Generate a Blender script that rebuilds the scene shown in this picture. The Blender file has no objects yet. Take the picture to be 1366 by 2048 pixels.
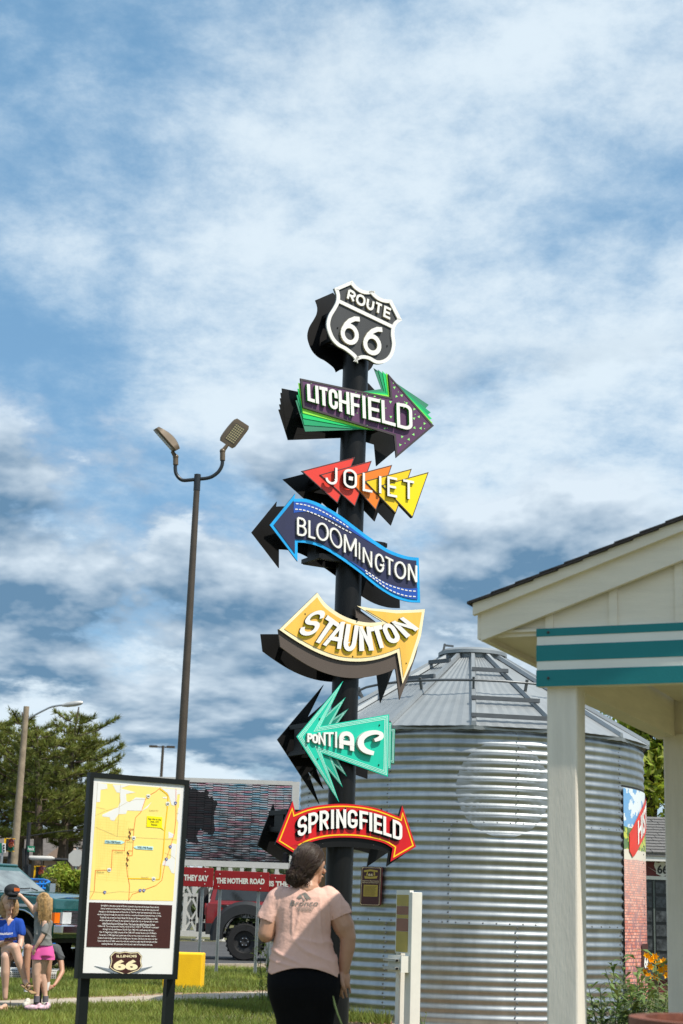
import bpy, bmesh, math, random
import numpy as np
from mathutils import Vector, Matrix, noise as mnoise
from mathutils.geometry import tessellate_polygon
from mathutils.bvhtree import BVHTree

random.seed(7)
R_ = math.radians
scene = bpy.context.scene
col = scene.collection

# ---------------------------------------------------------------- camera
FPX, IW, IH, CAMH = 3100.0, 1366.0, 2048.0, 1.35
PITCH, ROLL = R_(14.28), R_(1.94)
fwd = Vector((0, math.cos(PITCH), math.sin(PITCH)))
up0 = Vector((0, -math.sin(PITCH), math.cos(PITCH)))
rt0 = Vector((1, 0, 0))
RT = rt0 * math.cos(ROLL) + up0 * math.sin(ROLL)
UP = up0 * math.cos(ROLL) - rt0 * math.sin(ROLL)
CAM = Vector((0, 0, CAMH))
cd = bpy.data.cameras.new('camera')
cd.sensor_fit = 'VERTICAL'
cd.sensor_height = 36.0
cd.sensor_width = 24.0
cd.lens = FPX / IH * 36.0
cd.clip_start = 0.1
cd.clip_end = 3000
cd.dof.use_dof = True
cd.dof.focus_distance = 15.0
cd.dof.aperture_fstop = 5.0
cam = bpy.data.objects.new('camera', cd)
mw = Matrix.Identity(4)
for i in range(3):
    mw[i][0] = RT[i]; mw[i][1] = UP[i]; mw[i][2] = -fwd[i]; mw[i][3] = CAM[i]
cam.matrix_world = mw
col.objects.link(cam)
scene.camera = cam

# ---------------------------------------------------------------- light
SUN_AZ, SUN_EL = R_(56), R_(56.5)      # azimuth measured from straight behind the camera towards the right
to_sun = Vector((math.sin(SUN_AZ) * math.cos(SUN_EL), -math.cos(SUN_AZ) * math.cos(SUN_EL), math.sin(SUN_EL)))
sd = bpy.data.lights.new('sun', 'SUN')
sd.energy = 5.0
sd.angle = R_(0.6)
sd.color = (1.0, 0.93, 0.82)
sun = bpy.data.objects.new('sun', sd)
sun.rotation_euler = (-to_sun).to_track_quat('-Z', 'Y').to_euler()
sun.location = (6, -10, 12)
col.objects.link(sun)

world = bpy.data.worlds.new('World')
scene.world = world
world.use_nodes = True
wt = world.node_tree
wt.nodes.clear()
def wn(t, **k):
    n = wt.nodes.new(t)
    for a, b in k.items():
        setattr(n, a, b)
    return n
def wl(a, b):
    wt.links.new(a, b)
def wmath(op, a, b=None, c=None, clamp=False):
    n = wn('ShaderNodeMath', operation=op, use_clamp=clamp)
    for i, v in enumerate((a, b, c)):
        if v is None:
            continue
        if isinstance(v, (int, float)):
            n.inputs[i].default_value = v
        else:
            wl(v, n.inputs[i])
    return n.outputs[0]
wout = wn('ShaderNodeOutputWorld')
sky = wn('ShaderNodeTexSky', sky_type='NISHITA')
sky.sun_disc = False
sky.sun_elevation = SUN_EL
sky.sun_rotation = math.atan2(to_sun.x, to_sun.y)
sky.air_density = 1.0
sky.dust_density = 0.2
sky.ozone_density = 1.6
bg = wn('ShaderNodeBackground')
wl(sky.outputs[0], bg.inputs[0])
bg.inputs[1].default_value = 0.115
tc = wn('ShaderNodeTexCoord')
sep = wn('ShaderNodeSeparateXYZ')
wl(tc.outputs['Generated'], sep.inputs[0])
zz = wmath('ADD', wmath('MAXIMUM', sep.outputs[2], 0.0), 0.30)
cx = wmath('DIVIDE', sep.outputs[0], zz)
cy = wmath('DIVIDE', sep.outputs[1], zz)
cv = wn('ShaderNodeCombineXYZ')
wl(cx, cv.inputs[0]); wl(cy, cv.inputs[1])
def wnoise(scale, detail, rough, dist, off, lac=2.1):
    mp = wn('ShaderNodeMapping')
    mp.inputs['Location'].default_value = off
    wl(cv.outputs[0], mp.inputs[0])
    n = wn('ShaderNodeTexNoise')
    n.inputs['Scale'].default_value = scale
    n.inputs['Detail'].default_value = detail
    n.inputs['Roughness'].default_value = rough
    n.inputs['Lacunarity'].default_value = lac
    n.inputs['Distortion'].default_value = dist
    wl(mp.outputs[0], n.inputs['Vector'])
    return n.outputs['Fac']
def wramp(fac, lo, hi, a=0.0, b=1.0):
    n = wn('ShaderNodeMapRange', interpolation_type='SMOOTHSTEP')
    wl(fac, n.inputs[0])
    for i, v in enumerate((lo, hi, a, b)):
        n.inputs[i + 1].default_value = v
    return n.outputs[0]
def wrgb(a, b, f):
    n = wn('ShaderNodeMix', data_type='RGBA')
    if isinstance(f, float):
        n.inputs[0].default_value = f
    else:
        wl(f, n.inputs[0])
    for s, v in ((n.inputs[6], a), (n.inputs[7], b)):
        if isinstance(v, tuple):
            s.default_value = (*v, 1)
        else:
            wl(v, s)
    return n.outputs[2]
# high thin layer: blue air showing through rippled white
veil_n = wnoise(1.5, 9, 0.60, 0.15, (2.7, 7.4, 2.2))
fine_n = wnoise(7.0, 9, 0.66, 0.1, (0.3, 4.2, 1.0))
vv_ = wmath('ADD', wmath('MULTIPLY', veil_n, 0.72), wmath('MULTIPLY', fine_n, 0.28))
veil = wramp(vv_, 0.36, 0.58, 0.55, 1.0)
white = wrgb((0.185, 0.425, 0.675), (0.69, 0.80, 0.885), wramp(vv_, 0.375, 0.565))
# lower heaped layer: lit on the side towards the zenith, slate below
SH = (12.3, 8.1, 1.2)
heap_a = wnoise(2.0, 10, 0.57, 0.10, SH)
heap_b = wnoise(2.0, 5, 0.55, 0.10, (SH[0], SH[1] - 0.075, SH[2]))
low = wramp(sep.outputs[2], 0.27, 0.37, 1.0, 0.0)
rare = wramp(wnoise(0.9, 3, 0.5, 0.0, (2.2, 6.1, 4.0)), 0.52, 0.70, 0.0, 0.9)     # a few heaps drift higher
heap_m = wmath('MULTIPLY', wramp(heap_a, 0.445, 0.52), wmath('MAXIMUM', low, wmath('MULTIPLY', rare, 0.75)))
lit = wmath('ADD', 0.40, wmath('MULTIPLY', wmath('SUBTRACT', heap_a, heap_b), 7.5))
lit = wmath('SUBTRACT', lit, wmath('MULTIPLY', wmath('SUBTRACT', heap_a, 0.5), 2.6), clamp=True)
heapc = wrgb((0.125, 0.245, 0.385), (0.69, 0.79, 0.875), lit)
ccol = wrgb(white, heapc, heap_m)
cmask = wmath('MULTIPLY', wmath('MAXIMUM', veil, heap_m), 0.97)
# below the horizon the dome is plain air
bgc = wn('ShaderNodeBackground')
wl(ccol, bgc.inputs[0])
bgc.inputs[1].default_value = 1.0
mix = wn('ShaderNodeMixShader')
wl(cmask, mix.inputs[0]); wl(bg.outputs[0], mix.inputs[1]); wl(bgc.outputs[0], mix.inputs[2])
wl(mix.outputs[0], wout.inputs[0])

scene.view_settings.view_transform = 'Standard'
scene.view_settings.look = 'None'
scene.view_settings.exposure = 0.15
scene.view_settings.gamma = 1.0
scene.view_settings.use_curve_mapping = False
scene.cycles.max_bounces = 6
scene.cycles.use_denoising = True

# ---------------------------------------------------------------- measuring helpers
def ray(px, py):
    return fwd * FPX + RT * (px - IW / 2) + UP * (IH / 2 - py)
def P(px, py, Y):
    d = ray(px, py)
    return CAM + d * (Y / d.y)
def G(px, py, z=0.0):
    d = ray(px, py)
    return CAM + d * ((z - CAMH) / d.z)
def onplane(px, py, p0, n):
    d = ray(px, py)
    return CAM + d * ((p0 - CAM).dot(n) / d.dot(n))

# ---------------------------------------------------------------- materials
MATS = {}
def mat(name, c, rough=0.6, metal=0.0, var=0.10, vscale=6.0, bump=0.0, bscale=60.0, spec=0.5, coat=0.0, island=0.0, c2=None, trans=0.0, emit=0.0, stretch=None):
    if name in MATS:
        return MATS[name]
    m = bpy.data.materials.new(name)
    m.use_nodes = True
    nt = m.node_tree
    b = nt.nodes['Principled BSDF']
    b.inputs['Roughness'].default_value = rough
    b.inputs['Metallic'].default_value = metal
    b.inputs['Specular IOR Level'].default_value = spec
    b.inputs['Coat Weight'].default_value = coat
    tcn = nt.nodes.new('ShaderNodeTexCoord')
    nz = nt.nodes.new('ShaderNodeTexNoise')
    nz.inputs['Scale'].default_value = vscale
    nz.inputs['Detail'].default_value = 6
    nz.inputs['Roughness'].default_value = 0.6
    vec = tcn.outputs['Object']
    if stretch:
        mpn = nt.nodes.new('ShaderNodeMapping'); mpn.inputs['Scale'].default_value = stretch
        nt.links.new(vec, mpn.inputs[0]); vec = mpn.outputs[0]
    nt.links.new(vec, nz.inputs['Vector'])
    mx = nt.nodes.new('ShaderNodeMix'); mx.data_type = 'RGBA'
    lo = tuple(max(0, x * (1 - var)) for x in c); hi = tuple(min(1, x * (1 + var)) for x in (c2 or c))
    mx.inputs[6].default_value = (*lo, 1); mx.inputs[7].default_value = (*hi, 1)
    mr = nt.nodes.new('ShaderNodeMapRange'); mr.inputs[1].default_value = 0.3; mr.inputs[2].default_value = 0.7
    nt.links.new(nz.outputs['Fac'], mr.inputs[0])
    nt.links.new(mr.outputs[0], mx.inputs[0])
    last = mx.outputs[2]
    if island > 0:
        ge = nt.nodes.new('ShaderNodeNewGeometry')
        hs = nt.nodes.new('ShaderNodeHueSaturation')
        m1 = nt.nodes.new('ShaderNodeMapRange'); m1.inputs[3].default_value = 1 - island; m1.inputs[4].default_value = 1 + island
        nt.links.new(ge.outputs['Random Per Island'], m1.inputs[0])
        nt.links.new(m1.outputs[0], hs.inputs['Value'])
        m2 = nt.nodes.new('ShaderNodeMapRange'); m2.inputs[3].default_value = 0.5 - 0.03 * island / 0.3; m2.inputs[4].default_value = 0.5 + 0.02 * island / 0.3
        nt.links.new(ge.outputs['Random Per Island'], m2.inputs[0])
        nt.links.new(m2.outputs[0], hs.inputs['Hue'])
        nt.links.new(last, hs.inputs['Color'])
        last = hs.outputs[0]
    nt.links.new(last, b.inputs['Base Color'])
    if bump > 0:
        n2 = nt.nodes.new('ShaderNodeTexNoise'); n2.inputs['Scale'].default_value = bscale; n2.inputs['Detail'].default_value = 5
        nt.links.new(vec, n2.inputs['Vector'])
        bp = nt.nodes.new('ShaderNodeBump'); bp.inputs['Strength'].default_value = bump; bp.inputs['Distance'].default_value = 0.02
        nt.links.new(n2.outputs['Fac'], bp.inputs['Height'])
        nt.links.new(bp.outputs[0], b.inputs['Normal'])
    if trans > 0:   # thin leaves let light through
        tr = nt.nodes.new('ShaderNodeBsdfTranslucent')
        nt.links.new(last, tr.inputs[0])
        ms = nt.nodes.new('ShaderNodeMixShader'); ms.inputs[0].default_value = trans
        nt.links.new(b.outputs[0], ms.inputs[1]); nt.links.new(tr.outputs[0], ms.inputs[2])
        nt.links.new(ms.outputs[0], nt.nodes['Material Output'].inputs[0])
    if emit > 0:
        nt.links.new(last, b.inputs['Emission Color']); b.inputs['Emission Strength'].default_value = emit
    MATS[name] = m
    return m
def srgb(r, g, b):
    f = lambda v: (v / 255 / 12.92) if v <= 10 else ((v / 255 + 0.055) / 1.055) ** 2.4
    return (f(r), f(g), f(b))
def glassmat(name, c=(0.02, 0.025, 0.03), rough=0.05):
    return mat(name, c, rough=rough, var=0.2, spec=0.8, coat=0.5)

# ---------------------------------------------------------------- mesh builder
class MB:
    def __init__(s):
        s.v = []; s.f = []; s.mi = []
    def add(s, vs, fs, m=0):
        o = len(s.v)
        s.v.extend(Vector(x) for x in vs)
        for f in fs:
            s.f.append(tuple(i + o for i in f)); s.mi.append(m)
        return s
    def box(s, c, size, rot=None, m=0, taper=None):
        sx, sy, sz = (x / 2 for x in size)
        vs = [Vector((x, y, z)) for z in (-sz, sz) for x, y in ((-sx, -sy), (sx, -sy), (sx, sy), (-sx, sy))]
        if taper:
            for v in vs[4:]:
                v.x *= taper; v.y *= taper
        if rot is not None:
            vs = [rot @ v for v in vs]
        c = Vector(c)
        return s.add([v + c for v in vs], [(3, 2, 1, 0), (4, 5, 6, 7), (0, 1, 5, 4), (1, 2, 6, 5), (2, 3, 7, 6), (3, 0, 4, 7)], m)
    def beam(s, a, b, w, h, upv=(0, 0, 1), m=0):
        a = Vector(a); b = Vector(b); d = (b - a)
        L = d.length; d.normalize()
        upv = Vector(upv); x = d.cross(upv)
        if x.length < 1e-4:
            x = d.cross(Vector((0, 1, 0)))
        x.normalize(); z = x.cross(d)
        rot = Matrix((x, d, z)).transposed()
        return s.box((a + b) / 2, (w, L, h), rot, m)
    def tube(s, pts, r, n=10, m=0, cap=True):
        pts = [Vector(p) for p in pts]
        rs = r if isinstance(r, (list, tuple)) else [r] * len(pts)
        rings = []; prev = None
        for i, p in enumerate(pts):
            d = (pts[min(i + 1, len(pts) - 1)] - pts[max(i - 1, 0)]).normalized()
            if prev is None:
                a = d.cross(Vector((0, 0, 1)))
                if a.length < 1e-3:
                    a = d.cross(Vector((1, 0, 0)))
                a.normalize()
            else:
                a = (prev - d * prev.dot(d)).normalized()
            prev = a; b = d.cross(a)
            rings.append([p + (a * math.cos(t) + b * math.sin(t)) * rs[i] for t in (2 * math.pi * k / n for k in range(n))])
        vs = [v for rg in rings for v in rg]; fs = []
        for i in range(len(pts) - 1):
            for k in range(n):
                k2 = (k + 1) % n
                fs.append((i * n + k, i * n + k2, (i + 1) * n + k2, (i + 1) * n + k))
        if cap:
            fs.append(tuple(reversed(range(n)))); fs.append(tuple((len(pts) - 1) * n + k for k in range(n)))
        return s.add(vs, fs, m)
    def lathe(s, c, prof, n=24, m=0, axis='Z', a0=0.0, a1=2 * math.pi):
        c = Vector(c); full = abs(a1 - a0 - 2 * math.pi) < 1e-6
        k = n if full else n + 1
        vs = []; fs = []
        for r, z in prof:
            for i in range(k):
                t = a0 + (a1 - a0) * i / n
                v = Vector((r * math.cos(t), r * math.sin(t), z))
                if axis == 'Y':
                    v = Vector((v.x, v.z, v.y))
                elif axis == 'X':
                    v = Vector((v.z, v.x, v.y))
                vs.append(c + v)
        for j in range(len(prof) - 1):
            for i in range(n):
                i2 = (i + 1) % k
                fs.append((j * k + i, j * k + i2, (j + 1) * k + i2, (j + 1) * k + i))
        return s.add(vs, fs, m)
    def prism(s, pts, depth, m=0, side=None):
        """closed outline (world points, seen from its front) swept by the vector depth"""
        pts = [Vector(p) for p in pts]; depth = Vector(depth); n = len(pts)
        tri = tessellate_polygon([pts])
        nrm = Vector((0, 0, 0))
        for i in range(n):
            nrm += pts[i].cross(pts[(i + 1) % n])
        fs = []
        for t in tri:
            a, b, c = t
            tn = (pts[b] - pts[a]).cross(pts[c] - pts[a])
            if tn.dot(depth) > 0:
                t = (a, c, b)
            fs.append(tuple(t))
        sd_ = m if side is None else side
        o = len(s.v)
        s.add(pts + [p + depth for p in pts], fs, m)
        bk = [tuple(reversed([i + n for i in f])) for f in fs]
        for f in bk:
            s.f.append(tuple(i + o for i in f)); s.mi.append(sd_)
        flip = nrm.dot(depth) < 0
        for i in range(n):
            j = (i + 1) % n
            f = (i, j, j + n, i + n) if not flip else (j, i, i + n, j + n)
            s.f.append(tuple(q + o for q in f)); s.mi.append(sd_)
        return s
    def sphere(s, c, r, nu=12, nv=8, rot=None, m=0):
        r = (r, r, r) if isinstance(r, (int, float)) else r
        vs = [Vector((0, 0, -r[2]))]; fs = []
        for j in range(1, nv):
            ph = -math.pi / 2 + math.pi * j / nv
            for i in range(nu):
                t = 2 * math.pi * i / nu
                vs.append(Vector((r[0] * math.cos(ph) * math.cos(t), r[1] * math.cos(ph) * math.sin(t), r[2] * math.sin(ph))))
        vs.append(Vector((0, 0, r[2])))
        for i in range(nu):
            i2 = (i + 1) % nu
            fs.append((0, 1 + i2, 1 + i))
            for j in range(nv - 2):
                a = 1 + j * nu
                fs.append((a + i, a + i2, a + nu + i2, a + nu + i))
            a = 1 + (nv - 2) * nu
            fs.append((a + i, a + i2, len(vs) - 1))
        if rot is not None:
            vs = [rot @ v for v in vs]
        c = Vector(c)
        return s.add([v + c for v in vs], fs, m)
    def capsule(s, a, ra, b, rb, n=12):
        a = Vector(a); b = Vector(b)
        s.sphere(a, ra, n, 8); s.sphere(b, rb, n, 8)
        if (b - a).length > 1e-4:
            s.tube([a, b], [ra, rb], n)
        return s
    def build(s, name, mats, parent=None, smooth=False, angle=40):
        me = bpy.data.meshes.new(name)
        org = root_loc(parent)
        me.from_pydata([tuple(v - org) for v in s.v], [], s.f)
        if not isinstance(mats, (list, tuple)):
            mats = [mats]
        for m in mats:
            me.materials.append(m)
        if len(mats) > 1:
            me.polygons.foreach_set('material_index', s.mi)
        if smooth:
            me.polygons.foreach_set('use_smooth', [True] * len(me.polygons))
            if angle < 180:
                me.set_sharp_from_angle(angle=R_(angle))
        me.validate()
        me.update()
        o = bpy.data.objects.new(name, me)
        col.objects.link(o)
        o.parent = parent
        return o
def root_loc(p):
    if p is None:
        return Vector((0, 0, 0))
    while p.parent is not None:
        p = p.parent
    return p.location.copy()
def thing(name, label, cat, loc, group=None, kind=None):
    o = bpy.data.objects.new(name, None)
    o.empty_display_size = 0.2
    col.objects.link(o)
    o.location = loc
    o['label'] = label; o['category'] = cat
    if group: o['group'] = group
    if kind: o['kind'] = kind
    return o
def structure(o, kind='structure', label=None):
    o['kind'] = kind
    if label: o['label'] = label
    return o
def inst(src, name, parent, mat4):
    """another piece that shares src's mesh; mat4 places it in world space"""
    o = bpy.data.objects.new(name, src)
    col.objects.link(o)
    o.parent = parent
    o.matrix_local = Matrix.Translation(-root_loc(parent)) @ mat4
    return o
def copy_tree(o, parent=None):
    c = o.copy(); col.objects.link(c); c.parent = parent
    for ch in o.children:
        copy_tree(ch, c)
    return c
def evaluated(o):
    dg = bpy.context.evaluated_depsgraph_get()
    return bpy.data.meshes.new_from_object(o.evaluated_get(dg), depsgraph=dg)

# ---------------------------------------------------------------- lettering
TXT = {}
def text2d(s, bold=0.0, align='LEFT'):
    """flat triangles of a string in the built-in face, height of a capital about 0.7"""
    k = (s, bold, align)
    if k not in TXT:
        cu = bpy.data.curves.new('t', 'FONT'); cu.body = s; cu.offset = bold; cu.align_x = align
        cu.resolution_u = 3; cu.fill_mode = 'FRONT'
        o = bpy.data.objects.new('t', cu); col.objects.link(o)
        bpy.context.view_layer.update()
        me = evaluated(o)
        TXT[k] = ([(v.co.x, v.co.y) for v in me.vertices], [tuple(p.vertices) for p in me.polygons])
        bpy.data.meshes.remove(me)
        bpy.data.objects.remove(o); bpy.data.curves.remove(cu)
    return TXT[k]
def put_text(mb, s, fn, bold=0.0, fit=None, m=0):
    """string fitted in the unit box, mapped by fn(u,v) -> world point"""
    vs, fs = text2d(s, bold)
    if not vs:
        return
    xs = [v[0] for v in vs]; ys = [v[1] for v in vs]
    x0, x1 = min(xs), max(xs)
    y0, y1 = (min(ys), max(ys)) if fit is None else fit
    mb.add([fn((x - x0) / (x1 - x0), (y - y0) / (y1 - y0)) for x, y in vs], fs, m)
def text_width(s, bold=0.0):
    vs, _ = text2d(s, bold)
    xs = [v[0] for v in vs]
    return max(xs) - min(xs)
def arc(cx, cy, rx, ry, a0, a1, n=10):
    return [(cx + rx * math.cos(R_(a0 + (a1 - a0) * i / n)), cy + ry * math.sin(R_(a0 + (a1 - a0) * i / n))) for i in range(n + 1)]
def glyph(c, k=0.25):
    """centre lines of a capital in the unit box, k = height of the round corners"""
    if c == 'L': return [[(0, 1), (0, 0), (1, 0)]]
    if c == 'I': return [[(.5, 0), (.5, 1)]]
    if c == 'T': return [[(0, 1), (1, 1)], [(.5, 1), (.5, 0)]]
    if c == 'H': return [[(0, 0), (0, 1)], [(1, 0), (1, 1)], [(0, .5), (1, .5)]]
    if c == 'F': return [[(0, 0), (0, 1), (1, 1)], [(0, .5), (.85, .5)]]
    if c == 'E': return [[(1, 1), (0, 1), (0, 0), (1, 0)], [(0, .5), (.88, .5)]]
    if c == 'N': return [[(0, 0), (0, 1)], [(1, 0), (1, 1)], [(0, 1), (1, 0)]]
    if c == 'M': return [[(0, 0), (0, 1)], [(1, 0), (1, 1)], [(0, 1), (.5, .2)], [(.5, .2), (1, 1)]]
    if c == 'A': return [[(0, 0), (.5, 1)], [(.5, 1), (1, 0)], [(.18, .3), (.82, .3)]]
    if c == 'U': return [[(0, 1), (0, k)] + arc(.5, k, .5, k, 180, 360) + [(1, 1)]]
    if c == 'J': return [[(1, 1), (1, k)] + arc(.5, k, .5, k, 0, -180)]
    if c == 'D': return [[(0, 0), (0, 1)], [(0, 1), (.45, 1)] + arc(.45, 1 - k, .55, k, 90, 0) + arc(.45, k, .55, k, 0, -90) + [(0, 0)]]
    if c == 'O': return [arc(.5, 1 - k, .5, k, 0, 180) + arc(.5, k, .5, k, 180, 360) + [(1, 1 - k)]]
    if c == 'C': return [[(1, 1 - k - .09)] + arc(.5, 1 - k, .5, k, 0, 180) + arc(.5, k, .5, k, 180, 360) + [(1, k + .09)]]
    if c == 'G': return [arc(.5, 1 - k, .5, k, 12, 180) + arc(.5, k, .5, k, 180, 360) + [(1, .40)], [(1, .40), (.55, .40)]]
    if c == 'S': return [arc(.5, .76, .5, .24, 5, 180) + arc(.5, .70, .5, .2, 185, 262)[0:] + arc(.5, .30, .5, .2, 82, 5) + arc(.5, .24, .5, .24, 0, -175)]
    if c == 'P': return [[(0, 0), (0, 1)], [(0, 1), (.5, 1)] + arc(.5, .72, .5, .28, 90, -90) + [(0, .44)]]
    if c == 'R': return [[(0, 0), (0, 1)], [(0, 1), (.5, 1)] + arc(.5, .73, .5, .27, 90, -90) + [(0, .46)], [(.45, .46), (1, 0)]]
    if c == 'B': return [[(0, 0), (0, 1)], [(0, 1), (.45, 1)] + arc(.45, .77, .45, .23, 90, -90) + [(0, .54)], [(.45, .54)] + arc(.5, .27, .5, .27, 90, -90) + [(0, 0)]]
    if c == '6': return [arc(.5, .30, .5, .30, 90, 450, 22), [(.92, 1.0), (.6, .93), (.32, .78), (.12, .58), (.02, .38), (0, .3)]]
    raise KeyError(c)
def ribbon(pts, hw, ext=0.0):
    """left and right rims of a stroke; ext lengthens both ends"""
    p = [Vector(q) for q in pts]
    closed = (p[0] - p[-1]).length < 1e-6
    if not closed and ext:
        p[0] = p[0] + (p[0] - p[1]).normalized() * ext
        p[-1] = p[-1] + (p[-1] - p[-2]).normalized() * ext
    n = len(p); L = []; Rr = []
    for i in range(n):
        if closed:
            a = p[i] - p[(i - 1) % (n - 1)] if i > 0 else p[0] - p[n - 2]
            b = p[(i + 1) % (n - 1)] - p[i] if i < n - 1 else p[1] - p[0]
        else:
            a = p[i] - p[i - 1] if i > 0 else p[1] - p[0]
            b = p[i + 1] - p[i] if i < n - 1 else p[-1] - p[-2]
        a.normalize(); b.normalize()
        na = Vector((-a.y, a.x)); nb = Vector((-b.y, b.x))
        m = (na + nb)
        if m.length < 1e-4: m = na
        m.normalize()
        s = hw / max(0.5, m.dot(na))
        L.append(p[i] + m * s); Rr.append(p[i] - m * s)
    return L, Rr
def letter(mb, c, quad, fn, sw, k=0.25, z0=0.0, z1=0.03, square=True, gl=None):
    """quad TL,TR,BR,BL in picture units; fn(x,y,z) -> world point z above the panel"""
    TL, TR, BR, BL = (Vector(q) for q in quad)
    w = ((TR - TL).length + (BR - BL).length) / 2; h = ((TL - BL).length + (TR - BR).length) / 2
    swx = min(sw, w * 0.98)
    def mp(q):
        u = q.x / w; v = q.y / h
        b = BL.lerp(BR, u); t = TL.lerp(TR, u)
        return b.lerp(t, v)
    for si, st in enumerate(gl or glyph(c, k)):
        pts = [(swx / 2 + u * (w - swx), sw / 2 + v * (h - sw)) for u, v in st]
        L, Rr = ribbon(pts, sw / 2, sw / 2 if square else 0)
        for q in L + Rr:
            q.x = min(max(q.x, 0), w); q.y = min(max(q.y, 0), h)
        zt = z1 + 0.0007 * si
        n = len(L); vs = []
        for i in range(n):
            l = mp(L[i]); r = mp(Rr[i])
            vs += [fn(l.x, l.y, zt), fn(r.x, r.y, zt), fn(l.x, l.y, z0), fn(r.x, r.y, z0)]
        top = []; sidef = []
        for i in range(n - 1):
            a = 4 * i; b = 4 * (i + 1)
            top.append((a, b, b + 1, a + 1))
            sidef.append((a, a + 2, b + 2, b)); sidef.append((a + 1, b + 1, b + 3, a + 3))
        sidef.append((0, 1, 3, 2)); e = 4 * (n - 1); sidef.append((e, e + 2, e + 3, e + 1))
        mb.add(vs, top, 0); 
        o = len(mb.v) - len(vs)
        for f in sidef:
            mb.f.append(tuple(q + o for q in f)); mb.mi.append(1)
def inset(poly, d):
    """outline moved inwards by d (2D, any orientation)"""
    p = [Vector(q) for q in poly]; n = len(p)
    area = sum(p[i].x * p[(i + 1) % n].y - p[(i + 1) % n].x * p[i].y for i in range(n))
    sgn = 1 if area > 0 else -1
    out = []
    for i in range(n):
        a = (p[i] - p[i - 1]).normalized(); b = (p[(i + 1) % n] - p[i]).normalized()
        na = Vector((-a.y, a.x)) * sgn; nb = Vector((-b.y, b.x)) * sgn
        m = na + nb
        if m.length < 1e-3: m = na
        m.normalize()
        out.append(p[i] + m * (d / max(0.32, m.dot(na))))
    return out
def smooth_line(pts, n=6):
    """Catmull-Rom through 2D points"""
    p = [Vector(q) for q in pts]; out = []
    for i in range(len(p) - 1):
        a = p[max(i - 1, 0)]; b = p[i]; c = p[i + 1]; d = p[min(i + 2, len(p) - 1)]
        for j in range(n):
            t = j / n
            out.append(0.5 * ((2 * b) + (c - a) * t + (2 * a - 5 * b + 4 * c - d) * t * t + (3 * b - a - 3 * c + d) * t ** 3))
    out.append(p[-1])
    return out
def remeshed(mb, voxel, smooth=6, factor=0.5):
    """one continuous skin round overlapping solids"""
    me = bpy.data.meshes.new('tmp'); me.from_pydata([tuple(v) for v in mb.v], [], mb.f); me.update()
    o = bpy.data.objects.new('tmp', me); col.objects.link(o)
    r = o.modifiers.new('r', 'REMESH'); r.mode = 'VOXEL'; r.voxel_size = voxel; r.use_smooth_shade = True
    s = o.modifiers.new('s', 'SMOOTH'); s.iterations = smooth; s.factor = factor
    bpy.context.view_layer.update()
    out = evaluated(o)
    bpy.data.objects.remove(o); bpy.data.meshes.remove(me)
    return out
def mesh_obj(me, name, m, parent, world=True):
    """world-space mesh as a child"""
    org = root_loc(parent)
    me.transform(Matrix.Translation(-org))
    me.materials.clear()
    for x in (m if isinstance(m, (list, tuple)) else [m]):
        me.materials.append(x)
    me.polygons.foreach_set('use_smooth', [True] * len(me.polygons))
    me.name = name
    o = bpy.data.objects.new(name, me); col.objects.link(o); o.parent = parent
    return o
def cut(me, co, no):
    """remove what lies on the side the normal points to"""
    b = bmesh.new(); b.from_mesh(me)
    bmesh.ops.bisect_plane(b, geom=b.verts[:] + b.edges[:] + b.faces[:], plane_co=co, plane_no=no, clear_outer=True)
    b.to_mesh(me); b.free(); me.update()
    return me

# ================================================================ GROUND
def sheet(name, pts, z, m, kind='structure'):
    mb = MB()
    mb.prism([Vector((p[0], p[1], z)) for p in pts], (0, 0, -0.05 if z > 0 else -0.3))
    o = mb.build(name, m)
    o['kind'] = kind
    return o
m_soil = mat('lawn_soil', (0.075, 0.095, 0.028), rough=0.95, var=0.45, vscale=1.3, bump=0.6, bscale=30, c2=(0.13, 0.12, 0.05))
m_asph = mat('asphalt', (0.060, 0.060, 0.062), rough=0.9, var=0.25, vscale=1.2, bump=0.5, bscale=90)
m_conc = mat('concrete_path', (0.40, 0.34, 0.27), rough=0.9, var=0.18, vscale=2.5, bump=0.4, bscale=70)
m_dirt = mat('dry_thatch', (0.19, 0.125, 0.07), rough=0.95, var=0.45, vscale=7, bump=0.9, bscale=35, c2=(0.30, 0.21, 0.12))
g = MB()
g.add([(-900, -60, 0), (900, -60, 0), (900, 1500, 0), (-900, 1500, 0)], [(0, 1, 2, 3)])
ground = g.build('ground', m_soil); structure(ground)
def gz(px, py):
    q = G(px, py); return (q.x, q.y)
ea, eb = Vector(gz(-60, 1936)), Vector(gz(560, 1934))
ed = (eb - ea).normalized(); en = Vector((-ed.y, ed.x))
def road_pt(s, w):
    q = ea + ed * s + en * w; return (q.x, q.y)
sheet('parking_lot', [road_pt(-40, 0), road_pt(60, 0), road_pt(60, 17), road_pt(-40, 17)], 0.008, m_asph)
kb = MB()
for i in range(18):
    s0 = -10 + i * 1.5
    a = road_pt(s0 + 0.006, -0.075); b = road_pt(s0 + 1.494, -0.075)
    kb2 = MB(); kb2.beam((a[0], a[1], 0.03), (b[0], b[1], 0.03), 0.15, 0.10)
    if i == 0:
        kerb0 = kb2.build('kerb', m_conc); structure(kerb0)
    else:
        k2 = kb2.build('kerb_stone', m_conc, kerb0)
pa, pb = Vector(gz(-80, 2022)), Vector(gz(640, 1994))
pc, pd = Vector(gz(-80, 2009)), Vector(gz(640, 1983))
NS = 9
path0 = None
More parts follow.
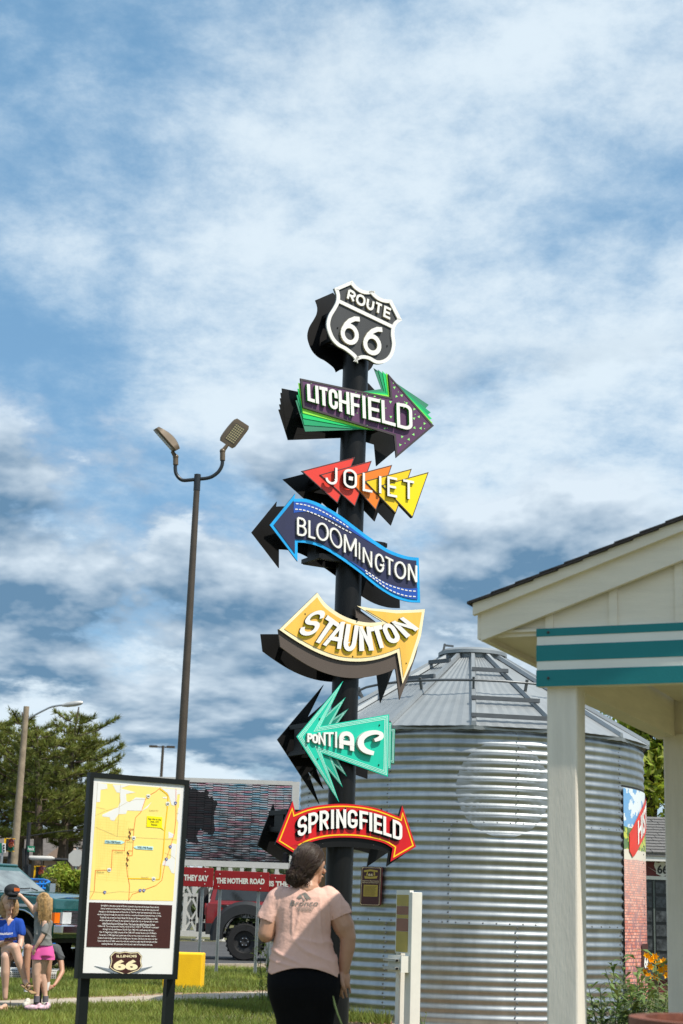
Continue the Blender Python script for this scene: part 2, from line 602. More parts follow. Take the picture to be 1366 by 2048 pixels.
for i in range(NS):
    t0, t1 = i / NS + 0.001, (i + 1) / NS - 0.001
    q = [pa.lerp(pb, t0), pa.lerp(pb, t1), pc.lerp(pd, t1), pc.lerp(pd, t0)]
    mb = MB(); mb.prism([Vector((v.x, v.y, 0.03)) for v in q], (0, 0, -0.06))
    if path0 is None:
        path0 = mb.build('path', m_conc); structure(path0)
    else:
        mb.build('path_slab', m_conc, path0)
# dead thatch along the far side of the path
mb = MB(); nn = 40; top = []; bot = []
for i in range(nn + 1):
    t = i / nn
    a = pc.lerp(pd, t); 
    top.append(Vector((a.x, a.y + 0.5 + 0.75 * (mnoise.noise((i * .6, 3, 0)) + 0.6), 0.012))); bot.append(Vector((a.x, a.y - 0.05, 0.012)))
mb.add(bot + top, [(i, i + 1, nn + 2 + i, nn + 1 + i) for i in range(nn)])
o = mb.build('dry_strip', m_dirt); structure(o)

# ================================================================ GRAIN BIN
SR, SD = 2.30, 21.3
sc_px = P(941, 1650, SD)
SC = Vector((sc_px.x, SD, 0))
view_ang = math.atan2(-SC.y, -SC.x)          # azimuth of the camera seen from the bin
m_galv = mat('galvanised_steel', (0.36, 0.38, 0.385), rough=0.44, metal=1.0, var=0.09, vscale=5, stretch=(1, 1, .45), bump=0.05, bscale=180, c2=(0.44, 0.46, 0.465))
m_galv2 = mat('galvanised_roof', (0.31, 0.335, 0.35), rough=0.5, metal=0.6, var=0.10, vscale=3, bump=0.05, bscale=80)
m_galvd = mat('galvanised_trim', (0.13, 0.14, 0.15), rough=0.5, metal=0.7, var=0.15, vscale=6)
m_bolt = mat('bolt_steel', (0.22, 0.22, 0.22), rough=0.4, metal=0.9)
silo = thing('grain_bin', 'round corrugated galvanised grain bin with conical ribbed roof behind the sign tower', 'grain bin', SC)
RING, PITCHC = 1.175, 1.175 / 11
def wall_r(z, amp=0.0072):
    return SR + amp * math.cos(2 * math.pi * z / PITCHC)
def wall_pt(ang, z, off=0.0):
    """ang: radians to the right of the line to the camera"""
    a = view_ang + ang
    r = wall_r(z) + off
    return SC + Vector((r * math.cos(a), r * math.sin(a), z))
NSH = 9
sh_mesh = None
for ring in range(3):
    for k in range(NSH):
        a0 = R_((-26 if ring != 1 else -6) + 40 * k)
        if sh_mesh is None:
            mb = MB(); na, nz = 24, 110
            for j in range(nz + 1):
                z = RING * j / nz
                r = wall_r(z)
                for i in range(na + 1):
                    a = R_(40) * i / na
                    rr = r
                    mb.v.append(Vector((rr * math.cos(a), rr * math.sin(a), z)))
            for j in range(nz):
                for i in range(na):
                    q = j * (na + 1) + i
                    mb.f.append((q, q + 1, q + na + 2, q + na + 1)); mb.mi.append(0)
            so = mb.build('wall_sheet', m_galv, None, smooth=True, angle=180)
            sh_mesh = so.data; bpy.data.objects.remove(so)
        s = 1.0 + 0.0012 * ring
        o = inst(sh_mesh, 'wall_sheet', silo, Matrix.Translation(SC + Vector((0, 0, 0.02 + RING * ring))) @ Matrix.Rotation(view_ang + a0, 4, 'Z') @ Matrix.Diagonal((s, s, 1, 1)))
# bolts along the sheet seams
bm_ = MB()
def boltat(ang, z):
    p = wall_pt(ang, z, 0.008)
    bm_.sphere(p, 0.0115, 6, 4)
for ring in range(3):
    for k in range(NSH):
        a0 = R_((-26 if ring != 1 else -6) + 40 * k)
        if abs(((math.degrees(a0) + 180) % 360) - 180) > 95: continue
        for j in range(22):
            boltat(a0 - 0.006 + 0.012 * (j % 2), 0.02 + RING * ring + PITCHC * (j * 0.5 + .25))
    for k in range(46):
        a = R_(-92 + 4 * k)
        if ring: boltat(a, 0.02 + RING * ring + 0.02)
o = bm_.build('seam_bolts', m_bolt, silo, smooth=True); o['kind'] = 'stuff'
# a slightly brighter round patch where a badge was
mb = MB(); pc_a, pc_z, pr = R_(10), 2.80, 0.58
NR_, NA_ = 44, 72
for i in range(NR_ + 1):
    for j in range(NA_):
        q = pr * i / NR_; t = 2 * math.pi * j / NA_
        mb.v.append(wall_pt(pc_a + q * math.cos(t) / SR, pc_z + q * math.sin(t), 0.0075))
for i in range(NR_):
    for j in range(NA_):
        j2 = (j + 1) % NA_
        mb.f.append((i * NA_ + j, (i + 1) * NA_ + j, (i + 1) * NA_ + j2, i * NA_ + j2)); mb.mi.append(0)
m_patch = mat('clean_galvanised', (0.40, 0.42, 0.425), rough=0.43, metal=1.0, var=0.09, vscale=6)
mb.build('round_patch', m_patch, silo, smooth=True, angle=180)
# foundation lip, eave, roof
mb = MB(); mb.lathe(SC, [(SR + 0.10, -0.02), (SR + 0.10, 0.035), (SR - 0.1, 0.036)], 72)
mb.build('foundation_ring', m_conc, silo, smooth=True)
EZ, TZ, ER, TR_ = 3.545, 4.70, SR + 0.10, 0.43
NP = 14
rib0 = R_(0.6)
SL = math.hypot(ER - TR_, TZ - EZ)
mb = MB(); nf = 28; half = math.pi / NP
for j in range(2):
    for i in range(nf + 1):
        u = i / nf * 2 - 1
        rr = ER if j == 0 else TR_
        a = half * u
        edge = rr * math.cos(half)
        h = 0.0032 * math.cos(i / nf * 2 * math.pi * 7)
        x = edge; y = edge * math.tan(a)
        mb.v.append(Vector((x, y, (EZ if j == 0 else TZ) + h)))
for i in range(nf):
    mb.f.append((i, i + 1, nf + 2 + i, nf + 1 + i)); mb.mi.append(0)
# turned-down drip edge
base = len(mb.v)
for i in range(nf + 1):
    v = mb.v[i]; mb.v.append(Vector((v.x - 0.005, v.y, v.z - 0.05)))
for i in range(nf):
    mb.f.append((base + i, base + i + 1, i + 1, i)); mb.mi.append(0)
po = mb.build('roof_panel', m_galv2, None); pmesh = po.data; bpy.data.objects.remove(po)
rb = MB()
x0, x1 = ER, TR_ + 0.02
prof = [(-0.035, 0), (-0.022, 0.055), (0.022, 0.055), (0.035, 0)]
for xx, zz_ in ((x0, EZ), (x1, TZ)):
    for y, h in prof:
        rb.v.append(Vector((xx, y, zz_ + h)))
rb.f = [(0, 1, 5, 4), (1, 2, 6, 5), (2, 3, 7, 6), (0, 3, 2, 1), (4, 5, 6, 7)]; rb.mi = [0] * 5
ro = rb.build('roof_rib', m_galv2, None); rmesh = ro.data; bpy.data.objects.remove(ro)
for k in range(NP):
    ar = view_ang + rib0 + 2 * half * k
    inst(rmesh, 'roof_rib', silo, Matrix.Translation(SC) @ Matrix.Rotation(ar, 4, 'Z'))
    inst(pmesh, 'roof_panel', silo, Matrix.Translation(SC) @ Matrix.Rotation(ar + half, 4, 'Z'))
def roof_pt(ang, t, off=0.0):
    a = view_ang + ang
    r = ER + (TR_ - ER) * t
    nz_ = (ER - TR_) / SL; nr = (TZ - EZ) / SL
    return SC + Vector(((r + nr * off) * math.cos(a), (r + nr * off) * math.sin(a), EZ + (TZ - EZ) * t + nz_ * off))
for (ka, ts) in ((0, (0.06, 0.30, 0.72)), (-2, (0.62, 0.86))):
    for t in ts:
        a = roof_pt(rib0 + 2 * half * ka - 0.012, t, 0.075); b = roof_pt(rib0 + 2 * half * (ka + 1) + 0.02, t, 0.075)
        mb = MB(); mb.beam(a, b, 0.045, 0.05)
        mb.build('ladder_rung', m_galvd, silo)
pts = []
for k in range(NP * 2 + 1):
    pts.append(roof_pt(rib0 + half * k, 0.46, 0.16))
mb = MB(); mb.tube(pts, 0.017, 8, cap=False); mb.build('guard_pipe', m_galvd, silo, smooth=True)
for k in range(NP):
    mb = MB(); mb.beam(roof_pt(rib0 + 2 * half * k, 0.45, 0.02), roof_pt(rib0 + 2 * half * k, 0.465, 0.20), 0.03, 0.03)
    mb.build('pipe_bracket', m_galvd, silo)
mb = MB(); mb.lathe(SC, [(0.40, TZ - 0.03), (0.40, TZ + 0.055), (0.475, TZ + 0.055), (0.475, TZ + 0.10), (0.44, TZ + 0.13), (0.0, TZ + 0.17)], 40)
mb.build('roof_cap', m_galv2, silo, smooth=True)
hp = SC + Vector((-0.42, -0.2, TZ + 0.10))
mb = MB(); mb.beam(hp, hp + Vector((0.02, 0, 0.10)), 0.03, 0.03); mb.beam(hp + Vector((0.0, 0, 0.08)), hp + Vector((0.14, 0, 0.07)), 0.025, 0.025)
mb.build('lid_latch', m_galvd, silo)
mb = MB(); mb.lathe(SC, [(SR - 0.02, EZ - 0.06), (ER - 0.02, EZ - 0.01)], 56)
mb.build('eave_skirt', m_galvd, silo, smooth=True)
# small wire handle at its foot
hb = wall_pt(R_(-39), 0.1, 0.05)
mb = MB(); mb.tube([hb + Vector((-.04, -.0, -.06)), hb + Vector((-.04, -.03, .12)), hb + Vector((-.02, -.04, .16)), hb + Vector((.03, -.04, .16)), hb + Vector((.05, -.03, .12)), hb + Vector((.05, 0, -.06))], 0.008, 6)
mb.build('wire_hoop', m_galvd, silo, smooth=True)

# mural panels that follow the bin's curve
m_black = mat('black_edge', (0.02, 0.02, 0.022), rough=0.5)
def mural(name, label, a0, a1, z0, z1, face_mat):
    root = thing(name, label, 'mural', wall_pt((a0 + a1) / 2, 0.0))
    def surf(n1, n2, aa0, aa1, zz0, zz1, off, m_, nm):
        mb = MB()
        flat = nm != 'backing'
        for j in range(n2 + 1):
            z = zz0 + (zz1 - zz0) * j / n2
            for i in range(n1 + 1):
                a = aa0 + (aa1 - aa0) * i / n1
                q_ = wall_pt(a, z, off)
                if flat:
                    k_ = (SR + .0072 + .010) / math.hypot(q_.x - SC.x, q_.y - SC.y)
                    q_ = Vector((SC.x + (q_.x - SC.x) * k_, SC.y + (q_.y - SC.y) * k_, q_.z))
                mb.v.append(q_)
        for j in range(n2):
            for i in range(n1):
                q = j * (n1 + 1) + i
                mb.f.append((q, q + 1, q + n1 + 2, q + n1 + 1)); mb.mi.append(0)
        return mb.build(nm, m_, root, smooth=True, angle=180)
    surf(10, 200, a0 - R_(0.7), a1 + R_(0.7), z0 - 0.03, z1 + 0.03, 0.010, m_black, 'backing')
    f = surf(14, 200, a0, a1, z0, z1, 0.014, face_mat, 'printed_face')
    return root, f

# ================================================================ OPEN-SIDED SHELTER (right)
GA = R_(-25)
gr = Vector((math.cos(GA), math.sin(GA), 0)); gn = Vector((math.sin(GA), -math.cos(GA), 0)); gd = -gn
m_cream = mat('cream_paint', (0.77, 0.70, 0.585), rough=0.75, var=0.07, vscale=2.5, bump=0.16, bscale=26, stretch=(1.2, 1.2, 9))
m_cream2 = mat('cream_post_paint', (0.74, 0.685, 0.60), rough=0.7, var=0.09, vscale=3, bump=0.12, bscale=30, stretch=(5, 5, .7))
m_teal = mat('teal_paint', (0.003, 0.19, 0.205), rough=0.65, var=0.06, vscale=4, bump=0.06, bscale=120)
m_wstripe = mat('white_stripe_paint', (0.76, 0.75, 0.70), rough=0.65, var=0.04, vscale=4, bump=0.06, bscale=120)
m_shing = mat('dark_shingle', (0.030, 0.028, 0.030), rough=0.95, var=0.3, vscale=14, bump=0.8, bscale=200)
m_nail = mat('nail_head', (0.05, 0.05, 0.05), rough=0.5)
GO = P(1093, 1700, 7.05); GO.z = 0
shelter = thing('roadside_shelter', 'cream wooden open shelter with gable roof and teal striped beam', 'shelter', GO)
def gp(s, d, z):
    return GO + gr * s + gd * d + Vector((0, 0, z))
def gbox(name, s0, s1, d0, d1, z0, z1, m_, parent=None):
    mb = MB()
    rot = Matrix((gr, gd, Vector((0, 0, 1)))).transposed()
    mb.box(gp((s0 + s1) / 2, (d0 + d1) / 2, (z0 + z1) / 2), (s1 - s0, d1 - d0, z1 - z0), rot)
    o = mb.build(name, m_, parent or shelter)
    return o
PW = 0.142
zb = onplane(1093, 1373, gp(0, -0.035, 0), gn).z     # beam underside
zt = onplane(1093, 1257, gp(0, -0.035, 0), gn).z
BL_ = 2.9                                            # front width
DP = 2.05                                            # depth between post rows
for (s, d) in ((0, 0), (BL_ - PW, 0), (0.055, DP), (BL_ - PW, DP)):
    post = gbox('post', s, s + PW, d, d + PW, 0.0, zb + 0.02, m_cream2)
    bv = post.modifiers.new('bevel', 'BEVEL'); bv.width = 0.010; bv.segments = 2
beam = gbox('striped_beam', -0.035, BL_ + 0.035, -0.035, 0.005, zb, zt, m_wstripe)
H = zt - zb
for f0, f1 in ((0.0, 0.137), (0.29, 0.564), (0.718, 1.0)):
    gbox('teal_stripe', -0.0375, BL_ + 0.0375, -0.0375, -0.034, zt - f1 * H, zt - f0 * H, m_teal, beam)
for s, fz in ((0.02, 0.07), (0.02, 0.86), (0.9, 0.5)):
    mb = MB(); c = gp(s, -0.038, zt - fz * H); mb.sphere(c, 0.007, 8, 6); mb.build('nail_head', m_nail, beam, smooth=True)
gbox('side_beam', 0.01, PW - 0.02, PW, DP, zb + 0.0, zb + 0.22, m_cream)
gbox('side_beam', BL_ - PW + 0.01, BL_ - 0.02, PW, DP, zb, zb + 0.22, m_cream)
gbox('back_beam', 0.0, BL_, DP + 0.03, DP + 0.12, zb, zb + 0.25, m_cream)
gbox('inner_beam', PW, BL_ - PW, 0.02, 0.11, zb + 0.01, zb + 0.2, m_cream)
# ceiling sheets with open joints
for k in range(3):
    s0 = PW + (BL_ - 2 * PW) * k / 3; s1 = PW + (BL_ - 2 * PW) * (k + 1) / 3
    gbox('ceiling_sheet', s0 + 0.002, s1 - 0.002, 0.112, DP + 0.03, zb + 0.20, zb + 0.212, m_cream)
# gable end
fr = gp(0, -0.075, 0)
def sz(px, py, dd):
    q = onplane(px, py, gp(0, dd, 0), gn) - GO
    return q.dot(gr), q.z
Z3 = lambda x, y: (920 + x * 446 / 1366, 1020 + y * 480 / 1470)
s_a, z_a = sz(*Z3(85, 576), -0.08); s_b, z_b = sz(*Z3(1366, 58), -0.08)
mslope = (z_b - z_a) / (s_b - s_a)
S_MID = BL_ / 2
def rake(name, t0, t1, d0, d1, m_, tip=0.0):
    """board between two parallels to the roof slope, t measured down from the roof line"""
    for sgn in (0, 1):
        L = [(s_a + tip, z_a - t0), (S_MID, z_a - t0 + mslope * (S_MID - s_a)), (S_MID, z_a - t1 + mslope * (S_MID - s_a)), (s_a + tip, z_a - t1)]
        if sgn: L = [(2 * S_MID - s, z) for s, z in reversed(L)]
        mb = MB(); mb.prism([gp(s, d0, z) for s, z in L], gd * (d1 - d0))
        mb.build(name, m_, shelter)
_, zz1 = sz(*Z3(90, 645), -0.08); _, zz2 = sz(*Z3(115, 790), -0.08)
ttrim = 0.085; 
s_c, z_c = sz(*Z3(600, 590), -0.06)
tboard = (z_a + mslope * (s_c - s_a)) - z_c + 0.01
s_d, z_d = sz(*Z3(600, 440), -0.08)
ttrim = (z_a + mslope * (s_d - s_a)) - z_d
rake('rake_trim', 0.0, ttrim, -0.095, -0.065, m_cream)
rake('rake_board', ttrim * 0.5, tboard, -0.065, -0.037, m_cream, 0.03)
# panel behind and battens
def roofz(s):
    return z_a + mslope * ((s if s < S_MID else 2 * S_MID - s) - s_a)
s_l = s_a + (zt - (z_a - tboard)) / mslope
edges = [s_l - 0.05, 0.02, 0.32, 0.62, 0.92, 1.22, S_MID, 2 * S_MID - 1.22, 2 * S_MID - .92, 2 * S_MID - .62, 2 * S_MID - .32, 2 * S_MID - .02, 2 * S_MID - s_l + .05]
for i in range(len(edges) - 1):
    a, b = edges[i] + 0.001, edges[i + 1] - 0.001
    top0, top1 = roofz(a) - 0.07, roofz(b) - 0.07
    poly = [(a, zt - 0.03), (b, zt - 0.03), (b, top1), (a, top0)]
    mb = MB(); mb.prism([gp(s, -0.020, z) for s, z in poly], gd * 0.015)
    mb.build('gable_board', m_cream, shelter)
    if i:
        mb = MB(); mb.prism([gp(s, -0.030, z) for s, z in ((a - .019, zt + 0.0), (a + .019, zt + 0.0), (a + .019, roofz(a) - .06), (a - .019, roofz(a) - .06))], gd * 0.0095)
        mb.build('batten', m_cream, shelter)
# eave fascia running back, soffit, deck and shingle courses
for sgn in (0, 1):
    f_ = (lambda s: s) if not sgn else (lambda s: 2 * S_MID - s)
    def qd(name, P4, th, m_):
        mb = MB(); mb.prism([gp(f_(s), d, z) for s, d, z in P4], (0, 0, -th)); mb.build(name, m_, shelter)
    mb = MB(); mb.prism([gp(f_(s_a + 0.012), -0.06, z_a - 0.01), gp(f_(s_a + 0.012), DP + 0.35, z_a - 0.01), gp(f_(s_a + 0.012), DP + 0.35, z_a - tboard + 0.01), gp(f_(s_a + 0.012), -0.06, z_a - tboard + 0.01)], gr * (0.03 if not sgn else -0.03))
    mb.build('eave_fascia', m_cream, shelter)
    qd('soffit', [(s_a + 0.04, -0.037, zt + 0.0), (0.0, -0.037, zt + 0.0), (0.0, DP + 0.34, zt + 0.0), (s_a + 0.04, DP + 0.34, zt + 0.0)], 0.012, m_cream)
    qd('roof_deck', [(s_a, -0.06, z_a - 0.0), (S_MID, -0.06, roofz(S_MID)), (S_MID, DP + 0.36, roofz(S_MID)), (s_a, DP + 0.36, z_a)], 0.02, m_cream)
    NC = 15
    for k in range(NC):
        sa = s_a - 0.022 + (S_MID - s_a) * k / NC * 0.985; sb = sa + 0.20
        sb = min(sb, S_MID)
        z0 = roofz(sa) + 0.014; z1 = roofz(sb) + 0.004
        qd('shingle_course', [(sa, -0.115, z0), (sb, -0.115, z1), (sb, DP + 0.38, z1), (sa, DP + 0.38, z0)], 0.012, m_shing)

# brown wooden planter rim in front of the shelter
PLp = P(1335, 2050, 4.6)
m_plant = mat('red_brown_wood', (0.16, 0.05, 0.028), rough=0.6, var=0.3, vscale=9, bump=0.2, bscale=60)
planter = thing('wooden_tub', 'round red brown wooden tub at the lower corner below the post', 'tub', (PLp.x + 0.18, PLp.y, 0))
zt_ = P(1335, 2036, 4.6).z
for k in range(20):
    a = 2 * math.pi * k / 20; hw = math.pi / 20 * 0.96
    mb = MB(); c = planter.location
    def tp(r, aa, z): return c + Vector((r * math.cos(aa), r * math.sin(aa), z))
    vs = []
    for z, r in ((0, 0.22), (zt_ * 0.5, 0.275), (zt_ - 0.03, 0.255)):
        for rr in (r, r - 0.022):
            vs += [tp(rr, a - hw, z), tp(rr, a + hw, z)]
    fs = []
    for j in range(2):
        q = 4 * j
        fs += [(q, q + 1, q + 5, q + 4), (q + 3, q + 2, q + 6, q + 7), (q + 2, q, q + 4, q + 6), (q + 1, q + 3, q + 7, q + 5)]
    fs += [(0, 2, 3, 1), (8, 9, 11, 10)]
    mb.add(vs, fs); mb.build('stave', m_plant, planter)
mb = MB(); mb.lathe(planter.location, [(0.24, zt_ - 0.035), (0.285, zt_ - 0.035), (0.285, zt_), (0.24, zt_), (0.24, zt_ - 0.035)], 40); mb.build('rim', m_plant, planter, smooth=True)
for zz_, rr in ((zt_ * 0.25, 0.258), (zt_ * 0.75, 0.271)):
    mb = MB(); mb.lathe(planter.location, [(rr, zz_), (rr + 0.006, zz_), (rr + 0.006, zz_ + 0.04), (rr, zz_ + 0.04)], 40); mb.build('hoop', m_galvd, planter, smooth=True)
mb = MB(); mb.lathe(planter.location, [(0.0, zt_ - 0.06), (0.245, zt_ - 0.06)], 30); mb.build('soil', m_dirt, planter)

# ================================================================ HOUSE BEHIND (right)
m_grsh = mat('grey_shingle', (0.155, 0.15, 0.145), rough=0.95, var=0.18, vscale=30, bump=0.5, bscale=200)
m_white = mat('white_trim_paint', (0.72, 0.71, 0.68), rough=0.6, var=0.05)
m_maroon = mat('maroon_siding', (0.13, 0.018, 0.02), rough=0.6, var=0.15, bump=0.1)
m_dark = mat('dark_interior', (0.012, 0.013, 0.014), rough=0.3, var=0.3)
m_gtrim = mat('grey_green_trim', (0.10, 0.12, 0.11), rough=0.6)
HB = 30.0
hc = P(1306, 1900, HB)
house = thing('visitor_house', 'low red house with grey shingle roof behind the grain bin', 'house', (hc.x, HB, 0))
def hx(px): return P(px, 1800, HB).x
def hz(px, py): return P(px, py, HB).z
zf0, zf1 = hz(1306, 1723), hz(1306, 1708)      # white fascia
zm0 = hz(1306, 1752); zw = hz(1306, 1759)
xL, xR = hx(1306) - 3.2, hx(1306) + 6.0
def hb(name, x0, x1, y0, y1, z0, z1, m_, parent=None):
    mb = MB(); mb.box(((x0 + x1) / 2, (y0 + y1) / 2, (z0 + z1) / 2), (x1 - x0, y1 - y0, z1 - z0)); return mb.build(name, m_, parent or house)
hb('wall', xL, xR, HB + 0.12, HB + 5.0, 0, zf0, m_maroon)
hb('fascia', xL - 0.1, xR + 0.1, HB - 0.25, HB + 0.0, zf0, zf1, m_white)
hb('band', xL, xR, HB + 0.06, HB + 0.12, zm0, zf0, m_maroon)
hb('window_head', xL, xR, HB + 0.05, HB + 0.12, zw, zm0, m_white)
win = hb('window', hx(1288) - 0.6, hx(1345), HB + 0.09, HB + 0.118, 0.45, zw, m_dark)
m_pic = mat('dim_photograph', (0.05, 0.055, 0.06), rough=0.25, var=0.8, vscale=11)
for c in range(4):
    x0 = hx(1290) - 0.5 + c * 0.36
    hb('mullion', x0 - 0.05, x0 - 0.02, HB + 0.07, HB + 0.09, 0.45, zw - 0.02, m_gtrim, win)
    for r in range(7):
        z1 = zw - 0.05 - r * 0.26
        hb('framed_photo', x0, x0 + 0.28, HB + 0.075, HB + 0.09, z1 - 0.2, z1, m_pic, win)
# roof: slope up and away, single shingles where the photograph shows them
ry0, ry1 = HB - 0.27, HB + 2.6
rz0 = zf1; rz1 = P(1306, 1636, ry1).z
mb = MB(); mb.prism([(xL - .2, ry0, rz0), (xR + .2, ry0, rz0), (xR + .2, ry1, rz1), (xL - .2, ry1, rz1)], (0, 0, -0.05)); roofo = mb.build('roof', m_grsh, house)
NR = 13
smesh = None
sl = Vector((0, ry1 - ry0, rz1 - rz0)); slen = sl.length; sdir = sl.normalized(); sn = Vector((0, -sdir.z, sdir.y))
for r in range(NR):
    for c in range(10):
        x = hx(1306) - 0.75 + c * 0.20 + (0.10 if r % 2 else 0) + random.uniform(-.01, .01)
        base = Vector((x, ry0 - 0.01, rz0)) + sdir * (r * slen / NR)
        if smesh is None:
            mb = MB(); L = slen / NR * 1.25
            mb.v = [Vector(v) for v in ((-.097, 0, .03), (.097, 0, .03), (.097, L, .008), (-.097, L, .008), (-.097, 0, 0), (.097, 0, 0), (.097, L, 0), (-.097, L, 0))]
            mb.f = [(0, 1, 2, 3), (4, 5, 1, 0), (5, 6, 2, 1), (7, 4, 0, 3), (6, 7, 3, 2)]; mb.mi = [0] * 5
            so = mb.build('shingle', m_grsh, None); smesh = so.data; bpy.data.objects.remove(so)
        rot = Matrix((Vector((1, 0, 0)), sdir, sn)).transposed().to_4x4()
        inst(smesh, 'shingle', roofo, Matrix.Translation(base + Vector((0, 0, .002))) @ rot)
# small 66 badge on the band
cb = Vector((hx(1327), HB + 0.045, hz(1327, 1737)))
badge = MB()
sh66 = [(-.14, .12), (-.07, .10), (0, .13), (.07, .10), (.14, .12), (.16, .05), (.12, -.03), (.12, -.1), (0, -.15), (-.12, -.1), (-.12, -.03), (-.16, .05)]
badge.prism([cb + Vector((x, 0, z)) for x, z in sh66], (0, 0.012, 0))
badge.prism([cb + Vector((-.27, -.003, .02)), cb + Vector((-.1, -.003, -.08)), cb + Vector((0.0, -.003, -.15)), cb + Vector((-.05, -.003, -.10))], (0, 0.012, 0))
bo = badge.build('route_badge', m_white, house)
mb = MB(); put_text(mb, '66', lambda u, v: cb + Vector((-.10 + u * .2, -.006, -.10 + v * .17)), 0.03); mb.build('badge_numerals', m_black, bo)

# ================================================================ SIGN TOWER
TA = R_(30)
tn = Vector((math.sin(TA), -math.cos(TA), 0)); tr = Vector((math.cos(TA), math.sin(TA), 0))
TC = P(678, 1757, 14.0); TC.z = 0
tower = thing('sign_tower', 'tall black pole stacked with colourful arrow signs under a black and white shield', 'sign tower', TC)
m_pole = mat('black_pole_paint', (0.005, 0.005, 0.005), spec=.32, rough=0.40, var=0.45, vscale=10, bump=0.05, bscale=50, stretch=(3, 3, .4))
m_blk = mat('black_panel', (0.0045, 0.0045, 0.005), spec=.28, rough=0.45, var=0.3, vscale=6)
m_lwhite = mat('letter_white', (0.84, 0.83, 0.80), rough=0.45, var=0.03)
top_z = P(711, 690, 14.0).z
PR = 0.121
mb = MB(); mb.lathe(TC, [(PR, 0.0), (PR, top_z), (0.0, top_z)], 36); mb.build('pole', m_pole, tower, smooth=True)
mb = MB(); mb.lathe(TC, [(0.26, -0.02), (0.26, 0.03), (PR, 0.031)], 36); mb.build('base_plate', m_blk, tower, smooth=True)
FRONT, BACK = 0.19, -0.16
TP0 = TC + tn * FRONT
def vv(a): return [Vector(q) for q in a]
class Sign:
    def __init__(s, conv, outline, m_face, name, label, th=0.018, z=0.0):
        s.conv = conv; s.out = vv(outline)
        mb = MB(); mb.prism([s.at(p.x, p.y, z) for p in s.out], -tn * th, 0, 1)
        s.o = mb.build(name, [m_face, m_blk], tower)
        s.o['label'] = label
    def at(s, x, y, z=0.0):
        px, py = s.conv(x, y)
        return onplane(px, py, TP0, tn) + tn * z
    def plate(s, name, poly, z, th, m_, side=None):
        mb = MB(); mb.prism([s.at(p[0], p[1], z) for p in poly], -tn * th, 0, 1)
        return mb.build(name, [m_, side or m_blk], s.o)
    def line(s, name, path, w, z, th, m_, mb=None):
        """raised or painted stripe along a 2D path"""
        own = mb is None
        mb = mb or MB()
        L, Rr = ribbon([tuple(p) for p in path], w / 2)
        n = len(L); vs = []
        for i in range(n):
            vs += [s.at(L[i].x, L[i].y, z), s.at(Rr[i].x, Rr[i].y, z), s.at(L[i].x, L[i].y, z - th), s.at(Rr[i].x, Rr[i].y, z - th)]
        fs = []
        for i in range(n - 1):
            a = 4 * i; b = a + 4
            fs += [(a, a + 1, b + 1, b), (a, b, b + 2, a + 2), (a + 1, a + 3, b + 3, b + 1)]
        mb.add(vs, fs)
        if own:
            return mb.build(name, m_, s.o)
    def back(s, polys, dz=0.0):
        mb = MB()
        for i, poly in enumerate(polys):
            mb.prism([s.at(p[0], p[1], BACK - FRONT - 0.0007 * i) + Vector((0, 0, dz)) for p in poly], -tn * 0.012)
        mb.build('back_panel', m_blk, s.o)
    def frame(s, xs, ys):
        """two upright and two level square tubes that carry both panels"""
        a = [s.at(x, y, 0) for x, y in zip(xs, ys)]
        zc = sum(p.z for p in a) / len(a)
        us = [(p - TP0).dot(tr) for p in a]
        u0, u1 = min(us), max(us)
        zs = [p.z for p in a]; z0, z1 = min(zs), max(zs)
        for z in (z0, z1):
            for off in (-0.045, BACK - FRONT + 0.02):
                A = TP0 + tr * u0 + tn * off; B = TP0 + tr * u1 + tn * off
                A.z = B.z = z
                mb = MB(); mb.beam(A, B, 0.05, 0.05); mb.build('frame_tube', m_blk, s.o)
        for u in (u0, u1):
            for z in (z0, z1):
                A = TP0 + tr * u + tn * -0.02; B = TP0 + tr * u + tn * (BACK - FRONT - 0.004)
                A.z = B.z = z
                mb = MB(); mb.beam(A, B, 0.04, 0.04); mb.build('frame_tube', m_blk, s.o)
            A = TP0 + tr * u + tn * (-0.17); B = A.copy(); A.z = z0; B.z = z1
            mb = MB(); mb.beam(A, B, 0.16, 0.03, upv=tr); mb.build('frame_plate', m_blk, s.o)
    def letters(s, items, sw, side, k=0.25, dz=0.03, square=True, z0=0.0, drop=None, dropmat=None, face=None):
        for it in items:
            c, quad = it[0], it[1]
            gl = it[2] if len(it) > 2 else None
            w_ = it[3] if len(it) > 3 else sw
            mb = MB()
            letter(mb, c, quad, lambda x, y, z: s.at(x, y, z), w_, k, z0, z0 + dz * .68, square, gl)
            lo = mb.build('letter', [face or m_lwhite, side], s.o)
            if drop:
                mb = MB()
                q2 = [(q[0] + drop[0], q[1] + drop[1]) for q in quad]
                letter(mb, c, q2, lambda x, y, z: s.at(x, y, z), w_ * 1.06, k, z0, z0 + 0.003, square, gl)
                mb.build('letter_drop', [dropmat, dropmat], s.o)
    def screws(s, pts):
        for x, y in pts:
            mb = MB(); mb.sphere(s.at(x, y, 0.004), 0.007, 8, 5); mb.build('screw', m_blk, s.o)
Zc1 = lambda x, y: (560 + x * .24890, 540 + y * .24890)
Zc2 = lambda x, y: (490 + x * .30015, 900 + y * .30015)
Zc3 = lambda x, y: (500 + x * .29283, 1170 + y * .29283)
Zc4 = lambda x, y: (520 + x * .24890, 1350 + y * .24890)
def row(spec, ytop, ybot, shear=0.0):
    out = []
    for it in spec:
        c, x0, x1 = it[:3]
        q = [(x0, ytop(x0)), (x1, ytop(x1)), (x1 + shear, ybot(x1)), (x0 + shear, ybot(x0))]
        out.append((c, q) + tuple(it[3:]))
    return out
def curve_y(pts):
    xs = [p[0] for p in pts]; ys = [p[1] for p in pts]
    return lambda x: float(np.interp(x, xs, ys))

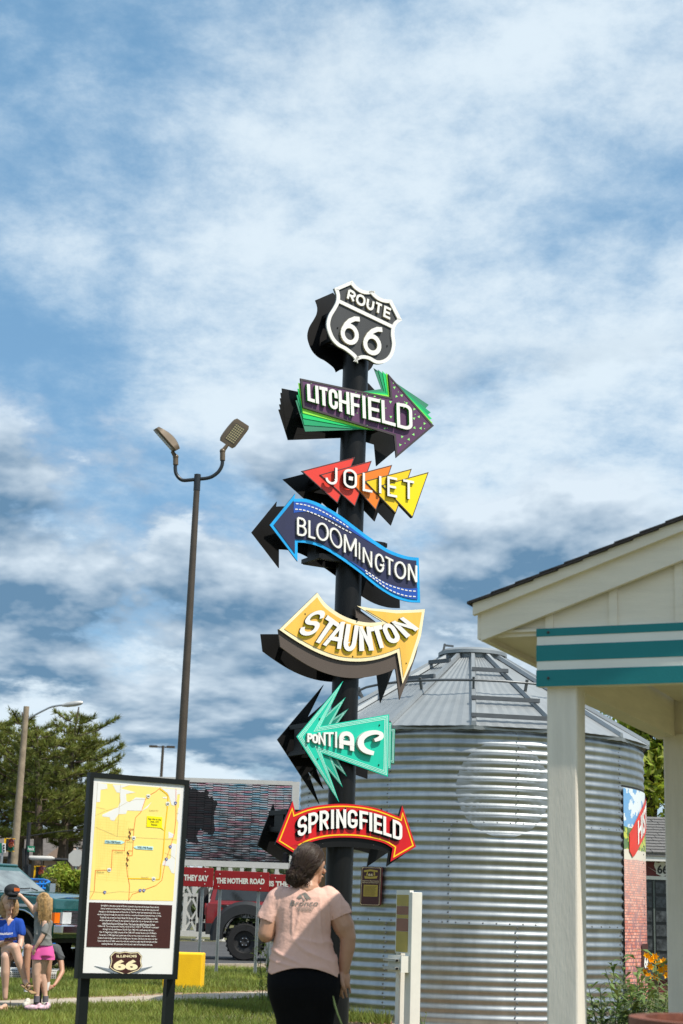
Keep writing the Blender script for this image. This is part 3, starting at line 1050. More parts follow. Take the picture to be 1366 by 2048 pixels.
# --- shield
m_shgrey = mat('shield_charcoal', (0.045, 0.047, 0.050), rough=0.5, var=0.12, vscale=2.2, stretch=(2.5, 2.5, .6))
m_tan = mat('letter_edge_tan', (0.42, 0.36, 0.24), rough=0.6)
out = smooth_line([(432, 150), (575, 88)], 1)[:-1] + smooth_line([(575, 88), (610, 133), (660, 165), (705, 172), (738, 165)], 3)[:-1] + \
    smooth_line([(738, 165), (762, 197), (800, 225), (845, 240), (890, 242)], 3)[:-1] + smooth_line([(890, 242), (975, 408)], 1)[:-1] + \
    smooth_line([(975, 408), (935, 435), (916, 475), (913, 525), (922, 590), (914, 650), (890, 705), (850, 740), (800, 756), (755, 750), (705, 722), (650, 715), (603, 740)], 3)[:-1] + \
    smooth_line([(603, 740), (588, 705), (555, 675), (510, 642), (460, 615), (415, 570), (385, 510), (370, 440), (385, 370), (420, 310), (445, 260), (450, 205), (432, 150)], 3)[:-1]
S = Sign(Zc1, out, m_shgrey, 'shield_sign', 'charcoal and white highway shield reading Route 66 at the top of the pole')
inn = inset(out, 26)
mid = [(a + b) / 2 for a, b in zip(out, inn)]
S.line('border', mid + [mid[0]], 27, 0.014, 0.014, m_lwhite)
S.line('cross_bar', [(462, 250), (918, 468)], 27, 0.0125, 0.0125, m_lwhite)
ex = Vector((.891, .454)); ey = Vector((.23, -.973))
def qc(c, w, h):
    c = Vector(c)
    return [c - ex * w / 2 + ey * h / 2, c + ex * w / 2 + ey * h / 2, c + ex * w / 2 - ey * h / 2, c - ex * w / 2 - ey * h / 2]
S.letters([('6', qc((560, 480), 158, 245)), ('6', qc((741, 564), 158, 245))], 35, m_tan, dz=0.035, square=False)
TLr, TRr, BLr, BRr = Vector((543, 155)), Vector((893, 318)), Vector((526, 240)), Vector((884, 408))
def tq(t0, t1):
    return [TLr.lerp(TRr, t0), TLr.lerp(TRr, t1), BLr.lerp(BRr, t1), BLr.lerp(BRr, t0)]
S.letters([('R', tq(0, .175)), ('O', tq(.195, .405), None), ('U', tq(.43, .60)), ('T', tq(.61, .79)), ('E', tq(.82, 1.0))], 18, m_tan, k=0.42, dz=0.03, square=False)
S.back([out]); S.frame([500, 850], [300, 600])
S.screws([(500, 262), (860, 610), (462, 465)])

# --- Litchfield
m_purple = mat('purple_panel', srgb(92, 52, 92), rough=0.5, var=0.12, vscale=2.2, stretch=(2.5, 2.5, .6))
m_g = [mat('lime_layer', srgb(150, 235, 70), rough=0.5, var=0.04), mat('green_layer', srgb(0, 205, 110), rough=0.5, var=0.04), mat('emerald_layer', srgb(15, 160, 105), rough=0.5, var=0.04), mat('pine_layer', srgb(55, 135, 105), rough=0.5, var=0.04)]
m_gside = mat('letter_edge_green', srgb(40, 150, 35), rough=0.6)
m_olv = mat('dark_outline', (0.045, 0.035, 0.04), rough=0.6)
face = [(162, 870), (887, 1022), (870, 835), (1237, 1252), (932, 1510), (915, 1332), (183, 1106)]
L_ = Sign(Zc1, face, m_purple, 'arrow_sign', 'purple right pointing arrow with green layers reading Litchfield', th=0.012)
mid = inset(face, 8)
L_.line('outline', mid + [mid[0]], 15, 0.003, 0.003, m_olv)
LT = [(152, 905), (148, 950), (143, 1000), (137, 1042)]; LB = [(190, 1146), (195, 1187), (205, 1240), (215, 1292)]
HT = [(858, 823), (830, 808), (797, 795), (765, 782)]; TIP = [(1233, 1227), (1229, 1190), (1222, 1140), (1208, 1078)]; NT = [(876, 1004), (864, 988), (847, 970), (826, 950)]
lay = []
for k in range(4):
    poly = [LT[k], NT[k], HT[k], TIP[k], (1000, 1300), (700 - 12 * k, 1276), LB[k]]
    lay.append(poly)
    L_.plate('layer_panel', poly, -0.0125 - 0.005 * k, 0.0045, m_g[k], m_g[k])
rng = random.Random(3)
mb = MB()
tri = [(918, 945, 14), (977, 1008, 14), (935, 1016, 13), (887, 1060, 14), (1016, 1070, 13), (760, 1015, 11), (1078, 1118, 13), (1115, 1180, 13), (890, 1180, 13), (1076, 1193, 13), (1160, 1234, 13), (1080, 1268, 13), (1130, 1272, 14), (1072, 1322, 13), (980, 1340, 13), (1034, 1361, 13), (965, 1405, 13), (840, 1273, 10), (803, 1040, 9), (1004, 1392, 6), (1085, 1160, 6), (1000, 1060, 5), (955, 1065, 5), (910, 910, 6), (950, 980, 5), (610, 985, 5), (660, 998, 5), (530, 960, 4), (250, 912, 4), (700, 1000, 7), (850, 1110, 6), (700, 1250, 6), (560, 1180, 7), (620, 1150, 5), (860, 1270, 6), (1160, 1275, 6), (435, 965, 4)]
for x, y, r in tri:
    a0 = rng.uniform(0, 6.28)
    mb.prism([L_.at(x + r * math.cos(a0 + q * 2.094), y + r * math.sin(a0 + q * 2.094), 0.002) for q in range(3)], -tn * 0.0018)
o = mb.build('triangle_print', mat('pale_green_print', srgb(150, 230, 130), rough=0.5), L_.o); o['kind'] = 'stuff'
yt = curve_y([(200, 920), (545, 990), (780, 1045), (920, 1072), (1050, 1090)]); yb = curve_y([(200, 1055), (300, 1085), (545, 1170), (800, 1233), (1050, 1305)])
L_.letters(row([('L', 203, 262), ('I', 268, 296), ('T', 302, 368), ('C', 376, 448), ('H', 456, 542), ('F', 552, 628), ('I', 640, 678), ('E', 692, 788), ('L', 800, 910), ('D', 922, 1046)], yt, yb, 6), 26, m_gside, k=0.22, dz=0.045)
L_.back([face] + lay); L_.frame([300, 880], [960, 1230])

# --- Joliet
reds = [srgb(228, 62, 50), srgb(226, 66, 48), srgb(240, 128, 30), srgb(246, 205, 20), srgb(250, 222, 0)]
tris = [[(375, 140), (732, 48), (617, 357)], [(495, 165), (843, 72), (730, 378)], [(668, 182), (977, 100), (868, 405)], [(790, 210), (1105, 127), (997, 427)], [(900, 238), (1215, 150), (1107, 455)]]
J = Sign(Zc2, tris[0], mat('joliet_0', reds[0], rough=0.45, var=0.04), 'arrow_sign', 'row of overlapping red, orange and yellow triangles reading Joliet', th=0.012)
def tri_edge(k, zoff):
    q = inset(tris[k], 3)
    J.line('outline', q + [q[0]], 5, zoff + 0.002, 0.002, m_olv)
tri_edge(0, 0)
for k in range(1, 5):
    J.plate('triangle_panel', tris[k], 0.006 * k, 0.012 + 0.006 * k, mat('joliet_%d' % k, reds[k], rough=0.45, var=0.04))
    tri_edge(k, 0.006 * k)
jt = curve_y([(500, 100), (1130, 218)]); jb = curve_y([(500, 224), (1130, 352)])
m_dk = mat('letter_edge_dark', (0.03, 0.028, 0.026), rough=0.6)
J.letters(row([('J', 520, 600), ('O', 640, 730), ('L', 768, 840), ('I', 872, 897), ('E', 932, 1004), ('T', 1030, 1117)], jt, jb), 15.5, m_dk, k=0.28, dz=0.03, z0=0.024, square=False)
J.plate('letter_counter', [(652, 150), (722, 163), (718, 243), (650, 230)], 0.026, 0.026, m_blk)
J.plate('letter_dot', [(674, 182), (702, 187), (700, 212), (672, 207)], 0.05, 0.03, m_lwhite, m_dk)
J.back(tris); J.frame([560, 1000], [165, 300])

# --- Bloomington
m_cyan = mat('cyan_border', srgb(15, 165, 235), rough=0.45, var=0.12, vscale=2.2, stretch=(2.5, 2.5, .6))
m_navy = mat('navy_panel', srgb(38, 42, 78), rough=0.5, var=0.12, vscale=2.2, stretch=(2.5, 2.5, .6))
m_blue = mat('blue_band', srgb(25, 80, 175), rough=0.5, var=0.05)
topc = smooth_line([(330, 325), (400, 325), (480, 350), (560, 390), (640, 440), (720, 500), (800, 560), (880, 615), (950, 660), (1020, 690), (1090, 710), (1158, 717)], 3)
botc = smooth_line([(1168, 1017), (1090, 1012), (1000, 985), (920, 940), (850, 890), (780, 830), (700, 770), (620, 715), (540, 665), (480, 638), (410, 620), (350, 615)], 3)
outer = vv([(165, 500), (335, 290)]) + topc + botc + vv([(350, 742)])
B = Sign(Zc2, outer, m_cyan, 'arrow_sign', 'wavy navy and cyan left pointing arrow reading Bloomington', th=0.014)
tin = smooth_line([(322, 345), (400, 348), (472, 372), (550, 410), (630, 462), (710, 522), (790, 582), (870, 637), (942, 681), (1015, 712), (1085, 731), (1140, 737)], 3)
bin_ = smooth_line([(1147, 996), (1090, 990), (1008, 964), (930, 922), (862, 872), (790, 812), (712, 752), (630, 697), (548, 646), (486, 619), (412, 601), (331, 597)], 3)
B.plate('navy_panel', vv([(190, 500), (322, 338)]) + tin + bin_ + vv([(331, 690)]), 0.004, 0.004, m_navy)
B.plate('blue_band', tin[:22] + list(reversed([p + Vector((0, 75 * max(0, 1 - i / 21))) for i, p in enumerate(tin[:22])])), 0.0065, 0.0025, m_blue)
B.plate('blue_band', bin_[:20] + list(reversed([p - Vector((0, 78 * max(0, 1 - i / 19))) for i, p in enumerate(bin_[:20])])), 0.0065, 0.0025, m_blue)
def dashes(path, n, w):
    mb = MB()
    p = [Vector(q) for q in path]
    L = [0]
    for i in range(1, len(p)): L.append(L[-1] + (p[i] - p[i - 1]).length)
    f = lambda t: Vector((float(np.interp(t * L[-1], L, [q.x for q in p])), float(np.interp(t * L[-1], L, [q.y for q in p]))))
    for i in range(n):
        B.line('', [f((i + .12) / n), f((i + .78) / n)], w, 0.009, 0.0025, m_lwhite, mb)
    mb.build('stitch_dash', m_lwhite, B.o)
dashes(smooth_line([(333, 358), (400, 368), (480, 395), (560, 437), (640, 485), (690, 520)]), 15, 7)
dashes(smooth_line([(328, 395), (390, 402), (470, 430), (550, 470), (630, 515), (710, 556)]), 16, 7)
dashes(smooth_line([(795, 800), (860, 845), (930, 890), (1010, 920), (1080, 937), (1140, 942)]), 14, 7)
dashes(smooth_line([(800, 818), (870, 868), (940, 920), (1010, 955), (1080, 974), (1140, 978)]), 14, 7)
m_gryside = mat('letter_edge_grey', (0.45, 0.44, 0.40), rough=0.6)
yt = curve_y([(335, 447), (400, 460), (465, 478), (550, 497), (600, 527), (650, 557), (735, 590), (780, 650), (855, 683), (920, 705), (985, 738), (1065, 752), (1140, 768)])
yb = curve_y([(335, 572), (400, 582), (465, 600), (550, 618), (600, 655), (650, 690), (735, 722), (780, 760), (855, 805), (920, 828), (985, 855), (1065, 872), (1140, 892)])
B.letters(row([('B', 338, 402), ('L', 414, 466), ('O', 466, 549), ('O', 555, 638), ('M', 650, 735), ('I', 745, 762), ('N', 775, 838), ('G', 856, 920), ('T', 921, 985), ('O', 986, 1064), ('N', 1076, 1138)], yt, yb), 13, m_gryside, k=0.46, dz=0.032, z0=0.004, square=False)
B.back([outer]); B.frame([520, 940], [560, 770])

# --- Staunton
m_creamb = mat('cream_border', srgb(250, 232, 190), rough=0.5, var=0.12, vscale=2.2, stretch=(2.5, 2.5, .6))
m_gold = mat('gold_panel', srgb(238, 188, 80), rough=0.5, var=0.12, vscale=2.2, stretch=(2.5, 2.5, .6))
m_taupe = mat('taupe_drop', srgb(84, 73, 66), rough=0.6, var=0.05)
m_yel = mat('yellow_print', srgb(250, 210, 10), rough=0.5)
topc = smooth_line([(460, 52), (510, 120), (570, 170), (640, 212), (720, 242), (800, 256), (860, 256), (905, 250)], 3)
head = [(730, 142), (830, 160), (1000, 172), (1100, 171), (1195, 165), (1168, 345), (1112, 520), (1042, 675)]
botc = smooth_line([(1005, 460), (930, 490), (830, 515), (720, 523), (600, 510), (480, 470), (370, 415), (280, 360), (200, 305)], 3)
outer = topc + vv(head) + botc
ST = Sign(Zc3, outer, m_creamb, 'arrow_sign', 'gold curved arrow with cream border reading Staunton', th=0.014)
def safe_inset():
    t = smooth_line([(458, 84), (500, 146), (562, 196), (632, 238), (715, 267), (800, 281), (865, 281), (945, 262)], 3)
    h = [(790, 170), (1000, 194), (1172, 186), (1146, 340), (1092, 510), (1046, 632)]
    b = smooth_line([(1022, 428), (930, 464), (830, 489), (720, 497), (606, 485), (490, 446), (382, 393), (295, 341), (233, 301)], 3)
    return t + vv(h) + b
ST.plate('gold_panel', safe_inset(), 0.004, 0.004, m_gold)
drop = vv([(200, 300), (215, 420)]) + smooth_line([(215, 420), (300, 482), (400, 545), (510, 595), (620, 625), (730, 634), (840, 622), (930, 600), (1003, 570)], 3)[1:] + vv([(1030, 782), (1085, 640), (1145, 470), (1185, 240), (1190, 200), (900, 300), (862, 246), (733, 222), (727, 146), (760, 300), (600, 300)])
ST.plate('drop_panel', drop, -0.02, 0.014, m_taupe, m_taupe)
q = [('S', [(400, 185), (522, 168), (432, 352), (308, 345)]), ('T', [(520, 208), (602, 268), (492, 412), (410, 382)]), ('A', [(568, 248), (686, 258), (608, 444), (484, 414)]), ('U', [(648, 268), (734, 280), (706, 460), (620, 450)]),
     ('N', [(735, 283), (808, 286), (836, 450), (735, 454)]), ('T', [(805, 292), (888, 274), (925, 425), (856, 440)]), ('O', [(880, 276), (958, 256), (1030, 382), (940, 412)]), ('N', [(955, 256), (1035, 221), (1143, 300), (1058, 366)])]
ST.letters(q, 30, m_blk, k=0.3, dz=0.035, z0=0.0045, drop=(-4, 18), dropmat=m_yel)
ST.back([drop]); ST.frame([360, 980], [330, 420])
ST.screws([(375, 198), (700, 488), (1065, 535), (730, 245)])

# --- Pontiac
m_aqua = mat('aqua_panel', srgb(20, 195, 165), rough=0.45, var=0.12, vscale=2.2, stretch=(2.5, 2.5, .6))
m_aqua2 = mat('aqua_mid', srgb(15, 165, 138), rough=0.45, var=0.04)
m_aqua3 = mat('aqua_deep', srgb(10, 125, 105), rough=0.45, var=0.04)
m_pin = mat('pale_pinstripe', srgb(190, 240, 228), rough=0.5)
f1 = [(293, 495), (670, 45), (494, 408), (1037, 315), (1028, 818), (500, 630), (637, 1025)]
f2 = [(330, 500), (697, 175), (560, 430), (1064, 380), (1058, 755), (560, 600), (672, 902)]
f3 = [(360, 500), (727, 265), (600, 440), (1100, 428), (1092, 712), (600, 600), (712, 815)]
PO = Sign(Zc4, f1, m_aqua, 'arrow_sign', 'aqua starburst arrow pointing left reading Pontiac', th=0.012)
PO.plate('layer_panel', f2, -0.016, 0.008, m_aqua2); PO.plate('layer_panel', f3, -0.028, 0.008, m_aqua3)
for dd in (12, 23, 34):
    qn = inset(f1, dd)
    PO.line('pinstripe', qn + [qn[0]], 4.5, 0.002, 0.002, m_pin)
for f_, z_ in ((f2, -0.016), (f3, -0.028)):
    for dd in (9, 18):
        qn = inset(f_, dd)
        PO.line('pinstripe', qn + [qn[0]], 3.5, z_ + 0.002, 0.002, m_pin)
Ag = [[(0, 0), (0, .62)] + arc(.5, .62, .5, .38, 180, 0) + [(1, 0)], [(0, .33), (1, .33)]]
Pq = lambda x0, x1, yt0, yt1, yb0, yb1: [(x0, yt0), (x1, yt1), (x1, yb1), (x0, yb0)]
PO.letters([('P', Pq(370, 412, 470, 470, 540, 547)), ('O', Pq(410, 456, 474, 476, 546, 554)), ('N', Pq(458, 516, 464, 462, 556, 570)), ('T', Pq(516, 582, 462, 460, 568, 580)), ('I', Pq(586, 616, 458, 458, 580, 590)), ('A', Pq(626, 746, 452, 456, 588, 614), Ag, 34)],
           16, m_gryside, k=0.3, dz=0.035)
mb = MB()
cp = smooth_line([(905, 528), (952, 507), (958, 478), (925, 464), (880, 466), (835, 482), (800, 515), (793, 556), (812, 594), (850, 618), (898, 631)], 3)
def widths(i, n):
    t = i / (n - 1)
    return float(np.interp(t, [0, .12, .25, .45, .7, 1], [24, 38, 30, 40, 52, 32]))
L, Rr = ribbon([tuple(p) for p in cp], 1.0)
n = len(cp); vs = []
for i in range(n):
    w = widths(i, n) / 2; d = (L[i] - cp[i]); 
    a = cp[i] + d * w; b = cp[i] - d * w
    vs += [PO.at(a.x, a.y, .036), PO.at(b.x, b.y, .036), PO.at(a.x, a.y, 0), PO.at(b.x, b.y, 0)]
mb.add(vs, [(4 * i, 4 * i + 4, 4 * i + 5, 4 * i + 1) for i in range(n - 1)])
for i in range(n - 1):
    a = 4 * i; b = a + 4
    for f in ((a, a + 2, b + 2, b), (a + 1, b + 1, b + 3, a + 3)):
        mb.f.append(f); mb.mi.append(1)
for f in ((0, 1, 3, 2), (4 * n - 4, 4 * n - 2, 4 * n - 1, 4 * n - 3)):
    mb.f.append(f); mb.mi.append(1)
mb.build('letter', [m_lwhite, m_gryside], PO.o)
PO.back([f1, f2, f3]); PO.frame([400, 900], [400, 660])
PO.screws([(478, 352), (462, 674), (958, 403), (953, 722)])

# --- Springfield
m_red = mat('red_panel', srgb(205, 16, 26), rough=0.42, var=0.12, vscale=2.2, stretch=(2.5, 2.5, .6))
m_ylw = mat('yellow_line', srgb(252, 205, 20), rough=0.5, var=0.03)
topc = smooth_line([(285, 1105), (380, 1068), (500, 1045), (650, 1035), (800, 1045), (950, 1075), (1120, 1140)], 3)
botc = smooth_line([(1066, 1392), (1000, 1352), (900, 1325), (780, 1308), (640, 1305), (520, 1315), (400, 1345), (332, 1378)], 3)
outer = vv([(130, 1340), (262, 1012)]) + topc + vv([(1143, 1048), (1253, 1380), (1048, 1500)]) + botc + vv([(345, 1475)])
SP = Sign(Zc4, outer, m_red, 'arrow_sign', 'arched red two headed arrow with yellow line reading Springfield', th=0.014)
mid = inset(outer, 20)
SP.line('yellow_line', mid + [mid[0]], 10, 0.0025, 0.0025, m_ylw)
dropo = [p + Vector((0, 42)) for p in vv([(130, 1320)])] + vv([(262, 1020), (290, 1150), (650, 1100), (1115, 1160), (1143, 1055), (1250, 1385), (1028, 1538), (1045, 1430)]) + smooth_line([(1045, 1430), (980, 1410), (900, 1395), (780, 1385), (640, 1380), (520, 1388), (400, 1405), (340, 1425)], 3)[1:] + vv([(335, 1500)])
SP.plate('drop_panel', dropo, -0.02, 0.014, m_blk)
yt = curve_y([(288, 1152), (380, 1112), (480, 1090), (600, 1080), (700, 1080), (800, 1090), (900, 1110), (1000, 1140), (1130, 1186)])
yb = curve_y([(288, 1306), (370, 1276), (470, 1250), (580, 1235), (700, 1228), (800, 1238), (900, 1262), (1000, 1290), (1130, 1336)])
SP.letters(row([('S', 290, 366), ('P', 376, 456), ('R', 466, 542), ('I', 556, 585), ('N', 600, 680), ('G', 692, 772), ('F', 786, 858), ('I', 864, 891), ('E', 902, 970), ('L', 978, 1044), ('D', 1054, 1130)], yt, yb), 24, m_blk, k=0.24, dz=0.035, z0=0.003, drop=(-11, 13), dropmat=m_blk)
SP.back([dropo]); SP.frame([240, 1130], [1100, 1290])
SP.screws([(685, 1072), (500, 1360), (908, 1370)])

# ================================================================ MAP SIGN (left)
ma = R_(28); mn = Vector((math.sin(ma), -math.cos(ma), 0)); mr_ = Vector((math.cos(ma), math.sin(ma), 0))
MP0 = P(266, 1750, 10.5)
m_frame = mat('dark_green_frame', (0.004, 0.007, 0.0065), spec=.3, rough=0.5, var=0.2)
m_pwhite = mat('print_white', (0.80, 0.80, 0.78), rough=0.4, var=0.02)
m_pyel = mat('print_map_yellow', srgb(252, 226, 130), rough=0.4, var=0.02)
m_pbrown = mat('print_brown', srgb(64, 30, 26), rough=0.4, var=0.08)
m_porange = mat('print_orange', srgb(235, 95, 40), rough=0.4)
m_pgold = mat('print_gold', srgb(252, 195, 10), rough=0.4)
m_pgrey = mat('print_grey', srgb(196, 180, 120), rough=0.4)
m_pink = mat('print_ink', (0.02, 0.02, 0.02), rough=0.4)
m_pblue = mat('print_pale_blue', srgb(190, 232, 235), rough=0.4)
m_pyel2 = mat('print_bright_yellow', srgb(250, 230, 0), rough=0.4)
m_pint = mat('print_interstate_blue', srgb(25, 60, 150), rough=0.4)
mbase = MP0.copy(); mbase.z = 0
mapsign = thing('map_sign', 'route map of Springfield in a dark green frame on two black posts', 'map sign', mbase)
def mA(x, y, z=0.0):
    return onplane(160 + x * .16837, 1530 + y * .16837, MP0, mn) + mn * z
def mB(x, y, z=0.0):
    return onplane(160 + x * .16837, 1780 + y * .16837, MP0, mn) + mn * z
fTL, fTR, fBR, fBL = mA(118, 85), mA(1295, 182), mB(1150, 1062), mB(-42, 1050)
iTL, iTR, iBR, iBL = mA(160, 150), mA(1243, 238), mB(1103, 1000), mB(25, 985)
O4, I4 = [fTL, fTR, fBR, fBL], [iTL, iTR, iBR, iBL]
mb = MB(); mb.prism([p - mn * 0.004 for p in O4], -mn * 0.05); backb = mb.build('back_board', m_frame, mapsign)
for i in range(4):
    j = (i + 1) % 4
    mb = MB(); mb.prism([O4[i] + mn * .012, O4[j] + mn * .012, I4[j] + mn * .012, I4[i] + mn * .012], -mn * 0.014); mb.build('frame_side', m_frame, mapsign)
mb = MB(); mb.prism(I4, -mn * 0.003); board = mb.build('map_board', m_pwhite, mapsign)
def pprint(name, polys, z, m_, f=mA):
    mb = MB()
    for q in polys:
        mb.prism([f(x, y, z) for x, y in q], -mn * 0.0008)
    return mb.build(name, m_, board)
def plines(name, paths, w, z, m_, f=mA):
    mb = MB()
    for pth in paths:
        L, Rr = ribbon(pth, w / 2); n = len(L)
        mb.add([f(p.x, p.y, z) for p in L] + [f(p.x, p.y, z) for p in Rr], [(i, i + 1, n + i + 1, n + i) for i in range(n - 1)])
    return mb.build(name, m_, board)
pprint('map_area', [[(210, 210), (1190, 285), (1105, 1615), (110, 1600)]], 0.0012, m_pyel)
for q_ in [[(210, 210), (320, 225), (325, 280), (245, 295), (235, 440), (195, 440)],
    [(385, 232), (590, 240), (480, 275), (660, 325), (545, 345), (550, 430), (590, 440), (660, 385), (775, 392), (735, 545), (560, 540), (545, 580), (455, 585), (405, 665), (360, 655), (350, 620), (265, 612), (262, 590), (450, 500), (480, 440), (470, 330), (435, 325)],
    [(735, 545), (850, 440), (800, 510)], [(960, 275), (1190, 290), (1185, 345), (1155, 352), (1150, 410), (1120, 485), (1085, 472), (1062, 385), (1040, 335)], [(975, 380), (1030, 380), (1030, 398), (990, 395)],
    [(1050, 790), (1110, 820), (1105, 860), (1050, 872)], [(1085, 930), (1145, 940), (1120, 1290), (1085, 1280), (1050, 1200), (975, 1190), (990, 1140), (1075, 1110)], [(1165, 510), (1180, 510), (1165, 690), (1150, 640)]]:
    pprint('map_blank', [q_], 0.0022, m_pwhite)
gridl = []
for k in range(16):
    x = 215 + k * 26; gridl.append([(x - 20 * 0, 620 + (k % 4) * 50), (x - 34, 1380 - (k % 5) * 60)])
for k in range(24):
    y = 640 + k * 31; gridl.append([(190, y), (600 - (k % 3) * 30, y + 30)])
plines('street_grid', gridl, 1.6, 0.0024, mat('print_faint', srgb(240, 212, 112), rough=0.4))
for q_ in [[(480, 228), (462, 560), (443, 850)], [(185, 602), (300, 545), (460, 500), (560, 440), (650, 410), (775, 405)], [(180, 738), (310, 790), (440, 848), (760, 865), (1150, 888)], [(118, 1500), (330, 1520), (460, 1503), (620, 1508), (720, 1490)], [(1000, 1040), (1070, 1070), (1135, 1118)], [(190, 500), (300, 525)], [(1140, 572), (1170, 573)]]:
    plines('grey_road', [q_], 3.2, 0.0026, m_pgrey)
plines('orange_roads', [[(955, 268), (900, 315), (810, 365), (770, 420), (725, 555), (658, 625), (640, 760), (632, 900), (618, 1075), (565, 1078), (552, 1180), (560, 1290), (572, 1350), (588, 1430), (578, 1610)],
    [(640, 770), (595, 770), (585, 892), (538, 892), (528, 1018), (382, 1012), (370, 1250), (182, 1250), (168, 1500), (118, 1590)], [(620, 1020), (572, 1018), (565, 1078)],
    [(1138, 280), (1138, 640), (1120, 810), (1060, 1010), (1010, 1160), (970, 1370), (900, 1430), (740, 1490), (620, 1535), (578, 1610)]], 4.5, 0.0030, m_porange)
plines('gold_bypass', [smooth_line([(950, 283), (1035, 352), (1043, 400), (1035, 520), (1005, 800), (985, 1070), (962, 1180), (950, 1330), (930, 1357), (850, 1353), (572, 1347)], 4)], 11, 0.0034, m_pgold)
def badge_(x, y, r, m1, txt, m2):
    sh = [(-.9, -.7), (-.4, -.85), (0, -1), (.4, -.85), (.9, -.7), (.85, .2), (.5, .8), (0, 1), (-.5, .8), (-.85, .2)]
    pprint('route_marker', [[(x + a * r, y + b * r) for a, b in sh]], 0.0042, m1)
    mb = MB(); put_text(mb, txt, lambda u, v: mA(x - r * .55 + u * r * 1.1, y + r * .5 - v * r * .95, 0.0047), 0.03); mb.build('marker_number', m2, board)
for x, y in ((810, 370), (636, 868), (345, 1246), (872, 1353)): badge_(x, y, 25, m_pwhite, '66', m_pink)
badge_(1040, 460, 25, m_pwhite, '66', m_pink)
for x, y, t in ((1133, 453, '55'), (1070, 972, '72'), (1025, 1118, '55'), (292, 1512, '72'), (713, 1490, '55'), (757, 1490, '72')): badge_(x, y, 19, m_pint, t, m_pwhite)
pprint('arrow_mark', [[(x - 5, y - 14), (x + 5, y - 14), (x + 5, y + 10), (x, y + 16), (x - 5, y + 10)] for x, y in ((585, 795), (597, 815), (578, 848), (590, 868), (562, 1040), (574, 1058), (556, 1110), (569, 1127), (549, 1172), (562, 1195))], 0.0044, m_pink)['kind'] = 'stuff'
pprint('callout', [[(795, 604), (975, 620), (972, 742), (1003, 780), (955, 748), (787, 735)]], 0.0040, m_pyel2)
pprint('callout', [[(295, 892), (490, 898), (530, 918), (490, 938), (290, 930)]], 0.0040, m_pblue)
pprint('callout', [[(868, 968), (866, 1010), (668, 998), (632, 975), (668, 960)]], 0.0040, m_pblue)
def ptxt(s, x0, x1, y0, y1, slope, m_, f=mA, bold=0.0, z=0.0048, name='print_text'):
    mb = MB(); put_text(mb, s, lambda u, v: f(x0 + u * (x1 - x0), y1 - v * (y1 - y0) + slope * u * (x1 - x0), z), bold); return mb.build(name, m_, board)
ptxt('Sign this as the', 808, 960, 628, 655, .08, m_pink, bold=.012); ptxt('1940-1977', 832, 935, 663, 686, .07, m_pink, bold=.012); ptxt('Bypass', 845, 915, 696, 724, .06, m_pink, bold=.012)
ptxt('1926-1930 Route', 302, 478, 897, 926, .04, m_pink, bold=.02); ptxt('1930-1940 Route', 682, 855, 964, 993, .06, m_pink, bold=.02)
for s_, x0, x1, y0 in (('Sangamon Ave', 820, 928, 530), ('Wabash Ave', 195, 285, 1262), ('S. Grand Ave', 412, 505, 1025), ('Fayette Ave', 552, 625, 902), ('Stevenson Dr', 725, 812, 1325), ('North Ave', 572, 635, 748)):
    ptxt(s_, x0, x1, y0, y0 + 20, .02, mat('print_olive_text', srgb(110, 100, 50)))
# brown text block
mb = MB(); mb.prism([mB(108, 145, .0025), mB(1095, 180, .0025), mB(1065, 692, .0025), mB(75, 675, .0025)], -mn * .002); mb.build('text_block', m_pbrown, board)
para = ["Springfield is the state capital of Illinois, located in the heart of the state. Route 66 has", "always served as an important transportation artery for the city. As the city grew and", "changed, so did the alignments of Route 66. In 1926 the state had named much of its route", "the first highway through the city and it was then moved and improved several times. In 1930,", "Route 66 was moved to Peoria Road, 9th Street, to Glenwood and Dirksen. In 1940,", "another alignment of Route 66 was opened to bypass the city on the east side of town", "called Peoria Road and Dirksen Drive. This route was called Business 66 from", "1940 to 45. The route became City 66 and US 66 from 1945-77. The 1926-40 route went", "through the city and became City 66 from 1940-1961 and Business 66 from", "1961-77. Beginning in 2006, several of the 1930-1977 routes became part of Historic", "Route 66. A 1930 alignment passed east of the current route near the lake where a", "Cotton Creek bridge was built and a bridge over the lake. Old Route 66 went over the", "Creek until the mid 1930s, when the road was moved to make way for the lake and the", "roadway flooded. Old pavement from the old road will rise before the lake."]
NLn = len(para)
for i, t in enumerate(para):
    y = 175 + i * 35.0
    w = text_width(t) * 19.5 * 1.02
    cxm = 590 - i * 2.6
    x0 = max(cxm - w / 2, 118 - i * 2.4); x1 = min(cxm + w / 2, 1085 - i * 2)
    mb = MB(); put_text(mb, t, lambda u, v: mB(x0 + u * (x1 - x0), y + 24 - v * 26 + u * 22 * (1 - i / 30), .0045), 0.012)
    mb.build('text_line', m_pwhite, board)
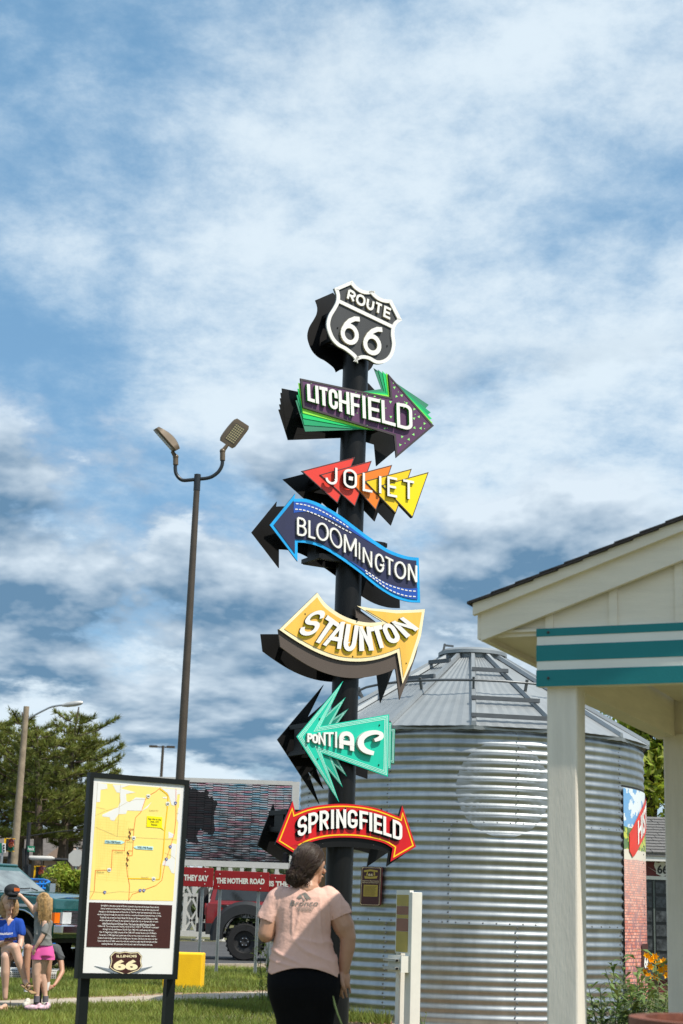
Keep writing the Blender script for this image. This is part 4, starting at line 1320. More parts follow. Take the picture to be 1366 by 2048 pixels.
# scenic byway badge on the white foot of the board
sh = [(355, 790), (405, 738), (470, 748), (535, 735), (600, 748), (690, 742), (735, 792), (722, 850), (735, 915), (690, 965), (540, 1020), (400, 970), (345, 930), (365, 850)]
mb = MB(); mb.prism([mB(x, y - 8, .006) for x, y in sh], -mn * .005); mb.build('byway_badge', m_pbrown, board)
mb = MB(); q = [Vector((p[0], p[1] - 8)) for p in sh]; qi = inset(q, 9); mb2 = MB()
L, Rr = ribbon([tuple(p) for p in qi] + [tuple(qi[0])], 4); n = len(L)
mb.add([mB(p.x, p.y, .0068) for p in L] + [mB(p.x, p.y, .0068) for p in Rr], [(i, i + 1, n + i + 1, n + i) for i in range(n - 1)]); mb.build('badge_line', m_creamb, board)
mb = MB(); put_text(mb, 'ILLINOIS', lambda u, v: mB(430 + u * 240, 800 - v * 30, .0068), .03); put_text(mb, '66', lambda u, v: mB(392 + u * 290, 952 - v * 125, .0068), .05); mb.build('badge_text', m_creamb, board)
mb = MB(); mb.prism([mB(170, 900, .004), (mB(345, 935, .004)), mB(540, 1012, .004), mB(735, 930, .004), mB(860, 905, .004), mB(540, 1042, .004)], -mn * .003); mb.build('badge_wings', mat('print_slate', srgb(120, 130, 140)), board)
for x in (161, 332):
    tp = onplane(x + 8, 1900, MP0 - mn * 0.05, mn); bt = tp.copy(); bt.z = 0
    q = onplane(x + 8, 1945, MP0 - mn * 0.085, mn); q2 = q.copy(); q2.z = 0.0; q.z = iBL.z + 0.5
    mb = MB(); mb.beam(q2, q, 0.06, 0.06, upv=mn); mb.build('post', m_frame, mapsign)

# ================================================================ TWIN-HEAD LAMP POST
LD = 25.7
m_bronze = mat('bronze_paint', (0.075, 0.058, 0.042), rough=0.4, var=0.15, metal=0.2)
m_bronze2 = mat('bronze_head', (0.13, 0.095, 0.06), rough=0.42, var=0.12, metal=0.2)
m_arm = mat('dark_arm_paint', (0.018, 0.022, 0.026), rough=0.35)
m_yelc = mat('yellow_concrete', srgb(250, 195, 0), rough=0.7, var=0.08, vscale=4, bump=0.2)
m_led = mat('led_lens', srgb(165, 152, 112), rough=0.3)
Zl = lambda x, y: (280 + x * .17570, 820 + y * .17570)
lb = P(346, 1800, LD); lt = P(*Zl(657, 905), LD)
lamp = thing('lamp_post', 'bronze lamp post with two flood heads on a yellow concrete base', 'lamp post', (lb.x, LD, 0))
def Pl(x, y, dy=0): return P(*Zl(x, y), LD + dy)
LX = lb.x
mb = MB(); mb.tube([(LX, LD, 0.0), (LX, LD, lt.z)], [0.088, 0.052], 20); mb.build('pole', m_bronze, lamp, smooth=True)
mb = MB(); mb.tube([(LX, LD, lt.z - 0.02), (LX, LD, P(*Zl(657, 735), LD).z)], 0.058, 20); mb.build('tenon_sleeve', m_arm, lamp, smooth=True)
zc = Pl(657, 785).z
dxl = LX - Pl(657, 785).x
def Pa(x, y, dy=0):
    q = Pl(x, y, dy); q.x += dxl; return q
for pts in ([(640, 790), (560, 798), (490, 800), (440, 765), (412, 715), (405, 660), (408, 620)], [(680, 785), (760, 778), (830, 755), (895, 705), (932, 645), (942, 600), (942, 570)]):
    mb = MB(); mb.tube([Pa(*p) for p in smooth_line(pts, 3)], 0.032, 12); mb.build('arm', m_arm, lamp, smooth=True)
def head(knuckle, back, axis_a, axis_b, width_vec, thick_vec, led):
    mb = MB(); mb.tube([Pa(*knuckle[0]), Pa(*knuckle[1])], 0.046, 14); k = mb.build('knuckle', m_bronze2, lamp, smooth=True)
    mb = MB(); mb.tube([Pa(*knuckle[1]), Pa(*back)], [0.040, 0.03], 12); mb.sphere(Pa(*knuckle[1]), 0.052, 12, 8); mb.build('tilt_joint', m_bronze2, k, smooth=True)
    A = axis_a; B_ = axis_b; w = width_vec; t = thick_vec
    ax = B_ - A
    mb = MB()
    n = 10; rows = []
    for i in range(n + 1):
        u = i / n
        hh = min(1.0, .80 + .9 * min(u, 1 - u) * 2)
        tt = 0.35 + 0.65 * math.sin(math.pi * (0.15 + 0.8 * u))
        c = A + ax * u
        rows.append([c - w * hh, c - w * hh * .9 + t * tt * .7, c + t * tt, c + w * hh * .9 + t * tt * .7, c + w * hh, c + w * hh * .8 - t * .10, c - w * hh * .8 - t * .10])
    vs = [p for r in rows for p in r]; m7 = 7
    fs = [(i * m7 + j, i * m7 + (j + 1) % m7, (i + 1) * m7 + (j + 1) % m7, (i + 1) * m7 + j) for i in range(n) for j in range(m7)]
    fs += [tuple(reversed(range(m7))), tuple(n * m7 + j for j in range(m7))]
    mb.add(vs, fs); hd = mb.build('flood_head', m_bronze2, lamp, smooth=True, angle=50)
    mb = MB(); fz = -t * .13
    q = [A + ax * .16 - w * .62 + fz, A + ax * .84 - w * .62 + fz, A + ax * .84 + w * .62 + fz, A + ax * .16 + w * .62 + fz]
    mb.prism(q, t * .02); mb.build('lens_plate', m_arm, hd)
    mb = MB()
    for i in range(8):
        for j in range(5):
            c = A + ax * (.21 + .58 * i / 7) + w * (-.48 + .96 * j / 4) - t * .15
            mb.add([c - ax * .028 - w * .09, c + ax * .028 - w * .09, c + ax * .028 + w * .09, c - ax * .028 + w * .09], [(0, 1, 2, 3)])
    o = mb.build('led_grid', m_led, hd); o['kind'] = 'stuff'
cR = (Pa(985, 395), Pa(1178, 140))
head([(944, 575), (944, 470)], (1000, 395), cR[0], cR[1], (Pa(1250, 190) - Pa(1112, 100)) * .60, (Pa(600, 300, .9) - Pa(600, 300)) .normalized() * 0.12 + Vector((-.04, 0, .03)), True)
cL = (Pa(400, 470), Pa(175, 215))
head([(410, 625), (410, 535)], (370, 470), cL[0], cL[1], Vector((-.11, .95, .29)) * -.2 + Vector((.03, 0, .02)), Vector((.13, .03, .095)), True)
bx0, bx1 = P(330, 1930, LD).x, P(407, 1930, LD).x
mb = MB(); mb.box(((bx0 + bx1) / 2, LD + .02, 0.27), (bx1 - bx0, bx1 - bx0, 0.58), None); base = mb.build('concrete_base', m_yelc, lamp)
bv = base.modifiers.new('bevel', 'BEVEL'); bv.width = 0.02; bv.segments = 2

# ================================================================ RED VERSE SIGNS
m_vred = mat('verse_sign_red', srgb(135, 10, 18), rough=0.45, var=0.08)
m_vtxt = mat('verse_text', (0.62, 0.62, 0.58), rough=0.5)
m_upost = mat('galvanised_post', (0.42, 0.44, 0.45), rough=0.4, metal=0.7, var=0.15)
Z8 = lambda x, y: (340 + x * .24814, 1540 + y * .24814)
def verse(label, quad, Y, txt, tb, posts):
    q = [P(*Z8(*p), Y) for p in quad]
    c = (q[2] + q[3]) / 2
    root = thing('verse_sign', label, 'sign', (c.x, Y, 0), 'red verse signs in a row along the lawn')
    d = (q[1] - q[0]); d.z = 0; d.normalize(); n = Vector((d.y, -d.x, 0))
    mb = MB(); mb.prism(q, -n * 0.035); pan = mb.build('panel', m_vred, root)
    bvm = pan.modifiers.new('bevel', 'BEVEL'); bvm.width = 0.012; bvm.segments = 2
    t = [P(*Z8(*p), Y) for p in tb]
    # one mesh for each word
    words_ = txt.split(' ')
    tot = text_width(txt, .05); x = 0
    vs_all, _ = text2d(txt, .05)
    full = max(v[0] for v in vs_all) - min(v[0] for v in vs_all)
    pos = 0
    for wd in words_:
        w = text_width(wd, .05)
        u0 = pos / full; u1 = min(1.0, (pos + w) / full)
        mb = MB(); put_text(mb, wd, lambda u, v: (t[3].lerp(t[2], u0 + u * (u1 - u0))).lerp(t[0].lerp(t[1], u0 + u * (u1 - u0)), v) + n * .004, .05)
        mb.build('word', m_vtxt, pan)
        pos += w + (full - sum(text_width(k, .05) for k in words_)) / max(1, len(words_) - 1)
    for (xa, ya, xb, yb) in posts:
        a = P(*Z8(xa, ya), Y + .06); 
        mb = MB()
        for dx in (-.03, .03): mb.box((a.x + dx * .8, a.y + .02, q[0].z / 2), (.012, .035, q[0].z - .1))
        mb.box((a.x, a.y + .04, q[0].z / 2), (.05, .01, q[0].z - .1))
        mb.build('channel_post', m_upost, root)
    for x_, y_ in ((.1, .2), (.1, .85), (.85, .2), (.85, .85)):
        c_ = q[0].lerp(q[1], x_).lerp(q[3].lerp(q[2], x_), y_) + n * .004
        mb = MB(); mb.sphere(c_, .011, 8, 5); mb.build('bolt', m_vtxt, pan)
verse('red verse sign reading They Say partly behind the map sign', [(-90, 775), (352, 790), (345, 945), (-98, 930)], 30.6, 'THEY SAY', [(112, 842), (312, 850), (308, 898), (112, 890)], [(262, 950, 0, 0), (-20, 950, 0, 0)])
verse('red verse sign reading The Mother Road', [(360, 808), (802, 826), (795, 983), (346, 960)], 31.0, 'THE MOTHER ROAD', [(374, 868), (764, 876), (762, 922), (372, 914)], [(404, 970, 385, 1605), (714, 985, 695, 1620)])
verse('red verse sign beginning Is The, partly behind the standing woman', [(808, 838), (1250, 858), (1243, 1010), (792, 985)], 31.4, 'IS THE CAR', [(800, 893), (1080, 905), (1078, 948), (800, 938)], [(812, 990, 800, 1560), (1120, 990, 0, 0)])

# ================================================================ LED SCREEN TRAILER
ED = 58.0
m_tw = mat('trailer_white', (0.52, 0.51, 0.48), rough=0.5, var=0.06)
def Pe(x, y, dy=0): return P(*Z8(x, y), ED + dy)
e0 = Pe(500, 1370)
led = thing('screen_trailer', 'white truss trailer carrying a large glitching video screen', 'video screen', (e0.x, ED, 0))
sx0, sx1 = Pe(-240, 400).x, Pe(972, 400).x
sz1, sz0 = Pe(560, 112).z, Pe(560, 735).z
ms = bpy.data.materials.new('video_image'); ms.use_nodes = True
nt = ms.node_tree; b = nt.nodes['Principled BSDF']
b.inputs['Base Color'].default_value = (0.010, 0.010, 0.012, 1); b.inputs['Roughness'].default_value = 0.9; b.inputs['Specular IOR Level'].default_value = 0.15
def nn_(t, **k):
    n = nt.nodes.new(t)
    for a_, v_ in k.items(): setattr(n, a_, v_)
    return n
ge = nn_('ShaderNodeNewGeometry'); sp = nn_('ShaderNodeSeparateXYZ'); nt.links.new(ge.outputs['Position'], sp.inputs[0])
def mth(op, a_, b_=None, clamp=False):
    n = nn_('ShaderNodeMath', operation=op, use_clamp=clamp)
    for i, v in enumerate((a_, b_)):
        if v is None: continue
        if isinstance(v, (int, float)): n.inputs[i].default_value = v
        else: nt.links.new(v, n.inputs[i])
    return n.outputs[0]
def nz_(vec, scale, det=4):
    n = nn_('ShaderNodeTexNoise'); n.inputs['Scale'].default_value = scale; n.inputs['Detail'].default_value = det; nt.links.new(vec, n.inputs['Vector']); return n.outputs['Fac']
NCOL = 19; cw = (sx1 - sx0) / NCOL
colid = mth('FLOOR', mth('DIVIDE', mth('SUBTRACT', sp.outputs[0], sx0), cw))
jit = mth('MULTIPLY', mth('FRACT', mth('MULTIPLY', mth('SINE', mth('MULTIPLY', colid, 12.9898)), 43.7)), 0.11)
lines = mth('SINE', mth('MULTIPLY', mth('ADD', sp.outputs[2], jit), 2 * math.pi / 0.085))
lines = mth('GREATER_THAN', lines, -0.15)
cv2 = nn_('ShaderNodeCombineXYZ'); nt.links.new(mth('MULTIPLY', sp.outputs[0], 1.0), cv2.inputs[0]); nt.links.new(mth('MULTIPLY', sp.outputs[2], 9.0), cv2.inputs[1])
hs = nz_(cv2.outputs[0], 2.2, 5)
pic = nz_(ge.outputs['Position'], 0.75, 6)
up_ = mth('MULTIPLY', mth('SUBTRACT', sp.outputs[2], sz0), 1 / (sz1 - sz0))
br = mth('MULTIPLY', mth('SUBTRACT', mth('ADD', mth('MULTIPLY', hs, 1.5), mth('ADD', pic, mth('MULTIPLY', up_, 0.55))), 1.16), 1.7, clamp=True)
# dark mask-like figure on the left of the image
fx, fz = Pe(190, 350).x, Pe(190, 350).z
dxn = mth('DIVIDE', mth('SUBTRACT', sp.outputs[0], fx), 0.95); dzn = mth('DIVIDE', mth('SUBTRACT', sp.outputs[2], fz), 1.15)
fig = mth('ADD', mth('MULTIPLY', dxn, dxn), mth('MULTIPLY', dzn, dzn))
fig = mth('ADD', fig, mth('MULTIPLY', mth('SUBTRACT', nz_(ge.outputs['Position'], 1.6, 5), 0.5), 2.2))
figm = mth('GREATER_THAN', fig, 0.75)
val = mth('MULTIPLY', mth('MULTIPLY', lines, br), mth('ADD', mth('MULTIPLY', figm, 0.95), 0.05))
rmp = nn_('ShaderNodeValToRGB'); nt.links.new(nz_(cv2.outputs[0], 1.3, 4), rmp.inputs[0])
cr = rmp.color_ramp; cr.elements[0].position = 0.38; cr.elements[0].color = (0.22, 0.55, 0.75, 1); cr.elements[1].position = 0.62; cr.elements[1].color = (0.75, 0.38, 0.5, 1)
e_ = cr.elements.new(0.5); e_.color = (0.75, 0.8, 0.85, 1)
nt.links.new(rmp.outputs[0], b.inputs['Emission Color']); nt.links.new(mth('MULTIPLY', val, 0.50), b.inputs['Emission Strength'])
MATS['video_image'] = ms
NROW = 5; rh = (sz1 - sz0) / NROW
mmesh = None
mb = MB(); mb.box(((sx0 + sx1) / 2, ED + .2, (sz0 + sz1) / 2), (sx1 - sx0, .25, sz1 - sz0)); scr = mb.build('screen_cabinet', m_blk, led)
for c in range(NCOL):
    for r in range(NROW):
        if mmesh is None:
            mb = MB(); mb.box((0, 0, 0), (cw - .012, .04, rh - .012)); so = mb.build('screen_module', ms, None); mmesh = so.data; bpy.data.objects.remove(so)
        inst(mmesh, 'screen_module', scr, Matrix.Translation((sx0 + cw * (c + .5), ED + .05 + random.uniform(-.006, .006), sz0 + rh * (r + .5))))
def ebox(name, x0, x1, z0, z1, y0=-.05, y1=.35, m_=m_tw):
    mb = MB(); mb.box(((x0 + x1) / 2, ED + (y0 + y1) / 2, (z0 + z1) / 2), (x1 - x0, y1 - y0, z1 - z0)); return mb.build(name, m_, led)
ebox('side_mast', sx1 + .02, Pe(1032, 400).x, 0.3, Pe(1000, 95).z)
ebox('side_mast', sx0 - .35, sx0 - .02, 0.3, Pe(1000, 95).z)
ebox('top_rail', sx0 - .02, sx1 + .02, sz1 + .005, sz1 + .16)
ebox('bottom_rail', sx0, sx1, sz0 - .22, sz0 - .01)
zt0 = sz0 - .24; zt1 = zt0 - .95
ebox('chord_rail', sx0, sx1, zt1 - .12, zt1)
npan = 13; pw = (sx1 - sx0) / npan
def strut(a, b_, w=.07):
    mb = MB(); mb.beam(a, b_, w, w); mb.build('strut', m_tw, led)
for k in range(npan):
    x0 = sx0 + k * pw
    strut((x0, ED + .0, zt1), (x0, ED + .0, zt0), .14)
    if k % 2: strut((x0, ED + .02, zt1), (x0 + pw, ED + .02, zt0))
    else: strut((x0, ED + .02, zt0), (x0 + pw, ED + .02, zt1))
# braced undercarriage
for yy in (ED - .6, ED + .9):
    for k in range(5):
        x0 = Pe(40 + k * 100, 1000).x
        strut((x0, yy, .25), (x0, yy, zt1 - .12), .14 if k % 2 else .09)
        if k < 4:
            x1 = Pe(140 + k * 100, 1000).x
            for zb_, zt2 in ((.3, 1.1), (1.1, 1.9)):
                strut((x0, yy, zb_), (x1, yy, zt2), .07); strut((x0, yy, zt2), (x1, yy, zb_), .07)
    ebox_x0, ebox_x1 = Pe(0, 1000).x, Pe(520, 1000).x
    mb = MB(); mb.beam((ebox_x0, yy, .25), (ebox_x1, yy, .25), .2, .2); mb.build('chassis_rail', m_tw, led)
for k in (0, 2, 4):
    x0 = Pe(40 + k * 100, 1000).x
    mb = MB(); mb.lathe((x0, ED + .1, .0), [(.25, 0), (.25, .04), (.06, .05), (.06, .3)], 12); mb.build('jack_foot', m_tw, led)

# ================================================================ KIOSK by the bin
KD = 18.35
kphi = R_(28)
kN = Vector((-math.cos(kphi), -math.sin(kphi), 0)); kd = Vector((-math.sin(kphi), math.cos(kphi), 0))
m_vinyl = mat('white_vinyl', (0.72, 0.70, 0.63), rough=0.45, var=0.04, bump=0.05)
Zk = lambda x, y: (690 + x * .16985, 1700 + y * .16985)
kc = P(*Zk(800, 1300), KD); kc.z = 0
kiosk = thing('brochure_stand', 'slim white post stand with yellow panel and brochure tray beside the grain bin', 'stand', kc)
ktop = P(*Zk(790, 497), KD).z
krot = Matrix((-kd, kN, Vector((0, 0, 1)))).transposed()
PWk = .135
mb = MB(); mb.box(kc + Vector((0, 0, ktop / 2)), (PWk, PWk, ktop), krot); o = mb.build('post', m_vinyl, kiosk)
bvm = o.modifiers.new('bevel', 'BEVEL'); bvm.width = .006; bvm.segments = 2
k2 = kc + kd * .27
mb = MB(); mb.box(k2 + Vector((0, 0, ktop / 2)), (.08, .08, ktop - .01), krot); mb.build('post', m_vinyl, kiosk)
zp0, zp1 = P(*Zk(660, 1205), KD).z, ktop - .03
pc_ = (kc + k2) / 2 + kN * .045
mb = MB(); mb.box(pc_ + Vector((0, 0, (zp0 + zp1) / 2 + .02)), (.30, .05, zp1 - zp0 + .06), krot); pf = mb.build('panel', m_vinyl, kiosk)
m_ky = mat('kiosk_yellow', srgb(170, 150, 70), rough=0.5, var=.1); m_kr = mat('kiosk_rust', srgb(138, 92, 72), rough=0.5, var=.1)
H_ = zp1 - zp0
for f0, f1, mm in ((0, .2, m_ky), (.2, .35, m_kr), (.35, .415, m_ky), (.415, .64, m_kr), (.64, 1, m_ky)):
    zc_ = zp1 - (f0 + f1) / 2 * H_
    mb = MB(); mb.box(pc_ + kN * .027 + Vector((0, 0, zc_)), (.26, .006, (f1 - f0) * H_ - .003), krot); mb.build('printed_sheet', mm, pf)
zt0_, zt1_ = P(*Zk(690, 1440), KD).z, P(*Zk(690, 1245), KD).z
mb = MB(); mb.box(pc_ + kN * .06 - kd * .02 + Vector((0, 0, (zt0_ + zt1_) / 2)), (.30, .14, zt1_ - zt0_), krot); tray = mb.build('tray', m_vinyl, kiosk)
for k in range(2):
    mb = MB(); mb.box(pc_ + kN * .155 + Vector((0, 0, zt1_ - .05 - k * .09)), (.28, .07, .03), krot); mb.build('brochure_slot', m_gryside, tray)
    mb = MB(); mb.box(pc_ + kN * .17 - kd * .145 + Vector((0, 0, zt1_ - .05 - k * .09)), (.012, .03, .024), krot); mb.build('slot_end', m_blk, tray)

# ================================================================ PLAQUE AND MURALS ON THE BIN
pang = math.asin((744 - 941) / 345.0)
pn = Vector((math.cos(view_ang + pang), math.sin(view_ang + pang), 0)); pt_ = Vector((-pn.y, pn.x, 0))
pp0 = wall_pt(pang, 1.5, 0.028)
def Pp(x, y, z=0.0): return onplane(*Zk(x, y), pp0, pn) + pn * z
pb_ = pp0.copy(); pb_.z = 0
plaque = thing('plaque', 'brown rounded plaque with dotted border and gold text box on the corrugated wall', 'plaque', pb_)
def rrect(x0, y0, x1, y1, r, sk=0.0):
    out = []
    for cx_, cy_, a in ((x1 - r, y0 + r, -90), (x1 - r, y1 - r, 0), (x0 + r, y1 - r, 90), (x0 + r, y0 + r, 180)):
        for i in range(5):
            t = R_(a + 22.5 * i); out.append((cx_ + r * math.cos(t), cy_ + r * math.sin(t)))
    return [(x - (y - y0) * sk, y + (x - x0) * .03) for x, y in out]
m_plq = mat('plaque_brown', srgb(70, 25, 22), rough=0.4, var=.1); m_plg = mat('plaque_gold', srgb(190, 160, 60), rough=.45, var=.08); m_plc = mat('plaque_cream', srgb(235, 205, 160), rough=.45)
mb = MB(); mb.prism([Pp(x, y) for x, y in rrect(192, 192, 436, 655, 28, .045)], -pn * .012); pl = mb.build('board', m_plq, plaque)
mb = MB(); mb.prism([Pp(x, y, .002) for x, y in rrect(222, 408, 388, 545, 6, .045)], -pn * .002); mb.build('text_box', m_plg, pl)
mb = MB()
dots = inset([Vector(p) for p in rrect(192, 192, 436, 655, 28, .045)], 13)
tot = 0
for i in range(len(dots)):
    a, b_ = dots[i], dots[(i + 1) % len(dots)]
    n = max(1, int((b_ - a).length / 13))
    for j in range(n):
        c = a.lerp(b_, j / n)
        mb.add([Pp(c.x - 4, c.y - 4, .003), Pp(c.x + 4, c.y - 4, .003), Pp(c.x + 4, c.y + 4, .003), Pp(c.x - 4, c.y + 4, .003)], [(0, 1, 2, 3)])
o = mb.build('border_dots', m_plc, pl); o['kind'] = 'stuff'
mb = MB(); put_text(mb, '66', lambda u, v: Pp(275 + u * 55, 306 - v * 30, .003), .04)
put_text(mb, 'Support the Illinois Route 66', lambda u, v: Pp(208 + u * 190, 372 - v * 18 + u * 5, .003), .02)
put_text(mb, 'Experience and Donate Now!', lambda u, v: Pp(208 + u * 188, 392 - v * 17 + u * 5, .003), .02); mb.build('plaque_text', m_plc, pl)
mb = MB()
for i in range(9): mb.add([Pp(232 - i, 424 + i * 13, .0045), Pp(375 - i - (i % 3) * 9, 428 + i * 13, .0045), Pp(375 - i - (i % 3) * 9, 431 + i * 13, .0045), Pp(232 - i, 427 + i * 13, .0045)], [(0, 1, 2, 3)])
o = mb.build('fine_print', m_plq, pl); o['kind'] = 'stuff'
mb = MB(); 
for q in ([(225, 240), (300, 228), (385, 242), (385, 262), (300, 250), (225, 262)], [(228, 305), (300, 315), (385, 305), (375, 335), (300, 338), (235, 335)], [(262, 250), (272, 250), (268, 300), (250, 300)], [(340, 252), (352, 252), (356, 300), (336, 300)]):
    mb.prism([Pp(x, y, .0025) for x, y in q], -pn * .002)
o = mb.build('crest_print', m_plg, pl)

mm = bpy.data.materials.new('mural_print'); mm.use_nodes = True; nt = mm.node_tree; b = nt.nodes['Principled BSDF']; b.inputs['Roughness'].default_value = .45
ge = nn_('ShaderNodeNewGeometry'); sp = nn_('ShaderNodeSeparateXYZ'); nt.links.new(ge.outputs['Position'], sp.inputs[0])
def mixc(a_, b_, f):
    n = nn_('ShaderNodeMix', data_type='RGBA')
    nt.links.new(f, n.inputs[0])
    for s_, v in ((n.inputs[6], a_), (n.inputs[7], b_)):
        if isinstance(v, tuple): s_.default_value = (*v, 1)
        else: nt.links.new(v, s_)
    return n.outputs[2]
def stepz(z, noise_amt=.0):
    src = sp.outputs[2]
    if noise_amt: src = mth('ADD', src, mth('MULTIPLY', mth('SUBTRACT', nz_(ge.outputs['Position'], 6, 4), .5), noise_amt))
    return mth('GREATER_THAN', src, z)
brk = nn_('ShaderNodeTexBrick'); mp = nn_('ShaderNodeMapping'); mp.inputs['Rotation'].default_value = (R_(90), 0, 0); nt.links.new(ge.outputs['Position'], mp.inputs[0])
cmb = nn_('ShaderNodeCombineXYZ'); nt.links.new(mth('ADD', sp.outputs[1], sp.outputs[0]), cmb.inputs[0]); nt.links.new(mth('POWER', sp.outputs[2], 1.5), cmb.inputs[1]); nt.links.new(cmb.outputs[0], brk.inputs[0])
brk.inputs['Scale'].default_value = 4.2; brk.inputs['Color1'].default_value = (*srgb(205, 95, 70), 1); brk.inputs['Color2'].default_value = (*srgb(235, 165, 145), 1); brk.inputs['Mortar'].default_value = (*srgb(95, 55, 70), 1); brk.inputs['Mortar Size'].default_value = .03
bn = mixc(brk.outputs[0], srgb(120, 70, 90), mth('MULTIPLY', mth('GREATER_THAN', nz_(ge.outputs['Position'], 11, 5), .55), .7))
bn = mixc(bn, srgb(240, 205, 190), mth('MULTIPLY', mth('SUBTRACT', sp.outputs[2], 1.1), .5, clamp=True))
skyc = mixc(srgb(90, 160, 215), srgb(215, 228, 235), mth('GREATER_THAN', nz_(ge.outputs['Position'], 4, 6), .47))
grn = mixc(srgb(60, 110, 45), srgb(190, 200, 60), mth('GREATER_THAN', nz_(ge.outputs['Position'], 14, 4), .52))
cc = mixc(bn, srgb(215, 210, 195), stepz(2.05, .05)); cc = mixc(cc, grn, stepz(2.17, .06)); cc = mixc(cc, skyc, stepz(2.45, .12))
cc = mixc(cc, srgb(232, 218, 208), mth('MULTIPLY', nz_(ge.outputs['Position'], 9, 5), .22))
nt.links.new(cc, b.inputs['Base Color'])
def flat_pt(a, z, off=0.0):
    r = SR + .0072 + .004 + off; t = view_ang + a
    return SC + Vector((r * math.cos(t), r * math.sin(t), z))
mroot, mface = mural('mural_panel', 'tall picture panel with sky, red ribbon and brick road on the bin, beside the house', R_(56), R_(85), 0.35, 2.93, mm)
m_rib = mat('ribbon_red', srgb(215, 60, 45), rough=.45, var=.08)
mb = MB()
rib = [(58.8, 2.36, 2.20), (60, 2.38, 2.05), (64, 2.52, 2.12), (69, 2.66, 2.25), (75, 2.78, 2.36), (84, 2.9, 2.5)]
def wsurf(pts2, off):
    out = []
    for (a, zt_1, zb_1) in pts2: out.append([flat_pt(R_(a), zb_1 + (zt_1 - zb_1) * i / 8, off) for i in range(9)])
    return out
g_ = wsurf([(float(a), float(np.interp(a, [r[0] for r in rib], [r[1] for r in rib])), float(np.interp(a, [r[0] for r in rib], [r[2] for r in rib]))) for a in np.linspace(59.2, 84.5, 12)], .018)
for i in range(11):
    for j in range(8): mb.add([g_[i][j], g_[i + 1][j], g_[i + 1][j + 1], g_[i][j + 1]], [(0, 1, 2, 3)])
mb.build('ribbon', m_rib, mface)
mb = MB(); put_text(mb, 'HISTORIC', lambda u, v: flat_pt(R_(66 + u * 30), float(np.interp(66 + u * 30, [r[0] for r in rib], [r[2] for r in rib])) + .06 + v * .30, .024), .03); 
mb.v = mb.v; mb.build('ribbon_text', m_lwhite, mface)
mb = MB(); put_text(mb, '66', lambda u, v: flat_pt(R_(71 + u * 8), .72 + v * .17, .024), .04); mb.build('mural_numerals', m_lwhite, mface)
mb = MB()
for i in range(8):
    a0_, a1_ = 69 + i * 1.5, 69 + (i + 1) * 1.5
    for j in range(6): mb.add([flat_pt(R_(a0_), .66 + j * .06, .019), flat_pt(R_(a1_), .66 + j * .06, .019), flat_pt(R_(a1_), .72 + j * .06, .019), flat_pt(R_(a0_), .72 + j * .06, .019)], [(0, 1, 2, 3)])
mb.build('mural_badge', m_pbrown, mface)
m_mur2 = mat('mural_gold', srgb(190, 125, 25), rough=.5, var=.5, vscale=5, c2=srgb(60, 45, 20))
mural('mural_panel', 'dark gold edged picture panel on the bin behind the black pole', R_(-68), R_(-41.5), 0.9, 2.16, m_mur2)

